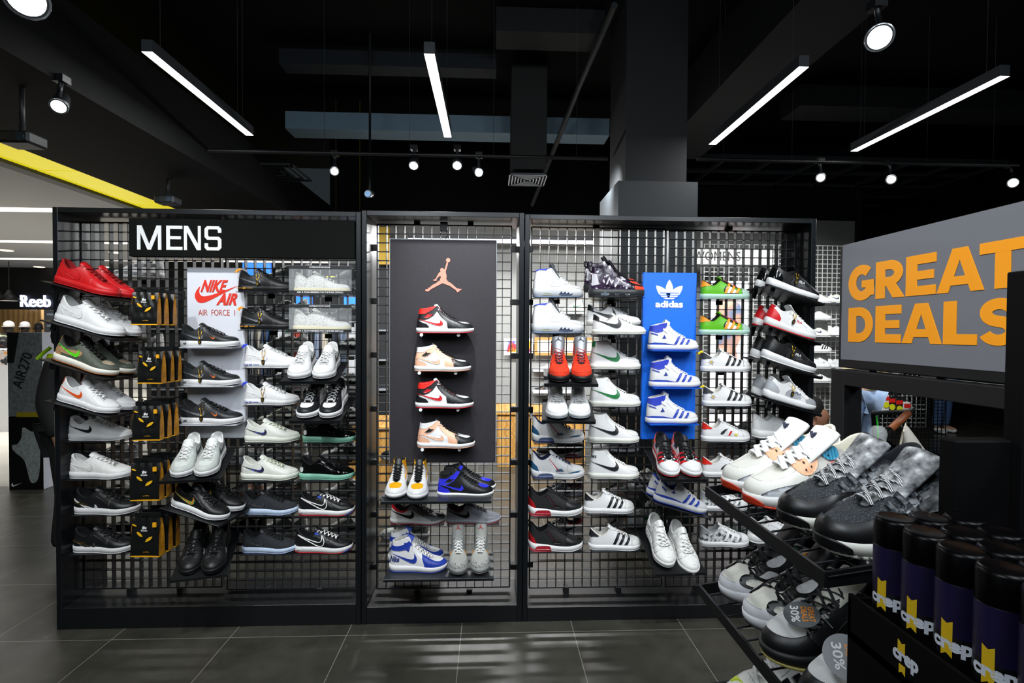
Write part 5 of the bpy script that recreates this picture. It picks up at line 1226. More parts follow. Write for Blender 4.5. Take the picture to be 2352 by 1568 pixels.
for k in range(6):
    s = 1 - k * .16; g = MB(); w = hw_ * s; cy = D + .2
    for bx in ((cxx - w, cxx + w, cy - w, cy - w + .012), (cxx - w, cxx + w, cy + w - .012, cy + w), (cxx - w, cxx - w + .012, cy - w, cy + w), (cxx + w - .012, cxx + w, cy - w, cy + w)): g.box(bx[0], bx[1], bx[2], bx[3], zz - .012 - .008 * k * 0, zz + .01)
    loc(g, 'grille_louvre', mat('#4a5257', .5), v)
loc(MB().box(cxx - hw_, cxx + hw_, D + .2 - hw_, D + .2 + hw_, zz + .012, zz + .02), 'grille_back', black, v)
# large duct running towards the viewer, right
xa, xb = atZ(1690, 160, 3.7).x, atZ(1790, 180, 3.7).x
duct('air_duct', 'large dark duct running over the linear lamp right of the column', [('duct_body', xa, xa + .55, 2.2, 6.1, 3.7, 4.2)], black2)
duct('cross_duct', 'dark duct crossing the ceiling above the right-hand lamps', [('duct_body', atY(1840, 200, 5.6).x, 6.9, 5.6, 6.0, atY(1900, 243, 5.6).z, atY(1900, 195, 5.6).z)], mat('#14171a', .7))
duct('cable_tray', 'dark tray crossing the ceiling at the top, left of the column', [('tray_body', atY(1140, 40, 4.6).x, atY(1390, 40, 4.6).x, 4.6, 4.9, atY(1200, 72, 4.6).z, atY(1200, 5, 4.6).z)], mat('#171b1d', .7), 'tray')
duct('roof_beam', 'thin dark beam high in the ceiling left of the middle lamp', [('beam_body', atY(640, 130, 5.2).x, atY(1140, 130, 5.2).x, 5.2, 5.4, atY(900, 152, 5.2).z, atY(900, 118, 5.2).z)], mat('#1b2127', .7), 'beam')
p = MB(); p.tube([atY(1412, 12, 4.2), atY(1330, 200, 5.3), atY(1222, 470, 7.28)], .028, 10)
tag(p.build('conduit_pipe', mat('#3a3f41', .5)), 'grey conduit pipe slanting across the dark ceiling beside the column', 'pipe')
# open grid ceiling panel at the right
gz = 3.75; g = MB(); gx0 = atZ(1600, 440, gz).x
for i in range(9): g.box(1.7 + i * .6 - .012, 1.7 + i * .6 + .012, 6.2, 9.1, gz, gz + .05)
for i in range(6): g.box(1.7, 6.5, 6.2 + i * .55 - .012, 6.2 + i * .55 + .012, gz, gz + .05)
tag(g.build('open_ceiling_grid', mat('#171b1e', .7)), 'dark open grid hung below the ceiling right of the column', 'ceiling grid')
# square diffuser left of the middle spots
r = thing('air_diffuser', 'dark square ceiling diffuser above the left frame', 'vent', tuple(atZ(632, 398, 3.35)))
q = atZ(632, 398, 3.35)
for k in range(4):
    w = .30 - .07 * k; g = MB()
    for bx in ((q.x - w, q.x + w, q.y - w, q.y - w + .015), (q.x - w, q.x + w, q.y + w - .015, q.y + w), (q.x - w, q.x - w + .015, q.y - w, q.y + w), (q.x + w - .015, q.x + w, q.y - w, q.y + w)): g.box(bx[0], bx[1], bx[2], bx[3], 3.35, 3.37)
    loc(g, 'diffuser_louvre', mat('#2b3033', .6), r)
# ------------------------------------------------------------------ lamps
def emis(c, s): return mat(c, .5, emit=s)
ZL = 3.2
for w, n0, n1, wd in (('first linear lamp from the left, above the MENS sign', (339, 119), (572.5, 311), .062), ('linear lamp above the dark hanging board', (990.5, 124), (1025.5, 315), .062), ('linear lamp just right of the column', (1848, 153.6), (1635, 332), .062), ('rightmost linear lamp above the sale sign', (2309, 175), (1961, 347.5), .062)):
    a = atZ(*n0, ZL); b = atZ(*n1, ZL); x = (a.x + b.x) / 2
    r = thing('linear_lamp', 'white glowing ' + w, 'lamp', (x, (a.y + b.y) / 2, ZL), 'linear lamps')
    loc(MB().box(x - wd / 2, x + wd / 2, a.y, b.y, ZL + .002, ZL + .07), 'lamp_housing', mat('#303437', .4), r)
    loc(MB().box(x - wd / 2 + .001, x + wd / 2 - .001, a.y + .001, b.y - .001, ZL - .001, ZL + .002), 'diffuser', emis('#ffffff', 3.0), r)
    for yy in (a.y + .12, b.y - .12): loc(MB().tube([(x, yy, ZL + .07), (x, yy, 4.5)], .0016, 5), 'suspension_wire', mat('#3a3e40', .4), r)
    area('linear_lamp_light', (x, (a.y + b.y) / 2, ZL - .01), (0, 0, 0), wd, b.y - a.y, 16)
# light tracks
def track(label, px0, py0, px1, py1, Z):
    a = atZ(px0, py0, Z); b = atZ(px1, py1, Z); r = thing('light_track', label, 'light track', ((a.x + b.x) / 2, (a.y + b.y) / 2, Z)); y = (a.y + b.y) / 2
    loc(MB().tube([(a.x, y, Z), (b.x, y, Z)], .018, 4), 'track_rail', mat('#0e1012', .5), r)
    for t in np.linspace(.08, .92, 5): loc(MB().tube([(a.x + (b.x - a.x) * t, y, Z), (a.x + (b.x - a.x) * t, y, 4.5)], .0016, 5), 'suspension_wire', mat('#3a3e40', .4), r)
    return y
ZT_ = 3.15
yt = track('thin black light track carrying the spotlights above the wall', 480, 352, 1400, 358, ZT_)
yt2 = track('thin black light track right of the column', 1600, 366, 2340, 380, ZT_)
def spot_head(label, px, py, Y, rad, lit, aim, drop=.11):
    c = atY(px, py, Y); d = (Vector(aim) - c).normalized()
    r = thing('spotlight', label, 'spotlight', tuple(c))
    Q = d.to_track_quat('-Z', 'Y').to_matrix().to_4x4()
    h = MB(); h.lathe([(rad * .45, .16), (rad * .75, .12), (rad * 1.02, .03), (rad * 1.05, 0), (rad * .95, -.002)], 20, Q); h.build('lamp_head', mat('#15181a', .4, .3), r)
    k = MB(); k.lathe([(rad * .84, .0), (rad * 1.06, -.004), (rad * 1.06, .004), (rad * .84, .006)], 24, Q, False); k.build('trim_ring', mat('#b9bec2', .25, .8), r)
    l = MB(); l.lathe([(rad * .84, -.003), (rad * .84, -.006)], 22, Q); l.build('lens', emis('#ffffff', 14.0 if lit == 2 else (1.2 if lit == 1 else .5)), r)
    s = MB(); s.tube([(0, 0, .05), (0, .02, drop + .04)], .012, 8); s.box(-.03, .03, -.01, .05, drop + .03, drop + .07); s.build('lamp_arm', mat('#15181a', .4, .3), r)
    if lit == 2 and Y > 4: spot('track_spot_light', tuple(c + d * .02), aim, 85, 42, .5, .03)
    return c
for lab, px, py, Y, rad, lit, aim in (('bright spotlight above the left frame, facing the viewer', 458, 375, yt, .046, 2, (-1.75, 2.1, 0)), ('left bright spotlight of the two above the dark board', 950, 380, yt, .042, 2, (-.7, 2.1, 0)), ('right bright spotlight of the two above the dark board', 1050, 380, yt, .042, 2, (-.1, 1.9, 0)),
        ('small turned-away spotlight right of the bright pair', 1100, 396, yt, .036, 1, (1.0, 1.5, 1.3)), ('small turned-away spotlight left of the bright pair', 768, 393, yt, .036, 1, (-.4, 1.5, 1.0)),
        ('large bright spotlight at the upper right', 2020, 86, 2.3, .056, 2, (.4, 0.0, 1.2)), ('large bright spotlight cut by the upper left corner', 60, -4, 2.2, .075, 2, (-.6, .2, 1.2)), ('small spotlight under the soffit at the upper left', 135, 244, 3.0, .042, 1, (-1.6, 1.2, 1.0)),
        ('dim spotlight right of the column, left of two', 1885, 408, yt2, .040, 1, (.8, 1.0, 1.5)), ('dim spotlight right of the column, right of two', 2047, 412, yt2, .042, 1, (1.0, .8, 1.5)), ('bright spotlight at the right edge above the sale sign', 2327, 420, yt2, .042, 2, (.9, 0, 1.4))):
    spot_head(lab, px, py, Y, rad, lit, aim)
# security camera and projectors
c = atY(845, 445, 5.0); r = thing('security_camera', 'small black security camera hanging above the left frame', 'camera', tuple(c))
k = MB(); k.tube([(0, .12, .03), (0, 0, 0)], .035, 14); k.build('camera_body', mat('#16191b', .4), r)
k = MB(); k.tube([(0, 0, 0), (0, -.012, -.003)], .028, 16); k.build('camera_lens', mat('#56708c', .15, .4), r)
k = MB(); k.tube([(0, .08, .03), (0, .08, 4.5 - c.z)], .012, 8); k.build('camera_stem', mat('#16191b', .4), r)
for lab, px, py, Y in (('dark projector on a stem under the soffit at the left edge', 52, 324, 3.1), ('dark projector on a stem above the left frame', 386, 462, 4.9)):
    c = atY(px, py, Y); r = thing('projector', lab, 'projector', tuple(c))
    MB().box(-.09, .09, -.07, .07, -.03, .04).build('projector_body', mat('#1b1e20', .45), r, .012)
    k = MB(); k.tube([(0, 0, .04), (0, 0, 3.0 - c.z if 3.0 - c.z > .1 else .5)], .014, 8); k.build('projector_stem', mat('#1b1e20', .45), r)
    k = MB(); k.tube([(.05, -.07, 0), (.05, -.08, 0)], .022, 12); k.build('projector_lens', mat('#2e3a44', .15, .3), r)

# ------------------------------------------------------------------ the mall beyond the left side
struct(MB().box(-17, -4.15, 3.0, 19, 3.45, 3.55).build('ceiling_mall', mat('#8f9092', .8)))
for i, (py, wdt, w) in enumerate(((482, .22, 'nearest'), (555, .22, 'second'), (595, .24, 'third'), (626, .22, 'farthest'))):
    q = atZ(60, py, 3.44)
    tag(MB().box(-16.5, -4.2, q.y - wdt / 2, q.y + wdt / 2, 3.435, 3.4495).build('light_strip', emis('#fff6ea', 1.5)), '%s white light strip in the mall ceiling at the left' % w, 'light strip')
    if i < 3:
        area('strip_light', (-8, q.y, 3.43), (0, 0, 0), 8, .2, 45)
for px, py, w in ((14, 575, 'near'), (90, 613, 'far'), (265, 580, 'first seen through the left grid'), (240, 613, 'second seen through the left grid')):
    q = atZ(px, py, 3.44); k = MB(); k.lathe([(.11, 0), (.13, .005), (.13, .012)], 18); o = k.build('recessed_light', emis('#ffe9c8', 2.2)); o.location = (q.x, q.y, 3.43)
    tag(o, '%s round downlight in the mall ceiling' % w, 'downlight')
BY = 16.0
struct(MB().box(-17, -4.4, BY + 2.6, BY + 2.7, 0, 3.5).build('wall_mall', mat('#3b3c3f', .7)))
r = thing('store_front', 'dark shop front with lit letters across the mall at the left', 'shop front', (-9, BY, 0))
u = atY(0, 660, BY); v = atY(122, 648, BY)
loc(MB().box(-16.9, -5, BY, BY + .25, atY(60, 710, BY).z, 3.45), 'fascia', mat('#16171a', .5), r)
loc(MB().box(-16.9, atY(34, 700, BY).x, BY + .9, BY + 1.0, 0, 2.6), 'timber_back', pat('wave', ('#8d6a3e', '#b08a55'), 2, .6, (.2, .8)), r)
for k in range(5): loc(MB().box(atY(54, 700, BY).x, atY(120, 700, BY).x, BY + .8, BY + 1.1, .6 + .36 * k, .66 + .36 * k), 'wall_shelf', mat('#9fb0c4', .5), r)
u = atY(50.5, 705, BY); v = atY(118.5, 678, BY)
o = text_box('Reeb', 'lit_lettering', emis('#d3daff', 1.7), v.x - u.x, v.z - u.z, frameXZ(u.x, BY - .02, u.z), r, .012, .05); o.matrix_parent_inverse = Matrix.Translation(-r.location)
u = atY(0, 709, BY - .1); v = atY(20, 703, BY - .1)
o = text_box('MEN', 'store_lettering', mat('#e9e9e9', .5), v.x - u.x, v.z - u.z, frameXZ(u.x, BY + .85, u.z), r, .02, .01); o.matrix_parent_inverse = Matrix.Translation(-r.location)
for w, px in (('left', -4), ('right', 21)):
    q = atY(px, 691, BY - .8 - px * .03); L_ = thing('pendant_lamp', '%s dark cone pendant lamp in the shop across the mall' % w, 'lamp', tuple(q))
    k = MB(); k.lathe([(.04, .30), (.08, .2), (.25, 0), (.24, 0), (.07, .19)], 20, None, False); k.build('lamp_shade', mat('#26282b', .4), L_)
    k = MB(); k.lathe([(.22, .01), (.22, .02)], 20); k.build('bulb_disc', emis('#fff3df', 2.0), L_)
    k = MB(); k.tube([(0, 0, .30), (0, 0, 3.45 - q.z)], .012, 6); k.build('lamp_cord', mat('#222222'), L_)
# poster totem
TY = atZ(64, 1124, 0).y
a = atY(20, 900, TY); b = atY(98, 900, TY); tz = atY(60, 763, TY).z
r = thing('poster_stand', 'dark two-sided poster stand with shoe pictures near the left edge', 'poster stand', ((a.x + b.x) / 2, TY, 0))
loc(MB().box(a.x, b.x, TY, TY + .32, 0, tz), 'stand_body', mat('#c3c6d2', .5), r, .003)
loc(MB().box(a.x, b.x, TY - .006, TY, atY(60, 955, TY).z, tz), 'upper_poster', pat('noise', ('#54595c', '#6c7276'), 30, .6, (.35, .65)), r)
loc(MB().prism([(0, 0), (.11, 0), (.06, -.3), (0, -.3)], 0, .004, frameXZ(a.x, TY - .006, tz)), 'poster_shadow_shape', mat('#0d0e10', .5), r)  # dark wedge in the upper left corner of the poster
loc(MB().box(a.x, b.x, TY - .006, TY, 0, atY(60, 956, TY).z), 'lower_poster', mat('#070809', .4), r)
loc(MB().box(atY(40, 950, TY).x, b.x, TY - .011, TY - .006, atY(60, 957, TY).z, atY(60, 946, TY).z), 'yellow_band', mat('#8a7d12', .5), r)
def trace(pts, px0, py0, s, Y): return [(lambda p: (p.x, p.z))(atY(px0 + x * s, py0 + y * s, Y)) for x, y in pts]
shoe_out = [(52, 982), (62, 985), (74, 992), (84, 984), (90, 1000), (92, 1030), (92, 1060), (90, 1090), (84, 1106), (72, 1108), (66, 1090), (58, 1060), (48, 1048), (32, 1035), (28, 1022), (40, 1020), (50, 1005)]
loc(MB().prism(trace(smooth_poly(shoe_out, 2), 0, 0, 1, TY - .006)[::-1], 0, .004, frameXZ(0, TY - .006, 0)), 'poster_shoe', pat('noise', ('#747d7f', '#99a3a4'), 40, .6, (.3, .7)), r)
u = atY(28, 1118, TY); v = atY(52, 1106, TY)
loc(MB().prism([(u.x + x * (v.x - u.x), u.z + yy * (v.x - u.x)) for x, yy in TICK], 0, .004, frameXZ(0, TY - .006, 0)), 'poster_tick', mat('#c7cbcc', .5), r)
u = atY(52, 893, TY)
Mr = frameXZ(u.x, TY - .008, u.z) @ Matrix.Rotation(math.radians(72), 4, 'Z')
o = text_box('AIR270', 'poster_lettering', mat('#15171a', .5), .36, .10, Mr, r, .0, .003); o.matrix_parent_inverse = Matrix.Translation(-r.location)
# small counter with clothes by the stand, at the picture edge
q = atY(8, 880, 8.2)
r = thing('display_counter', 'white low counter at the left edge with folded patterned goods', 'counter', (q.x, 8.2, 0))
loc(MB().box(-6.2 - 2.2, q.x + .08, 8.2, 8.9, 0, atY(8, 838, 8.2).z), 'counter_body', mat('#c9cacb', .5), r)
loc(MB().box(-6.2 - 2.2, q.x + .06, 8.2, 8.8, atY(8, 838, 8.2).z, atY(8, 803, 8.2).z), 'folded_stack', pat('noise', ('#2b2c2f', '#c9c9c9', '#d98a2a'), 12, .7, (.42, .5, .7)), r)

# ------------------------------------------------------------------ figures
def skin(name, joints, bones, m, parent=None, sub=1, root=0):
    """one continuous body grown over a skeleton: joints (x, y, z, r), bones index pairs"""
    me = bpy.data.meshes.new(name); me.from_pydata([j[:3] for j in joints], bones, []); o = bpy.data.objects.new(name, me); COL.objects.link(o)
    o.modifiers.new('s', 'SKIN'); 
    for i, j in enumerate(joints):
        sv = me.skin_vertices[0].data[i]; r = j[3]; sv.radius = (r, j[4] if len(j) > 4 else r); sv.use_root = (i == root)
    sb = o.modifiers.new('b', 'SUBSURF'); sb.levels = sub; sb.render_levels = sub
    dg = bpy.context.evaluated_depsgraph_get(); dg.update(); nm = bpy.data.meshes.new_from_object(o.evaluated_get(dg))
    bpy.data.objects.remove(o)
    nm.materials.clear(); nm.materials.append(m); nm.polygons.foreach_set('use_smooth', [True] * len(nm.polygons))
    return link(name, nm, parent)
def person(label, loc_, rz, skin_c, top_c, leg_c, hair_c, shoe_c, h=1.7, pose='stand', cat='person', hair_len=.0, name='person'):
    k = h / 1.7; r = thing(name, label, cat, mw=Matrix.Translation(loc_) @ Matrix.Rotation(rz, 4, 'Z') @ Matrix.Scale(k, 4))
    if pose == 'stand':
        J = {'pel': (0, 0, .92), 'spine': (0, 0, 1.12), 'chest': (0, -.01, 1.32), 'neck': (0, 0, 1.46), 'head': (0, -.02, 1.56), 'crown': (0, -.01, 1.66)}
        for s, n in ((-1, 'l'), (1, 'r')): J.update({'sh' + n: (s * .17, 0, 1.39), 'el' + n: (s * .24, .03, 1.13), 'wr' + n: (s * .25, -.05, .90), 'ha' + n: (s * .25, -.07, .82), 'hip' + n: (s * .09, 0, .88), 'kn' + n: (s * .10, -.03, .48), 'an' + n: (s * .11, .01, .09), 'to' + n: (s * .13, -.15, .05)})
    elif pose == 'kneel':
        J = {'pel': (0, .12, .38), 'spine': (0, .05, .58), 'chest': (0, -.08, .78), 'neck': (0, -.17, .90), 'head': (0, -.22, .98), 'crown': (0, -.22, 1.08)}
        for s, n in ((-1, 'l'), (1, 'r')): J.update({'sh' + n: (s * .17, -.07, .84), 'el' + n: (s * .23, -.16, .60), 'wr' + n: (s * .17, -.36, .48), 'ha' + n: (s * .15, -.43, .45), 'hip' + n: (s * .10, .10, .36), 'kn' + n: (s * .13, -.26, .42 if s < 0 else .10), 'an' + n: (s * .12, -.20 if s < 0 else .16, .08), 'to' + n: (s * .13, -.36 if s < 0 else .26, .05)})
    R = {'pel': .12, 'spine': .115, 'chest': .13, 'neck': .052, 'head': .085, 'crown': .07, 'sh': .062, 'el': .042, 'wr': .03, 'ha': .03, 'hip': .085, 'kn': .058, 'an': .04, 'to': .04}
    rad = lambda n: R.get(n, R.get(n[:-1]))
    def sub(names, bones, grow, m, nm, extra={}):
        idx = {n: i for i, n in enumerate(names)}
        skin(nm, [(*J[n], rad(n) * extra.get(n, 1) + grow) for n in names], [(idx[a], idx[b]) for a, b in bones], m, r, 1)
    full = ['pel', 'spine', 'chest', 'neck', 'head', 'crown'] + [a + s for s in 'lr' for a in ('sh', 'el', 'wr', 'ha', 'hip', 'kn', 'an', 'to')]
    fb = [('pel', 'spine'), ('spine', 'chest'), ('chest', 'neck'), ('neck', 'head'), ('head', 'crown')] + [b for s in 'lr' for b in (('chest', 'sh' + s), ('sh' + s, 'el' + s), ('el' + s, 'wr' + s), ('wr' + s, 'ha' + s), ('pel', 'hip' + s), ('hip' + s, 'kn' + s), ('kn' + s, 'an' + s), ('an' + s, 'to' + s))]
    sub(full, fb, 0, mat(skin_c, .6), 'body')
    if top_c: sub(['pel', 'spine', 'chest', 'shl', 'shr', 'ell', 'elr', 'wrl', 'wrr'], [('pel', 'spine'), ('spine', 'chest'), ('chest', 'shl'), ('chest', 'shr'), ('shl', 'ell'), ('shr', 'elr'), ('ell', 'wrl'), ('elr', 'wrr')], .016, mat(top_c, .85), 'shirt', {'pel': 1.22, 'spine': 1.1})
    if leg_c: sub(['pel', 'hipl', 'hipr', 'knl', 'knr', 'anl', 'anr'], [('pel', 'hipl'), ('pel', 'hipr'), ('hipl', 'knl'), ('hipr', 'knr'), ('knl', 'anl'), ('knr', 'anr')], .022, mat(leg_c, .9) if isinstance(leg_c, str) else leg_c, 'trousers', {'anl': 1.3, 'anr': 1.3})
    if shoe_c:
        for s in 'lr':
            a = Vector(J['an' + s]); b = Vector(J['to' + s]); skin('shoe', [(a.x, a.y + .03, a.z - .03, .05), (b.x, b.y + .05, b.z, .05), (b.x, b.y - .01, b.z - .01, .036)], [(0, 1), (1, 2)], mat(shoe_c, .6), r)
    if hair_c:
        hd = Vector(J['head']); cr = Vector(J['crown']); skin('hair', [(cr.x, cr.y - .035, cr.z - .005, .082), (cr.x, cr.y + .035, cr.z - .005, .098), (hd.x, hd.y + .065, hd.z + .02, .092), (hd.x, hd.y + .06, hd.z - .06 - hair_len, .065)], [(0, 1), (1, 2), (2, 3)], mat(hair_c, .8), r)
    f = Vector(J['head'])
    k_ = MB(); k_.tube([(f.x, f.y - .075, f.z + .04), (f.x, f.y - .105, f.z - .005), (f.x, f.y - .08, f.z - .012)], [.008, .015, .008], 8); k_.build('nose', mat(skin_c, .6), r)
    for s in (-1, 1):
        k_ = MB(); k_.tube([(f.x + s * .034 - .014, f.y - .078, f.z + .035), (f.x + s * .034 + .014, f.y - .078, f.z + .035)], .007, 6); k_.build('eye', mat('#1a1412', .4), r)
        k_ = MB(); k_.tube([(f.x + s * .088, f.y + .01, f.z + .03), (f.x + s * .092, f.y + .012, f.z - .02)], .013, 8); k_.build('ear', mat(skin_c, .6), r)
    k_ = MB(); k_.tube([(f.x - .022, f.y - .076, f.z - .04), (f.x, f.y - .082, f.z - .042), (f.x + .022, f.y - .076, f.z - .04)], .006, 6); k_.build('mouth', mat('#7d4a42', .6), r)
    return r
# person with a neon striped bag behind the left end of the wall
q = atZ(119, 1280, 0)
pr = person('person in black with neon yellow straps, half hidden behind the left frame', (q.x + .115, q.y + .04, 0), math.radians(100), '#8a6650', '#0e0f10', '#0e0f11', '#0c0c0c', '#d9dad9', 1.66)
for s in 'ab':
    pass
k = MB(); k.tube([atY(86, 824, q.y), atY(100, 810, q.y - .01), atY(116, 798, q.y)], .012, 8); o = k.build('neon_strap', mat('#9fd81a', .6), pr); o.matrix_parent_inverse = pr.matrix_world.inverted()
k = MB(); k.tube([atY(119, 815, q.y - .1), atY(112, 838, q.y - .13), atY(108, 870, q.y - .12)], .024, 8); o = k.build('neon_panel', mat('#b9d81a', .6), pr); o.matrix_parent_inverse = pr.matrix_world.inverted()
# mannequins in the shop across the mall
for lab, px, py, c, cap in (('headless-looking mannequin in a pale lime shirt and white cap', 20, 735, '#c9d6a0', '#d4d0cc'), ('mannequin in a magenta shirt and white cap', 57, 742, '#b8107e', '#e0dcdc'), ('dark-haired mannequin in black beside the magenta one', 88, 745, '#101114', None), ('mannequin in a dark pink top at the left edge', 8, 800, '#7a0c52', None)):
    Y = {20: 12.4, 57: 13.2, 88: 14.1}.get(px, 9.9); q = atY(px, py, Y); h = 1.75 if py < 790 else 1.45
    pr = person(lab.replace('headless-looking ', ''), (q.x, Y, 0), .5, '#1a1a1c', c, '#15161a', '#141416' if not cap else None, None, h, cat='mannequin', name='mannequin')
    if cap:
        k = MB(); k.lathe([(.098, 1.60), (.10, 1.64), (.085, 1.70), (.04, 1.735), (.005, 1.74)], 16); k.box(-.07, .07, -.2, -.06, 1.605, 1.615); k.build('cap', mat(cap, .7), pr)
# ------------------------------------------------------------------ store behind the wall

struct(MB().box(-2.3, 1.62, WB, WB + .1, 0, 3.28).build('wall_back', mat('#8f8f8c', .75)))
struct(MB().box(-2.3, 5.4, WB - .02, WB + .1, 3.28, 4.5).build('wall_back_top', black))
struct(MB().box(1.62, 5.4, WB + .0, WB + .1, 0, 3.28).build('wall_back_right', mat('#6f706d', .75)))
for i in range(6):
    for j in range(3):
        q = atY(1234 + 29 * i * 1.0, 569 + 29 * j, WB); 
        if i < 5:
            k = MB(); k.lathe([(.035, 0), (.045, -.008), (.035, -.016), (.028, -.008), (.035, 0)], 18, Matrix.Rotation(math.radians(90), 4, 'X'), False)
            for bx in ((-.085, .085, -.012, 0, .075, .085), (-.085, .085, -.012, 0, -.085, -.075), (-.085, -.075, -.012, 0, -.075, .075), (.075, .085, -.012, 0, -.075, .075)): k.box(*bx)
            o = k.build('wall_relief', mat('#a2a29e', .7)); o.location = q; tag(o, 'grey raised square with a ring on the back wall seen through the right grid', 'wall relief', 'wall relief squares')
a = atY(938, 551, WB - .4); b = atY(1364, 549, WB - .4)
r = thing('wall_lamp', 'long white linear lamp high on the grey back wall, behind the middle frame', 'lamp', ((a.x + b.x) / 2, WB - .4, a.z))
loc(MB().box(a.x, b.x, WB - .43, WB - .37, a.z - .02, a.z + .02), 'lamp_tube', emis('#ffffff', 3.0), r); loc(MB().box(a.x, b.x, WB - .42, WB - .38, a.z + .022, a.z + .06), 'lamp_housing', mat('#3a3d40', .4), r)
area('wall_lamp_light', ((a.x + b.x) / 2, WB - .5, a.z - .05), (math.radians(-30), 0, 0), b.x - a.x, .08, 60)
wood = pat('wave', ('#a8793a', '#c79852', '#b98a45'), 3.5, .5, (.2, .6, .9), (1, 1, 6), detail=3)
def podium(label, px0, px1, pyt, pyb, Y, m=None):
    a = atY(px0, pyb, Y); b = atY(px1, pyt, Y); r = thing('wooden_podium', label, 'podium', ((a.x + b.x) / 2, Y, 0))
    loc(MB().box(a.x, b.x, Y, Y + .7, 0, b.z), 'podium_box', m or wood, r, .004); loc(MB().box(a.x - .02, b.x + .02, Y - .02, Y + .72, b.z, b.z + .03), 'podium_top', m or wood, r, .004); return r
podium('golden wood podium behind the left side of the dark board', 800, 893, 985, 1130, 5.4)
podium('golden wood podium behind the white pair in the right frame', 1142, 1345, 952, 1040, 6.0)
for lab, x0, x1, y0, y1, Y, c, fr in (('framed poster with blue, red and yellow graphics seen through the middle grid', 1158, 1224, 777, 815, 7.2, pat('noise', ('#d9d9d9', '#2a55c9', '#d32a2a', '#e0b21a'), 6, .5, (.4, .48, .56, .62)), '#e8e8e8'), ('wood-framed picture of a shoe on the back wall', 1228, 1365, 775, 816, 7.2, mat('#d9cfc0', .6), '#b98a4a')):
    a = atY(x0, y1, Y); b = atY(x1, y0, Y); r = thing('wall_picture', lab, 'picture', ((a.x + b.x) / 2, Y, a.z))
    loc(MB().box(a.x, b.x, Y, Y + .03, a.z, b.z), 'picture_frame', mat(fr, .5), r); loc(MB().box(a.x + .04, b.x - .04, Y - .004, Y, a.z + .04, b.z - .04), 'picture', c, r)
    if fr == '#e8e8e8':
        u = atY(1164, 806, Y); v = atY(1190, 790, Y); o = text_box('AIR', 'picture_lettering', mat('#d32a2a', .5), v.x - u.x, v.z - u.z, frameXZ(u.x, Y - .006, u.z), r, .03, .002); o.matrix_parent_inverse = Matrix.Translation(-r.location)
# shoe shelves on the back wall
for i, (py, px0, px1) in enumerate(((716, 1230, 1345), (760, 1230, 1345), (850, 1225, 1340), (900, 1225, 1340))):
    a = atY(px0, py, 7.15); b = atY(px1, py, 7.15)
    tag(MB().box(a.x, b.x, 7.15, 7.4, a.z - .02, a.z).build('wall_shelf', mat('#dfe4e8', .4)), '%s pale wall shelf on the back wall seen through the right frame' % ('first', 'second', 'third', 'fourth')[i], 'shelf')
def far_shoe(key, label, px, py, Y, L=.29, yaw=180., group=None, tilt=0):
    """sneaker further back, its sole centred on pixel (px, py); toe to the left when yaw is 180"""
    c = atY(px, py, Y); M = Matrix.Translation(c) @ Matrix.Rotation(math.radians(yaw), 4, 'Z') @ Matrix.Rotation(math.radians(tilt), 4, 'Y') @ Matrix.Scale(L, 4) @ Matrix.Translation((-.5, 0, 0))
    return sneaker(key, M, label, group, skip=('outsole', 'tongue', 'mudguard', 'toe_box', 'eyestay', 'heel_counter', 'tag_chain', 'hang_tag', 'tag_emblem'))
for i, (px, py, k, nm) in enumerate(((1318, 714, 'blazer_green', 'white sneaker with green tick'), (1262, 716, 'white', 'plain white sneaker'), (1320, 758, 'orange_tick', 'white sneaker with orange tick'), (1262, 850, 'white_blue', 'white sneaker with tag'), (1318, 849, 'splatter', 'cream sneaker'), (1250, 899, 'grey_orange', 'dark sneaker'))):
    far_shoe(k, '%s on the %s back wall shelf, seen through the right frame' % (nm, 'first first second third third fourth'.split()[i]), px, py, 7.27, .29, 180)
# white grid wall with shoes and the WOMENS sign at the right
GW = 6.6
a = atY(1612, 1040, GW); b = atY(1935, 545, GW)
g = MB(); n = 46; m_ = 40; z0 = .35; z1 = atY(1750, 562, GW).z
for i in range(n + 1): x = a.x + (b.x + 1.2 - a.x) * i / n; g.box(x - .004, x + .004, GW, GW + .008, z0, z1)
for j in range(m_ + 1): z = z0 + (z1 - z0) * j / m_; g.box(a.x, b.x + 1.2, GW + .008, GW + .016, z - .004, z + .004)
tag(g.build('grid_wall', mat('#b9bab6', .5)), 'pale wire grid wall at the back right with rows of white shoes', 'grid wall')
r = thing('womens_sign', 'white sign reading WOMENS in black on the back grid wall', 'sign', tuple(atY(1680, 605, GW - .1)))
a = atY(1590, 606, GW - .1); b = atY(1774, 573, GW - .1)
loc(MB().box(a.x, b.x, GW - .1, GW - .06, a.z, b.z), 'sign_board', mat('#d0d1ca', .5), r)
loc(MB().box(a.x + .1, a.x + .14, GW - .06, GW, a.z + .05, b.z - .02), 'sign_bracket', black2, r); loc(MB().box(b.x - .14, b.x - .1, GW - .06, GW, a.z + .05, b.z - .02), 'sign_bracket', black2, r)
u = atY(1592, 598, GW - .1); v = atY(1701, 578, GW - .1); o = text_box('WOMENS', 'sign_lettering', mat('#17191b', .5), v.x - u.x, v.z - u.z, frameXZ(u.x, GW - .101, u.z), r, .0, .002); o.matrix_parent_inverse = Matrix.Translation(-r.location)
a = atY(1632, 850, GW - .15); b = atY(1718, 647, GW - .15)
r = thing('light_poster', 'lit white fashion poster behind the green sneakers', 'poster', ((a.x + b.x) / 2, GW - .15, a.z))
loc(MB().box(a.x, b.x, GW - .15, GW - .1, 0, .3), 'poster_foot', black2, r)
loc(MB().box(a.x, b.x, GW - .15, GW - .1, .3, b.z), 'poster_panel', emis('#f0f2f6', .35), r)
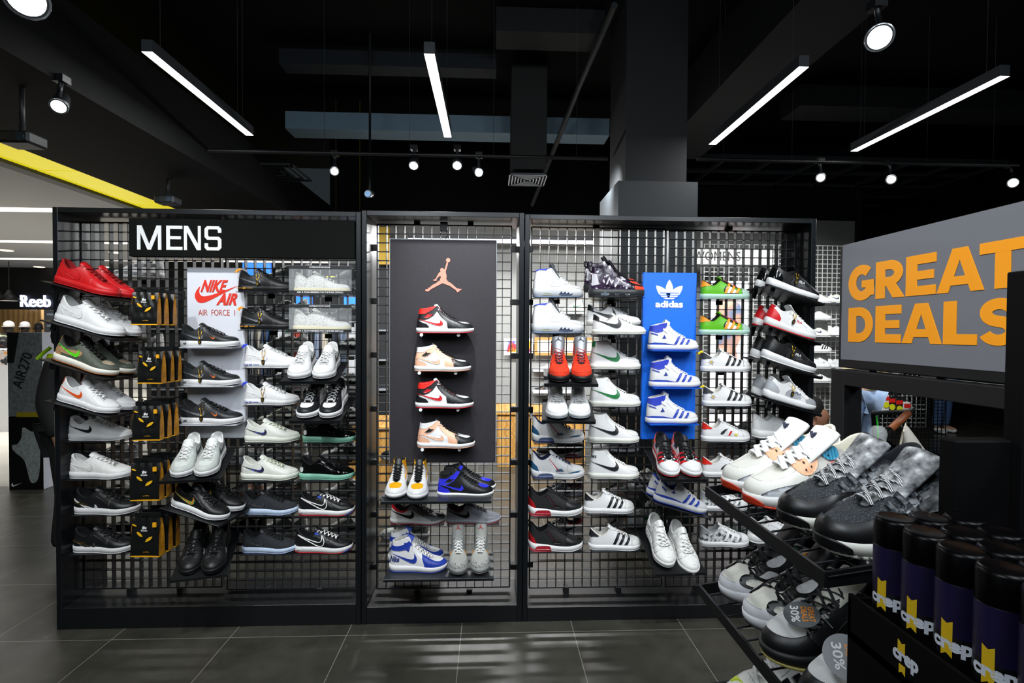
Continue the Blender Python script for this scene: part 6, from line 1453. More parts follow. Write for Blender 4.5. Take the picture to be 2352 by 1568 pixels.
loc(MB().prism(trace(smooth_poly([(1652, 672), (1662, 660), (1676, 664), (1684, 690), (1700, 700), (1708, 760), (1690, 800), (1696, 850), (1655, 850), (1650, 790), (1640, 740), (1648, 700)], 2), 0, 0, 1, GW - .15)[::-1], 0, .003, frameXZ(0, GW - .15, 0)), 'poster_figure', pat('noise', ('#d9b6a0', '#b98a74', '#5f6f8c'), 3, .6, (.35, .5, .62)), r)
wk = ('white', 'cream_plain', 'splatter', 'star_white', 'disruptor', 'blazer_low')
rowsR = (694, 733, 771, 807, 843, 875)
for i, py in enumerate(rowsR):
    for j, px in enumerate((1885, 1925)):
        if j and i % 2: continue
        far_shoe(wk[(i + 2 * j) % 6], 'pale sneaker on the back grid wall, %s row from the top, %s' % (('first', 'second', 'third', 'fourth', 'fifth', 'sixth')[i], 'beside the wall end' if not j else 'beside the sale sign'), px, py, GW - .12, .28, 0)
        a_ = atY(px, py, GW - .12); tag(MB().box(a_.x - .15, a_.x + .15, GW - .2, GW, a_.z - .012, a_.z - .002).build('shoe_ledge', mat('#d5d8da', .4)), 'pale ledge on the back grid wall under the %s row sneaker, %s' % (('first', 'second', 'third', 'fourth', 'fifth', 'sixth')[i], 'near the wall end' if not j else 'near the sale sign'), 'shelf')
# clothes rail and blue signs behind the left frame
r = thing('clothes_rail', 'black clothes rail with hanging garments behind the left grid', 'clothes rail', tuple(atZ(660, 960, 0)))
Yr = 5.3; a = atY(545, 705, Yr); b = atY(820, 705, Yr)
k = MB(); k.tube([(a.x, Yr, a.z), (b.x, Yr, a.z)], .015, 8); k.tube([(a.x, Yr, 0), (a.x, Yr, a.z)], .015, 8); k.tube([(b.x, Yr, 0), (b.x, Yr, a.z)], .015, 8); loc(k, 'rail_tube', mat('#26292b', .35, .6), r)
gn = ('white', 'navy', 'grey', 'beige', 'blue', 'black', 'silver grey', 'sage', 'rust red', 'ivory', 'charcoal', 'slate blue', 'sand', 'dark grey', 'pale blue', 'light grey')
gc = ('#d9d9d6', '#2c3550', '#8a8f95', '#b9b2a4', '#35507a', '#14161a', '#c9ccd0', '#5c6f6a', '#a84a3a', '#e0e0dc', '#22262c', '#7f8aa0', '#cfc6b4', '#3a3f47', '#93a0b4', '#d0d4d8')
for i in range(16):
    x = a.x + .06 + (b.x - a.x - .12) * i / 15; g = MB()
    vs = []
    for j in range(7):
        t = j / 6
        for s in range(5): yy = (-.21 + .105 * s) * (.55 + .45 * min(t * 3, 1)); vs.append((x + .022 * math.sin(2.1 * s + i) * t, Yr + yy, a.z - .05 - .62 * t - .05 * abs(yy) * (1 - t)))
    g.add(vs, grid_faces(7, 5), True); n0 = len(vs); g.add([(p[0] + .02, p[1], p[2]) for p in vs], grid_faces(7, 5), True)
    o = g.build('garment', mat(gc[i], .85)); tag(o, '%s garment hanging on the clothes rail behind the left grid' % gn[i], 'garment', 'garments on the rail')
for lab, x0, x1, y0, y1, Y in (('tilted bright blue sign right of the white logo board', 557, 621, 604, 632, 5.6), ('bright blue panel between the clear cases', 680, 716, 678, 706, 5.7), ('bright blue panel at the right edge of the left frame', 790, 822, 680, 712, 5.7)):
    a = atY(x0, y1, Y); b = atY(x1, y0, Y)
    r = thing('blue_sign', lab, 'sign', ((a.x + b.x) / 2, Y, a.z)); loc(MB().box(a.x, b.x, Y, Y + .03, a.z, b.z), 'sign_panel', emis('#1f6ae8', .5), r); loc(MB().box((a.x + b.x) / 2 - .01, (a.x + b.x) / 2 + .01, Y + .03, Y + .05, 0, b.z), 'sign_post', black2, r)
yb = MB(); yb.box(atY(750, 640, 6.5).x, atY(830, 640, 6.5).x, 6.5, 6.56, atY(790, 648, 6.5).z, atY(790, 634, 6.5).z); yb.tube([(atY(770, 640, 6.5).x, 6.53, atY(790, 634, 6.5).z), (atY(770, 640, 6.5).x, 6.53, 4.5)], .0001, 3); yb.tube([(atY(825, 640, 6.5).x, 6.53, atY(790, 634, 6.5).z), (atY(825, 640, 6.5).x, 6.53, 4.5)], .0001, 3)
tag(yb.build('yellow_bar', emis('#e8cf1a', .7)), 'glowing yellow bar seen through the right side of the left frame', 'light bar')
r = thing('dark_cabinet', 'tall dark cabinet behind the pouches and the white board', 'cabinet', tuple(atZ(430, 940, 0)))
a = atY(335, 640, 7.0); b = atY(900, 606, 7.0)
loc(MB().box(a.x, b.x, 7.0, 7.4, 0, b.z), 'cabinet_body', mat('#17191c', .6), r)
for k in range(4): loc(MB().box(a.x + .05, b.x - .05, 6.9, 7.0, .4 + .4 * k, .42 + .4 * k), 'cabinet_shelf', mat('#8d9299', .5), r)
loc(MB().box(atY(870, 600, 6.9).x, atY(896, 600, 6.9).x, 6.85, 6.9, atY(880, 608, 6.9).z, atY(880, 520, 6.9).z), 'yellow_banner', mat('#c9a112', .5), r)
# sneakers standing on the other side of the grids
YR = YM + .15
rev = []
for py in (655, 735, 812, 893): rev += [(652 + (py % 7), py - 4, 'white', 'white', 180), (800, py + 4, 'mint_white', 'pale grey', 180)]
for py, k, nm in ((975, 'splatter', 'cream'), (1053, 'white_blue', 'white'), (1140, 'orange_tick', 'white and red'), (1225, 'black_tick', 'white and dark')): rev += [(650, py, k, nm, 180), (795, py + 2, 'mint_white', 'pale grey', 180)]
for py, k, nm in ((640, 'white', 'white'), (725, 'white', 'white'), (810, 'cream_plain', 'off-white'), (975, 'runner_white', 'white running'), (1060, 'white_blue', 'white and blue'), (1150, 'mint_white', 'grey'), (1240, 'knit_blue', 'dark blue')): rev += [(268 if py > 900 else 318, py, k, nm, 180)]
for py, k, nm in ((1065, 'cream_plain', 'off-white'), (1150, 'mid_pink', 'tan'), (1230, 'knit_blue', 'dark blue')): rev += [(555, py, k, nm, 180)]
for py, k, nm in ((1035, 'mid_blue', 'dark'), (1130, 'low_maroon', 'grey'), (1215, 'mint_white', 'pale'), (1290, 'star_green', 'green')): rev += [(930 if py != 1290 else 960, py + 20, k, nm, 180)]
for py, k, nm in ((690, 'blazer_low', 'white'), (775, 'white', 'white'), (860, 'fila_grey', 'grey'), (945, 'fila_grey', 'pale grey'), (1035, 'low_maroon', 'grey'), (1145, 'mid_pink', 'pink'), (1228, 'mid_pink', 'dusty pink')): rev += [(1412, py + 2, k, nm, 180)]
for py, k, nm in ((1050, 'runner_black', 'black'), (1140, 'low_maroon', 'maroon'), (1225, 'low_red', 'white')): rev += [(1285, py, k, nm, 180)]
for py, k, nm in ((940, 'fila_grey', 'grey'), (1010, 'cream_plain', 'tan'), (1085, 'splatter', 'cream'), (1165, 'white', 'white'), (1235, 'mint_white', 'pale grey')): rev += [(1668, py, k, nm, 180), (1775, py - 5, 'white', 'white', 180)]
for py, k, nm in ((1120, 'star_white', 'white'), (1205, 'blazer_green', 'white and green')): rev += [(1478, py, k, nm, 180)]
zones = ((0, 420, 'behind the pouches'), (420, 600, 'behind the white board column'), (600, 720, 'behind the paint-splattered column'), (720, 850, 'behind the mint-soled column'), (850, 1200, 'behind the middle frame'), (1200, 1350, 'behind the air-window runners'), (1350, 1465, 'behind the white mids'), (1465, 1600, 'behind the blue board column'), (1600, 1720, 'behind the shell-toes'), (1720, 1900, 'behind the right end'))
cnt = {}
od = ('highest', 'second', 'third', 'fourth', 'fifth', 'sixth', 'seventh', 'eighth', 'ninth', 'lowest')
for px, py, k, nm, yw in sorted(rev, key=lambda t: (t[1])):
    z = [t[2] for t in zones if t[0] <= px < t[1]][0]; i = cnt.get(z, 0); cnt[z] = i + 1
    far_shoe(k, '%s %s sneaker %s, seen through the grid' % (od[min(i, 9)], nm, z), px, py, YR, .29, yw, 'sneakers on the far side of the grid')
    c = atY(px, py, YR); shelf_flat(Vector((c.x - .15, 0, c.z)), .30, 'thin shelf of the %s far sneaker %s' % (od[min(i, 9)], z), YM + .03, YR + .06, None, 'far-side shelves')
# ------------------------------------------------------------------ sale stand in the right foreground
XE = .55                                                              # plane of the shelf edges
FS = mat('#090a0c', .5, bump=.08, bscale=120)
PY = 1.32; PN = .36                                                   # far and near end of the stand
sd = thing('sale_stand', 'black open stand with sloping sneaker shelves under the sale sign', 'display stand', (.88, .9, 0))
for y0, y1 in ((PY - .05, PY), (PN, PN + .05)): loc(MB().box(.9055, .955, y0, y1, 0, 1.507), 'stand_post', FS, sd, .002)
loc(MB().box(.9055, .955, PN + .05, PY - .05, 1.468, 1.507), 'stand_beam', FS, sd, .002)
loc(MB().box(.9055, .955, PN + .05, PY - .05, .04, .10), 'foot_rail', FS, sd, .002)
loc(MB().box(.9055, .918, PN + .05, PY - .05, .10, .62), 'back_panel', FS, sd)
def slope_shelf(label, ze, y0, y1, slope=.145, depth=.315):
    r = thing('sloping_rack_shelf', label, 'shelf', (XE, (y0 + y1) / 2, ze))
    zb = ze + depth * slope
    g = MB(); n = max(3, int((y1 - y0) / .045))
    for i in range(n + 1): y = y0 + (y1 - y0) * i / n; g.tube([(XE, y, ze - .004), (XE + depth, y, zb - .004)], .0022, 5, False)
    for i in range(6): t = i / 5; g.tube([(XE + depth * t, y0, ze + depth * slope * t - .007), (XE + depth * t, y1, ze + depth * slope * t - .007)], .0022, 5, False)
    loc(g, 'wire_deck', mat('#1a1c1f', .35, .5), r)
    loc(MB().box(XE - .006, XE, y0, y1, ze - .022, ze + .004), 'front_lip', FS, r)
    for y in (y0, y1 - .006):
        M = Matrix(((1, 0, 0, XE), (0, 0, 1, y), (0, 1, 0, 0), (0, 0, 0, 1)))
        loc(MB().prism([(0, ze - .022), (depth, zb - .03), (depth, zb + .004), (0, ze + .004)], 0, .006, M), 'side_lip', FS, r)
    return r
slope_shelf('upper sloping wire shelf of the sale stand, under the white and the black pair', 1.208, .80, 1.262)
slope_shelf('middle sloping wire shelf of the sale stand', .940, .36, 1.30)
slope_shelf('lowest visible sloping wire shelf of the sale stand', .672, .36, 1.30)
# ---- sneakers of the stand, built finer
OFW = '#dedcd3'
SHL = [(.0, .02), (.12, .0), (.88, .0), (1, .03), (1, .08), (.8, .045), (.2, .05), (0, .09)]
GUARD = [(.58, .13), (.66, .105), (.78, .10), (.90, .105), (.915, .13), (.82, .165), (.70, .18), (.62, .165)]
def grow(p, k): 
    c = np.mean(np.array(p), 0); return [tuple(c + (np.array(q) - c) * (1 + k)) for q in p]
def dots(name, pts, c, r=.0065):
    def fn(S):
        return [(name, side_patch(S, name, [(x + r * .8 * math.cos(k / 10 * 2 * PI), z + r * math.sin(k / 10 * 2 * PI)) for k in range(10)], sd, .019), mat(c, .5)) for x, z in pts for sd in (-1, 1)]
    return fn
shoe('sale_white', 'max', mat(OFW, .5, bump=.1, bscale=90), '#e9e8e4', '#dd3f1e', '#d8d5c6', '#e9e8e4', '#f2f2f1',
     [('toe', 'mudguard', mud(.50, .62, .42), mat('#e4e2da', .45), dict(off=.008, round_=3, su=.012, sv=.05)), ('side', 'guard_piping', grow(GUARD, .06), '#6a7082', dict(off=.011, round_=3)), ('side', 'side_guard', GUARD, '#c9ccd0', dict(off=.014, round_=3)),
      ('side', 'lace_panel', [(.50, .36), (.58, .325), (.655, .288), (.665, .265), (.63, .232), (.57, .228), (.515, .265), (.488, .32)], '#f0b68f', dict(off=.012, round_=3)), ('side', 'top_lace_panel', [(.345, .395), (.40, .415), (.455, .385), (.45, .34), (.40, .30), (.34, .32)], pat('wave', ('#2f87ac', '#48abd0'), 14, .5, (.3, .7), (1, 0, 1), bump=.2, detail=0), dict(off=.013, round_=3)),
      ('side', 'quarter_panel', [(.06, .18), (.30, .155), (.5, .155), (.56, .2), (.45, .26), (.36, .28), (.2, .25), (.08, .28)], '#d5d6d6', dict(off=.006, round_=3)), ('side', 'heel_accent', [(.30, .215), (.40, .205), (.44, .25), (.38, .285), (.31, .265)], '#e0401f', dict(off=.014, round_=3)), ('heel', 'heel_counter', heelpanel(.25, .6), '#d9d6ca', dict(off=.009, round_=2))],
     extra=[ring_patch('toe_bumper', .17, .10, .80, pat('wave', ('#b52f12', '#e8491f'), 24, .5, (.2, .5), (0, 0, 1), bump=.3, detail=0), .013), dots('eyelet', [(.545, .325), (.59, .30), (.555, .275), (.60, .258), (.40, .375), (.41, .335)], '#2b2523'),
            lambda S: [('tongue_tick', patch_mesh('tongue_tick', *(lambda V, Fs, E: (np.column_stack([.372 - .030 * V[:, 1] * 2 + .018 + .0 * V[:, 0], .03 - V[:, 0] * .06, .43 + .05 * V[:, 1] * 2]) + [.075, 0, .02], np.column_stack([.372 - .030 * V[:, 1] * 2, .03 - V[:, 0] * .06, .43 + .05 * V[:, 1] * 2]), Fs, E))(*cut_grid(TICK, .2, .2))), mat('#2a3044', .5))]], sole_frac=.17, hires=True, lace_kw=dict(r=.026, h=.032), tongue_kw=dict(thick=.095, w=.14))
denim = pat('noise', ('#0f1214', '#2c3035', '#5d6266'), 110, .85, (.36, .55, .78), bump=.4, detail=6)
marble = pat('noise', ('#222426', '#85888a', '#cfd1d1'), 15, .6, (.36, .54, .70), detail=8, bump=.3)
shoe('sale_black', 'max', denim, '#d6d6cc', pat('noise', ('#3a3b38', '#b5b4aa'), 40, .7, (.42, .55)), '#10161b', marble, pat('wave', ('#1b1c1e', '#c9cbcd'), 30, .6, (.4, .5), detail=0),
     [('toe', 'rubber_toe', mud(.46, .42, .46), mat('#0c0d0e', .35), dict(off=.014, round_=3, su=.012, sv=.05)), ('side', 'side_rib', [(.50, .215), (.62, .20), (.74, .185), (.82, .18), (.74, .225), (.62, .255), (.52, .265)], pat('noise', ('#24272a', '#7d8184'), 60, .8, (.45, .65)), dict(off=.012, round_=3)), ('side', 'side_band', [(.26, .24), (.36, .21), (.46, .21), (.50, .25), (.44, .31), (.36, .36), (.28, .33)], marble, dict(off=.010, round_=3)),
      ('side', 'green_accent', [(.60, .175), (.74, .162), (.755, .176), (.62, .192)], '#58b83c', dict(off=.018)), ('side', 'tan_accent', [(.44, .19), (.52, .18), (.55, .20), (.47, .215)], '#b98548', dict(off=.018))] +
     [('side', 'lace_loop', [(.43 + .07 * k, .395 - .036 * k), (.460 + .07 * k, .378 - .036 * k), (.445 + .07 * k, .32 - .030 * k), (.415 + .07 * k, .335 - .030 * k)], '#33383d', dict(off=.018)) for k in range(4)] + [('side', 'loop_pad', [(.43 + .07 * k, .33 - .030 * k), (.475 + .07 * k, .31 - .030 * k), (.46 + .07 * k, .275 - .028 * k), (.42 + .07 * k, .29 - .028 * k)], '#8d9093', dict(off=.012)) for k in range(4)],
     extra=[ring_patch('toe_rubber_skirt', .20, .30, 1.05, mat('#0c0d0e', .4), .014)], sole_frac=.22, hires=True, lace_kw=dict(r=.013, h=.035, cross=True), tongue_kw=dict(thick=.10, w=.135))
shoe('sale_green', 'max', mat('#d9d9cf', .7, bump=.2, bscale=140), '#dcdde2', '#16181a', '#16181a', '#15171a', '#141517',
     [('toe', 'mudguard', mud(.34, .45, .44), mat('#dcdde3', .45), dict(off=.010, round_=3, su=.012, sv=.05)), ('side', 'black_eye_panel', [(.58, .155), (.68, .135), (.82, .14), (.885, .17), (.85, .21), (.76, .22), (.69, .195), (.62, .20)], '#0f1112', dict(off=.015, round_=3)), ('side', 'eye_insert', [(.70, .162), (.78, .153), (.845, .17), (.82, .194), (.755, .196)], '#d9d9cf', dict(off=.019, round_=3)),
      ('side', 'black_overlay', [(.36, .39), (.46, .38), (.58, .335), (.70, .275), (.79, .225), (.75, .215), (.69, .235), (.64, .245), (.57, .205), (.64, .175), (.60, .145), (.45, .17), (.38, .24), (.3, .30), (.18, .27), (.1, .30), (.1, .40), (.2, .36)], '#0f1112', dict(off=.010, round_=2)), ('side', 'overlay_insert', [(.49, .295), (.56, .262), (.63, .262), (.64, .285), (.56, .315), (.50, .33)], '#cfd0d3', dict(off=.016, round_=3)), ('side', 'green_panel', [(.38, .385), (.46, .365), (.50, .335), (.44, .30), (.38, .32)], '#1a5c3a', dict(off=.016, round_=2)), ('side', 'yellow_panel', [(.28, .285), (.33, .26), (.38, .275), (.36, .32), (.30, .335)], '#d99a22', dict(off=.020, round_=3)), ('side', 'yellow_surround', [(.25, .285), (.32, .24), (.41, .265), (.38, .345), (.28, .36)], '#cfd0d3', dict(off=.016, round_=3))],
     sole_frac=.16, hires=True, lace_kw=dict(r=.010, h=.03), tongue_kw=dict(thick=.06))
shoe('sale_mesh', 'max', '#0e0f11', '#101214', '#a89d55', '#101214', '#c9c9bd', '#202326',
     [('toe', 'toe_panel', [(-.26, .52), (0, .44), (.26, .52), (.38, .62), (.40, .80), (.22, .90), (0, .95), (-.22, .90), (-.40, .80), (-.38, .62)], pat('wave', ('#b9babb', '#dcdddd'), 40, .7, (.3, .7), bump=.3, detail=0), dict(off=.008, round_=3, su=.012)), ('side', 'heel_panel', [(.05, .2), (.25, .18), (.40, .22), (.38, .36), (.2, .33), (.08, .39)], '#d2d4d8', dict(off=.010, round_=2)), T('#0e0f11', xf=.42, w=.34, z0=.17, h=.14), ('side', 'eyestay', eyestay(sh='max', w=.10), '#15171a', dict(off=.009, round_=2))], sole_frac=.25, hires=True, lace_kw=dict(r=.010, h=.03), tongue_kw=dict(thick=.05))
shoe('sale_neon', 'max', '#dfdfd9', '#e6e6e2', '#c9d832', '#d9d9d6', '#e2e2de', '#ececea',
     [('side', 'neon_band', [(.78, .12), (.84, .115), (.86, .21), (.80, .24)], '#c6dd2a', dict(off=.010)), ('side', 'black_bar', [(.58, .17), (.61, .165), (.66, .24), (.63, .255)], '#16181a', dict(off=.012)), ('side', 'black_bar', [(.44, .18), (.50, .175), (.55, .29), (.49, .31)], '#16181a', dict(off=.012)), ('side', 'black_bar', [(.34, .19), (.40, .185), (.45, .31), (.39, .33)], '#16181a', dict(off=.012)), ('toe', 'mudguard', mud(.4, .5, .4), '#d3d4d0', dict(off=.008, round_=3))], sole_frac=.16, hires=True, lace_kw=dict(r=.015, h=.03), tongue_kw=dict(thick=.06))
def fg(key, label, tipx, Xt, Y, zt, pitch=11, yaw=180., L=.30, group=None):
    p = math.radians(pitch); ya = math.radians(yaw)
    X = Vector((math.cos(ya) * math.cos(p), -math.sin(ya) * math.cos(p), -math.sin(p))); Yv = Vector((math.sin(ya), math.cos(ya), 0)); Z = X.cross(Yv)
    o = Vector((Xt, Y, zt)) - X * L
    M = Matrix(((X.x * L, Yv.x * L, Z.x * L, o.x), (X.y * L, Yv.y * L, Z.y * L, o.y), (X.z * L, Yv.z * L, Z.z * L, o.z), (0, 0, 0, 1)))
    return sneaker(key, M, label, group), M
fg('sale_white', 'white sneaker with peach and blue panels, farther of the pair on the sale stand', 0, .577, 1.222, 1.210, 8)
fg('sale_white', 'white sneaker with peach and blue panels, nearer of the pair on the sale stand', 0, .575, 1.112, 1.210, 8)
fg('sale_black', 'dark denim trail sneaker, farther of the black pair on the sale stand', 0, .584, .985, 1.211, 8.5, 180, .305)
fg('sale_black', 'dark denim trail sneaker, nearer of the black pair beside the spray cans', 0, .584, .868, 1.211, 8.5, 180, .305)
fg('sale_green', 'white, black and green sneaker, farther of the pair on the middle shelf', 0, .575, 1.225, .942, 9, 180)
_, MQ = fg('sale_green', 'white, black and green sneaker, nearer of the pair on the middle shelf', 0, .575, 1.105, .942, 9, 180)
_, M3 = fg('sale_mesh', 'black sneaker with grey mesh toe, farther one on the middle shelf', 0, .550, .985, .944, 9, 180, .305)
_, M4 = fg('sale_mesh', 'black sneaker with grey mesh toe, nearest one at the bottom edge', 0, .550, .850, .944, 9, 180, .305)
fg('sale_neon', 'white sneaker with neon yellow band at the bottom edge of the picture', 0, .565, 1.19, .674, 9, 180)
def sale_tag(label, px, py, Y, tilt, rad=.036):
    c = atY(px, py, Y); n = (EYE - c).normalized() + Vector(tilt[:3]); M = Matrix.Translation(c) @ n.to_track_quat('Z', 'Y').to_matrix().to_4x4() @ Matrix.Rotation(math.radians(tilt[3]), 4, 'Z')
    r = thing('sale_tag', label, 'sale tag', mw=M)
    MB().prism([(rad * math.cos(i / 32 * 2 * PI), rad * math.sin(i / 32 * 2 * PI)) for i in range(32)], -.0008, 0).build('tag_disc', mat('#565c5f', .3), r)
    text_box('30%', 'tag_lettering', mat('#dcdcdc', .5), .040, .015, Matrix.Translation((-.020, -.019, .0006)), r, .02)
    for i, w in enumerate(('GREAT', 'DEALS')): text_box(w, 'tag_lettering', mat('#d9831a', .5), .036, .010, Matrix.Translation((-.018, .012 - .012 * i, .0006)), r, .02)
    k = MB(); k.tube([(0, rad * .9, 0), (.004, rad * 1.25, -.01), (0, rad * 1.5, -.03)], .0008, 5); k.build('tag_string', mat('#c9c9c9', .6), r)
sale_tag('round grey discount tag lying between the green pair and the mesh-toe sneaker', 1841, 1410, .955, (-.2, .35, 1.5, -58), .032)
sale_tag('round grey discount tag reading 30% hanging at the bottom edge', 1944, 1508, .80, (0, 0, .25, -78), .034)
# ---- sign on the stand
XS = .926
sl = thing('sale_sign', 'grey sign reading GREAT DEALS in orange on top of the black stand', 'sign', (XS, 1.06, 1.511))
def yx(px, py=767): return atX(px, py, XS).y
loc(MB().box(XS + .002, XS + .034, .80, 1.325, 1.511, 1.833), 'sign_frame', mat('#101213', .4), sl, .002)
loc(MB().box(XS, XS + .002, .81, 1.312, 1.533, 1.8335), 'sign_face', mat('#6c6e74', .55), sl)
for yy in (.86, 1.05, 1.24): loc(MB().box(XS + .008, XS + .028, yy - .02, yy + .02, 1.5065, 1.511), 'sign_foot', mat('#8d9196', .3, .8), sl)
org = mat('#f29a0c', .5)
FX = lambda y, z: Matrix(((0, 0, -1, XS), (-1, 0, 0, y), (0, 1, 0, z), (0, 0, 0, 1)))
def stroke(path, w):
    """closed outline of a thick line"""
    P = [Vector((x, y, 0)) for x, y in path]; L, R = [], []
    for i, q in enumerate(P):
        d = (P[min(i + 1, len(P) - 1)] - P[max(i - 1, 0)]).normalized(); n = Vector((-d.y, d.x, 0)) * (w / 2)
        L.append((q.x + n.x, q.y + n.y)); R.append((q.x - n.x, q.y - n.y))
    return (L + R[::-1])[::-1]
def arc(cx, cy, rx, ry, a0, a1, n=22): return [(cx + rx * math.cos(math.radians(a0 + (a1 - a0) * i / n)), cy + ry * math.sin(math.radians(a0 + (a1 - a0) * i / n))) for i in range(n + 1)]
def rect(a, b, c, d): return [(a, b), (c, b), (c, d), (a, d)]
HEAVY = {'G': (.88, [stroke(arc(.46, .5, .33, .375, 47, 325), .27), rect(.47, .36, .88, .56), rect(.64, .13, .88, .56)]),
 'R': (.84, [rect(0, 0, .28, 1), stroke([(.2, .88)] + arc(.40, .66, .27, .22, 90, -90) + [(.2, .44)], .24), [(.30, .36), (.52, 0), (.84, 0), (.56, .42)]]),
 'E': (.72, [rect(0, 0, .28, 1), rect(.2, .77, .72, 1), rect(.2, .39, .67, .60), rect(.2, 0, .72, .23)]),
 'A': (1.06, [[(0, 0), (.28, 0), (.62, 1), (.36, 1)], [(.78, 0), (1.06, 0), (.70, 1), (.44, 1)], rect(.26, .16, .80, .36)]),
 'T': (.86, [rect(.29, 0, .57, 1), rect(0, .76, .86, 1)]),
 'D': (.88, [rect(0, 0, .28, 1), stroke([(.2, .875)] + arc(.38, .5, .36, .375, 90, -90) + [(.2, .125)], .25)]),
 'L': (.70, [rect(0, 0, .28, 1), rect(.2, 0, .70, .24)]),
 'S': (.78, [stroke(arc(.40, .70, .245, .185, 20, 262, 18) + arc(.385, .312, .255, .195, 82, -160, 18), .235)])}
for word, z0, z1, eds in (('GREAT', 1.6845, 1.772, ((1948, 2006), (2010, 2076), (2079, 2148), (2150, 2259), (2247, 2360))), ('DEALS', 1.580, 1.667, ((1949, 2006), (2011, 2070), (2072, 2164), (2167, 2245), (2246, 2345)))):
    for ch, (xa, xb) in zip(word, eds):
        ya, yb = yx(xa), yx(xb); w, pl = HEAVY[ch]; m = MB()
        for q, p_ in enumerate(pl): m.prism([(x / w * (ya - yb), y * (z1 - z0)) for x, y in p_], 0, .0012 + .0001 * q, FX(ya, z0))
        loc(m, 'orange_letter', org, sl)
# ---- spray cans in a black counter display
XC = .595; YC = [.72, .667, .614, .561, .508]
dsp = thing('spray_display', 'black counter display holding rows of purple shoe spray cans', 'display', (.7, .6, 1.1))
for bx in ((XC - .036, 0.89, .42, .765, 1.128, 1.140), (XC - .036, XC - .030, .42, .765, 1.04, 1.196), (XC - .036, 0.89, .759, .765, 1.128, 1.19)):
    loc(MB().box(*bx), 'display_tray', mat('#050506', .6, spec=.15), dsp)
loc(MB().box(.731, .895, .768, .80, 1.04, 1.433), 'back_box', mat('#050506', .7, spec=.12), dsp, .003)
loc(MB().box(.823, .898, .752, .784, 1.04, 1.70), 'header_panel', mat('#050506', .7, spec=.12), dsp, .002)
loc(MB().box(XC - .03, 0.89, .42, .75, .98, 1.128), 'display_base', mat('#050506', .7, spec=.12), dsp)
def crep(w, h, M, root, inv):
    a = text_box('crep', 'brand_lettering', mat('#cfd4de', .5), w, h, M, root, .05, .0006); b = MB().prism([(w * .2, h * .9), (w * .34, h * 1.0), (w * .48, h * .9), (w * .48, h * 1.7), (w * .34, h * 1.5), (w * .2, h * 1.7)], 0, .0008, M).build('star_print', mat('#d9b31a', .5), root)
    c = MB().prism([(w * .25, -h * .55), (w * .38, -h * .35), (w * .5, -h * .55), (w * .5, h * .1), (w * .25, h * .1)], 0, .0004, M).build('star_print', mat('#d9b31a', .5), root)
    for o in (a, b, c):
        if inv is not None: o.matrix_parent_inverse = inv
for yy, zz in ((.675, 1.150), (.585, 1.150)):
    crep(.042, .02, Matrix(((0, 0, -1, XC - .0365), (-1, 0, 0, yy), (0, 1, 0, zz), (0, 0, 0, 1))), dsp, Matrix.Translation(-dsp.location))
# can parts, shared
capm = MB().lathe([(.0247, .1495), (.0249, .152), (.0249, .186), (.0215, .1915), (.0190, .1905), (.0, .1895)], 28, None, False).mesh('can_lid', mat('#030304', .3, spec=.14))
bodm = MB().lathe([(.0235, 0), (.0248, .002), (.0248, .150)], 28).mesh('can_body', mat('#040406', .35, spec=.25))
labm = MB().lathe([(.0250, .085), (.0250, .1495)], 28, None, False).mesh('can_label', pat('noise', ('#0c081f', '#1d1444'), 18, .4, (.3, .75), (1, 1, .3)))
me = text_mesh('crep', .05); lo = min(v.co.x for v in me.vertices); hi = max(v.co.x for v in me.vertices)
def wrapcyl(me, ang, zc, s, lo, hi):
    for v in me.vertices:
        a = ang + (v.co.x - (lo + hi) / 2) * s / .0252; v.co = (.0254 * math.cos(a), .0254 * math.sin(a), zc + v.co.y * s)
wrapcyl(me, math.radians(207), .068, .023, lo, hi); me.materials.clear(); me.materials.append(mat('#cfd4de', .5)); txm = me
stv = []; 
V, Fs, E = cut_grid([(-.006, -.018), (0, -.013), (.006, -.018), (.006, .028), (0, .024), (-.006, .028)], .004, .1)
stm = mesh_of('star_print', [(.0252 * math.cos(math.radians(197) + x / .0252), .0252 * math.sin(math.radians(197) + x / .0252), .076 + z) for x, z in V], Fs, [False] * len(Fs)); stm.materials.append(mat('#d9b31a', .5))
onm = ('farthest', 'second', 'third', 'fourth', 'nearest')
for i, y in enumerate(YC):
    for j in range(3):
        r = thing('spray_can', '%s purple and black spray can in the %s row of the counter display' % (onm[i], ('front', 'second', 'rear')[j]), 'spray can', (XC + .0535 * j, y, 1.1405), 'shoe spray cans')
        r.scale = (1.05, 1.05, 1.0)
        for nm, me in (('can_body', bodm), ('can_lid', capm), ('can_label', labm), ('brand_lettering', txm), ('star_print', stm)):
            if j and nm in ('brand_lettering', 'star_print'): continue
            link(nm, me, r)
# ------------------------------------------------------------------ people and things behind the stand
jeans = pat('noise', ('#7288a8', '#93a7c2', '#a7b8ce'), 7, .85, (.3, .55, .75), detail=6); jeans2 = pat('noise', ('#35507a', '#4a6a98'), 6, .85, (.3, .7), detail=5)
person('person with back turned in light blue jeans, seen under the sale sign beam', (4.07, 5.4, 0), math.radians(190), '#c49a7c', '#c9b78f', jeans, '#1a1412', '#e2e2e0', 1.74)
person('person crouching in black with dark hair and lowered head, right of the wall end', (2.09, 3.56, 0), math.radians(48), '#8f6248', '#0e0f10', '#141518', '#0a0808', '#1a1a1a', 1.74, 'kneel')
person('distant person in blue jeans and white shoes under the sale sign beam', (7.35, 8.0, 0), math.radians(20), '#b98e70', '#2b2f36', jeans2, '#1a1412', '#e0e0de', 1.7)
st = thing('stroller', 'black folding stroller with brown leather handle behind the sale stand', 'stroller', (2.1, 2.72, 0))
a = atY(2046, 985, 2.72); b = atY(2088, 947, 2.72)
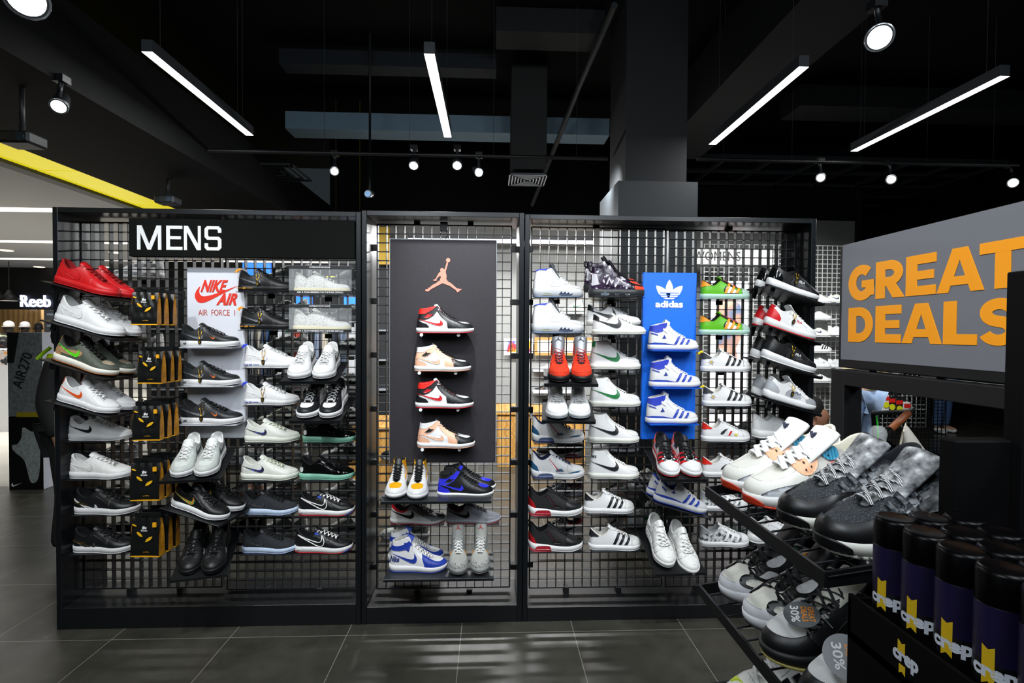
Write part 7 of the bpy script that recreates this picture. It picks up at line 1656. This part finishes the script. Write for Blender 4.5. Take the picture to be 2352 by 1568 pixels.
loc(MB().tube([a, b], .019, 12), 'handle_grip', pat('noise', ('#5d3015', '#8a4a22'), 30, .5, (.3, .7)), st)
loc(MB().tube([b, b + Vector((.02, 0, .018)), b + Vector((.03, .03, .0)), b + Vector((.03, .3, -.05))], .014, 10), 'handle_bar', mat('#141516', .4), st)
loc(MB().tube([a, a + Vector((-.07, .0, -.09)), a + Vector((-.02, .1, -.75))], .016, 10), 'push_bar', mat('#141516', .4), st)
loc(MB().tube([b + Vector((.03, .3, -.05)), a + Vector((.2, .3, -.75))], .014, 10), 'push_bar', mat('#141516', .4), st)
cp = MB(); vs = []
c = atY(2010, 1010, 2.76)
for i in range(9):
    for j in range(9):
        u = PI * i / 8; w = -.18 + .36 * j / 8; rr = .19 + .012 * math.sin(j * 2.4); vs.append((c.x - .02 + rr * math.cos(u), c.y + .16 + w, c.z - .17 + rr * math.sin(u)))
cp.add(vs, grid_faces(9, 9), True); loc(cp, 'canopy', mat('#121315', .85), st)
loc(MB().box(a.x - .15, a.x + .2, 2.76, 3.05, a.z - .55, a.z - .35), 'seat', mat('#121315', .85), st, .03)
for dx, dy in ((-.12, .0), (.2, .0), (-.12, .32), (.2, .32)):
    M = Matrix.Translation((a.x + dx, 2.74 + dy, .09)) @ Matrix.Rotation(PI / 2, 4, 'Y'); w = MB(); w.lathe([(.05, -.015), (.09, -.02), (.09, .02), (.05, .015)], 20, M); loc(w, 'wheel', mat('#17181a', .6), st)
loc(MB().tube([(a.x - .12, 2.74, .09), (a.x - .02, 2.8, .5), (a.x + .2, 2.74, .09)], .012, 8), 'chassis', mat('#1b1d1f', .4), st); loc(MB().tube([(a.x - .12, 3.06, .09), (a.x - .02, 3.0, .5), (a.x + .2, 3.06, .09)], .012, 8), 'chassis', mat('#1b1d1f', .4), st)
c = atY(2017, 1004, 2.66)
cu = thing('drink_cup', 'clear plastic cup with dome lid and green straw on the stroller', 'cup', tuple(c))
clr = mat('#e6eaec', .08, alpha=.28)
k = MB(); k.lathe([(.028, -.09), (.030, -.088), (.040, .012)], 20, None, False); k.build('cup_body', clr, cu)
k = MB(); k.lathe([(.042, .012), (.042, .020), (.038, .040), (.026, .058), (.010, .064)], 20, None, False); k.build('dome_lid', clr, cu)
k = MB(); k.tube([(.004, 0, -.07), (-.004, 0, .06), (-.012, 0, .115)], .0042, 8); k.build('straw', mat('#22c02a', .4), cu)
k = MB(); k.lathe([(.0, -.085), (.027, -.085), (.034, -.03), (.0, -.03)], 18, None, False); k.build('drink', mat('#c9c9bd', .3), cu)
c = atY(2080, 978, 2.62)
bg = thing('plastic_bag', 'pale translucent plastic bag hanging from the stroller handle', 'bag', tuple(c)); vs = []
for i in range(13):
    for j in range(12):
        t = i / 12; th = 2 * PI * j / 12; w = .012 + .085 * t ** .8; vs.append((.0 + .085 * t + w * .8 * math.cos(th) * (1 + .12 * math.sin(3 * th + 4 * t)), .05 * t ** .7 * math.sin(th), -.22 * t))
k = MB(); k.add(vs, [(i * 12 + j, i * 12 + (j + 1) % 12, (i + 1) * 12 + (j + 1) % 12, (i + 1) * 12 + j) for i in range(12) for j in range(12)] + [tuple(12 * 12 + j for j in range(12))], True); k.build('bag_body', mat('#d9d5cc', .35, alpha=.75), bg)
k = MB(); k.tube([(-.01, 0, -.03), (0, 0, .012), (.012, 0, -.02)], .004, 6); k.tube([(-.01, .004, -.03), (-.03, .0, -.12), (-.045, .0, -.2)], .006, 6); k.build('bag_handle', mat('#cfc6b0', .5), bg)
k = MB(); k.box(.04, .15, -.052, -.05, -.215, -.185); k.build('red_print', mat('#d8604f', .5), bg)
# dark wire stand with packets of socks
GYY = 6.3
a = atY(2020, 985, GYY); b = atY(2175, 880, GYY); g = MB()
for i in range(17): x = a.x + (b.x - a.x) * i / 16; g.box(x - .004, x + .004, GYY, GYY + .008, .05, b.z)
for j in range(22): z = .05 + (b.z - .05) * j / 21; g.box(a.x, b.x, GYY + .008, GYY + .016, z - .004, z + .004)
g.box(a.x, a.x + .03, GYY - .2, GYY + .2, 0, .05); g.box(b.x - .03, b.x, GYY - .2, GYY + .2, 0, .05)
tag(g.build('wire_stand', mat('#16181a', .4, .4)), 'black wire stand with hanging sock packets under the sign beam', 'wire stand')
for i, (px, py) in enumerate(((2032, 915), (2046, 920), (2063, 924), (2081, 932))):
    c = atY(px, py, GYY - .12); r = thing('sock_packet', '%s sock packet with red and yellow label on the black wire stand' % ('leftmost', 'second', 'third', 'rightmost')[i], 'packet', tuple(c), 'sock packets')
    MB().box(-.045, .045, -.02, .05, -.16, .05).build('packet_body', mat('#d6d6d2' if i in (0, 3) else '#1b1c1e', .4), r, .006); MB().box(-.042, .042, -.024, -.0205, -.02, .03).build('red_label', mat('#d8251f', .5), r)
    k = MB(); k.lathe([(.038, 0), (.038, .004)], 16, Matrix.Translation((0, -.0245, -.075)) @ Matrix.Rotation(PI / 2, 4, 'X')); k.build('yellow_sticker', mat('#d8d61f', .5), r)
    MB().box(-.02, .02, .03, .05, .05, .11).build('packet_hanger', mat('#1b1c1e', .5), r)

# ------------------------------------------------------------------ small pieces hang under the part they belong to
UNDER = {'tongue_emblem': 'tongue', 'eyelet': 'lace_panel', 'tongue_tick': 'tongue', 'yellow_panel': 'yellow_surround', 'toe_rubber_skirt': 'midsole', 'hang_tag': 'tag_chain', 'tag_emblem': 'tag_chain', 'flower_center': 'flower_mark', 'eye_insert': 'black_eye_panel', 'overlay_insert': 'black_overlay', 'strap_line': 'side_strap', 'sole_line': 'midsole', 'sole_lettering': 'midsole', 'air_window': 'midsole', 'flame_band': 'midsole', 'toe_bumper': 'midsole', 'sole_corner': 'midsole', 'heel_skirt': 'midsole', 'tongue_tag': 'tongue', 'side_panel_white': 'side_panel', 'heel_lettering': 'upper', 'side_lettering': 'upper', 'wing_mark': 'ankle_panel', 'trefoil_mark': 'upper',
  'zip': 'side_logo', 'white_letter': 'sign_board', 'orange_letter': 'sign_face', 'emblem': 'board_panel', 'trefoil_leaf': 'board_panel', 'trefoil_foot': 'board_panel', 'trefoil_gap': 'board_panel', 'board_lettering': 'board_panel', 'tick_logo': 'board_panel', 'logo_lettering': 'board_panel', 'caption_lettering': 'board_panel', 'lens': 'lamp_head', 'trim_ring': 'lamp_head', 'can_label': 'can_body', 'brand_lettering': 'can_body', 'star_print': 'can_body', 'feather_print': 'front_face', 'yellow_patch': 'front_face', 'pouch_lettering': 'front_face', 'pouch_emblem': 'front_face', 'tag_lettering': 'tag_disc', 'peg_cap': 'peg_rod', 'shelf_lip': 'shelf_plate', 'grille_louvre': 'grille_back', 'poster_figure': 'poster_panel', 'poster_lettering': 'upper_poster', 'poster_tick': 'lower_poster', 'poster_shoe': 'lower_poster', 'case_lettering': 'front_pane', 'straw': 'dome_lid', 'drink': 'cup_body', 'camera_lens': 'camera_body', 'sign_lettering': 'sign_board', 'diffuser': 'lamp_housing'}
for root in [o for o in COL.objects if o.parent is None]:
    ch = {}
    for c in root.children: ch.setdefault(c.name.split('.')[0], []).append(c)
    for nm, lst in ch.items():
        if UNDER.get(nm) not in ch: continue
        ps = ch[UNDER[nm]]
        for i, c in enumerate(sorted(lst, key=lambda o: o.name)):
            p_ = sorted(ps, key=lambda o: o.name)[min(i, len(ps) - 1)]
            inv = p_.matrix_parent_inverse.inverted() @ c.matrix_parent_inverse
            c.parent = p_; c.matrix_parent_inverse = inv
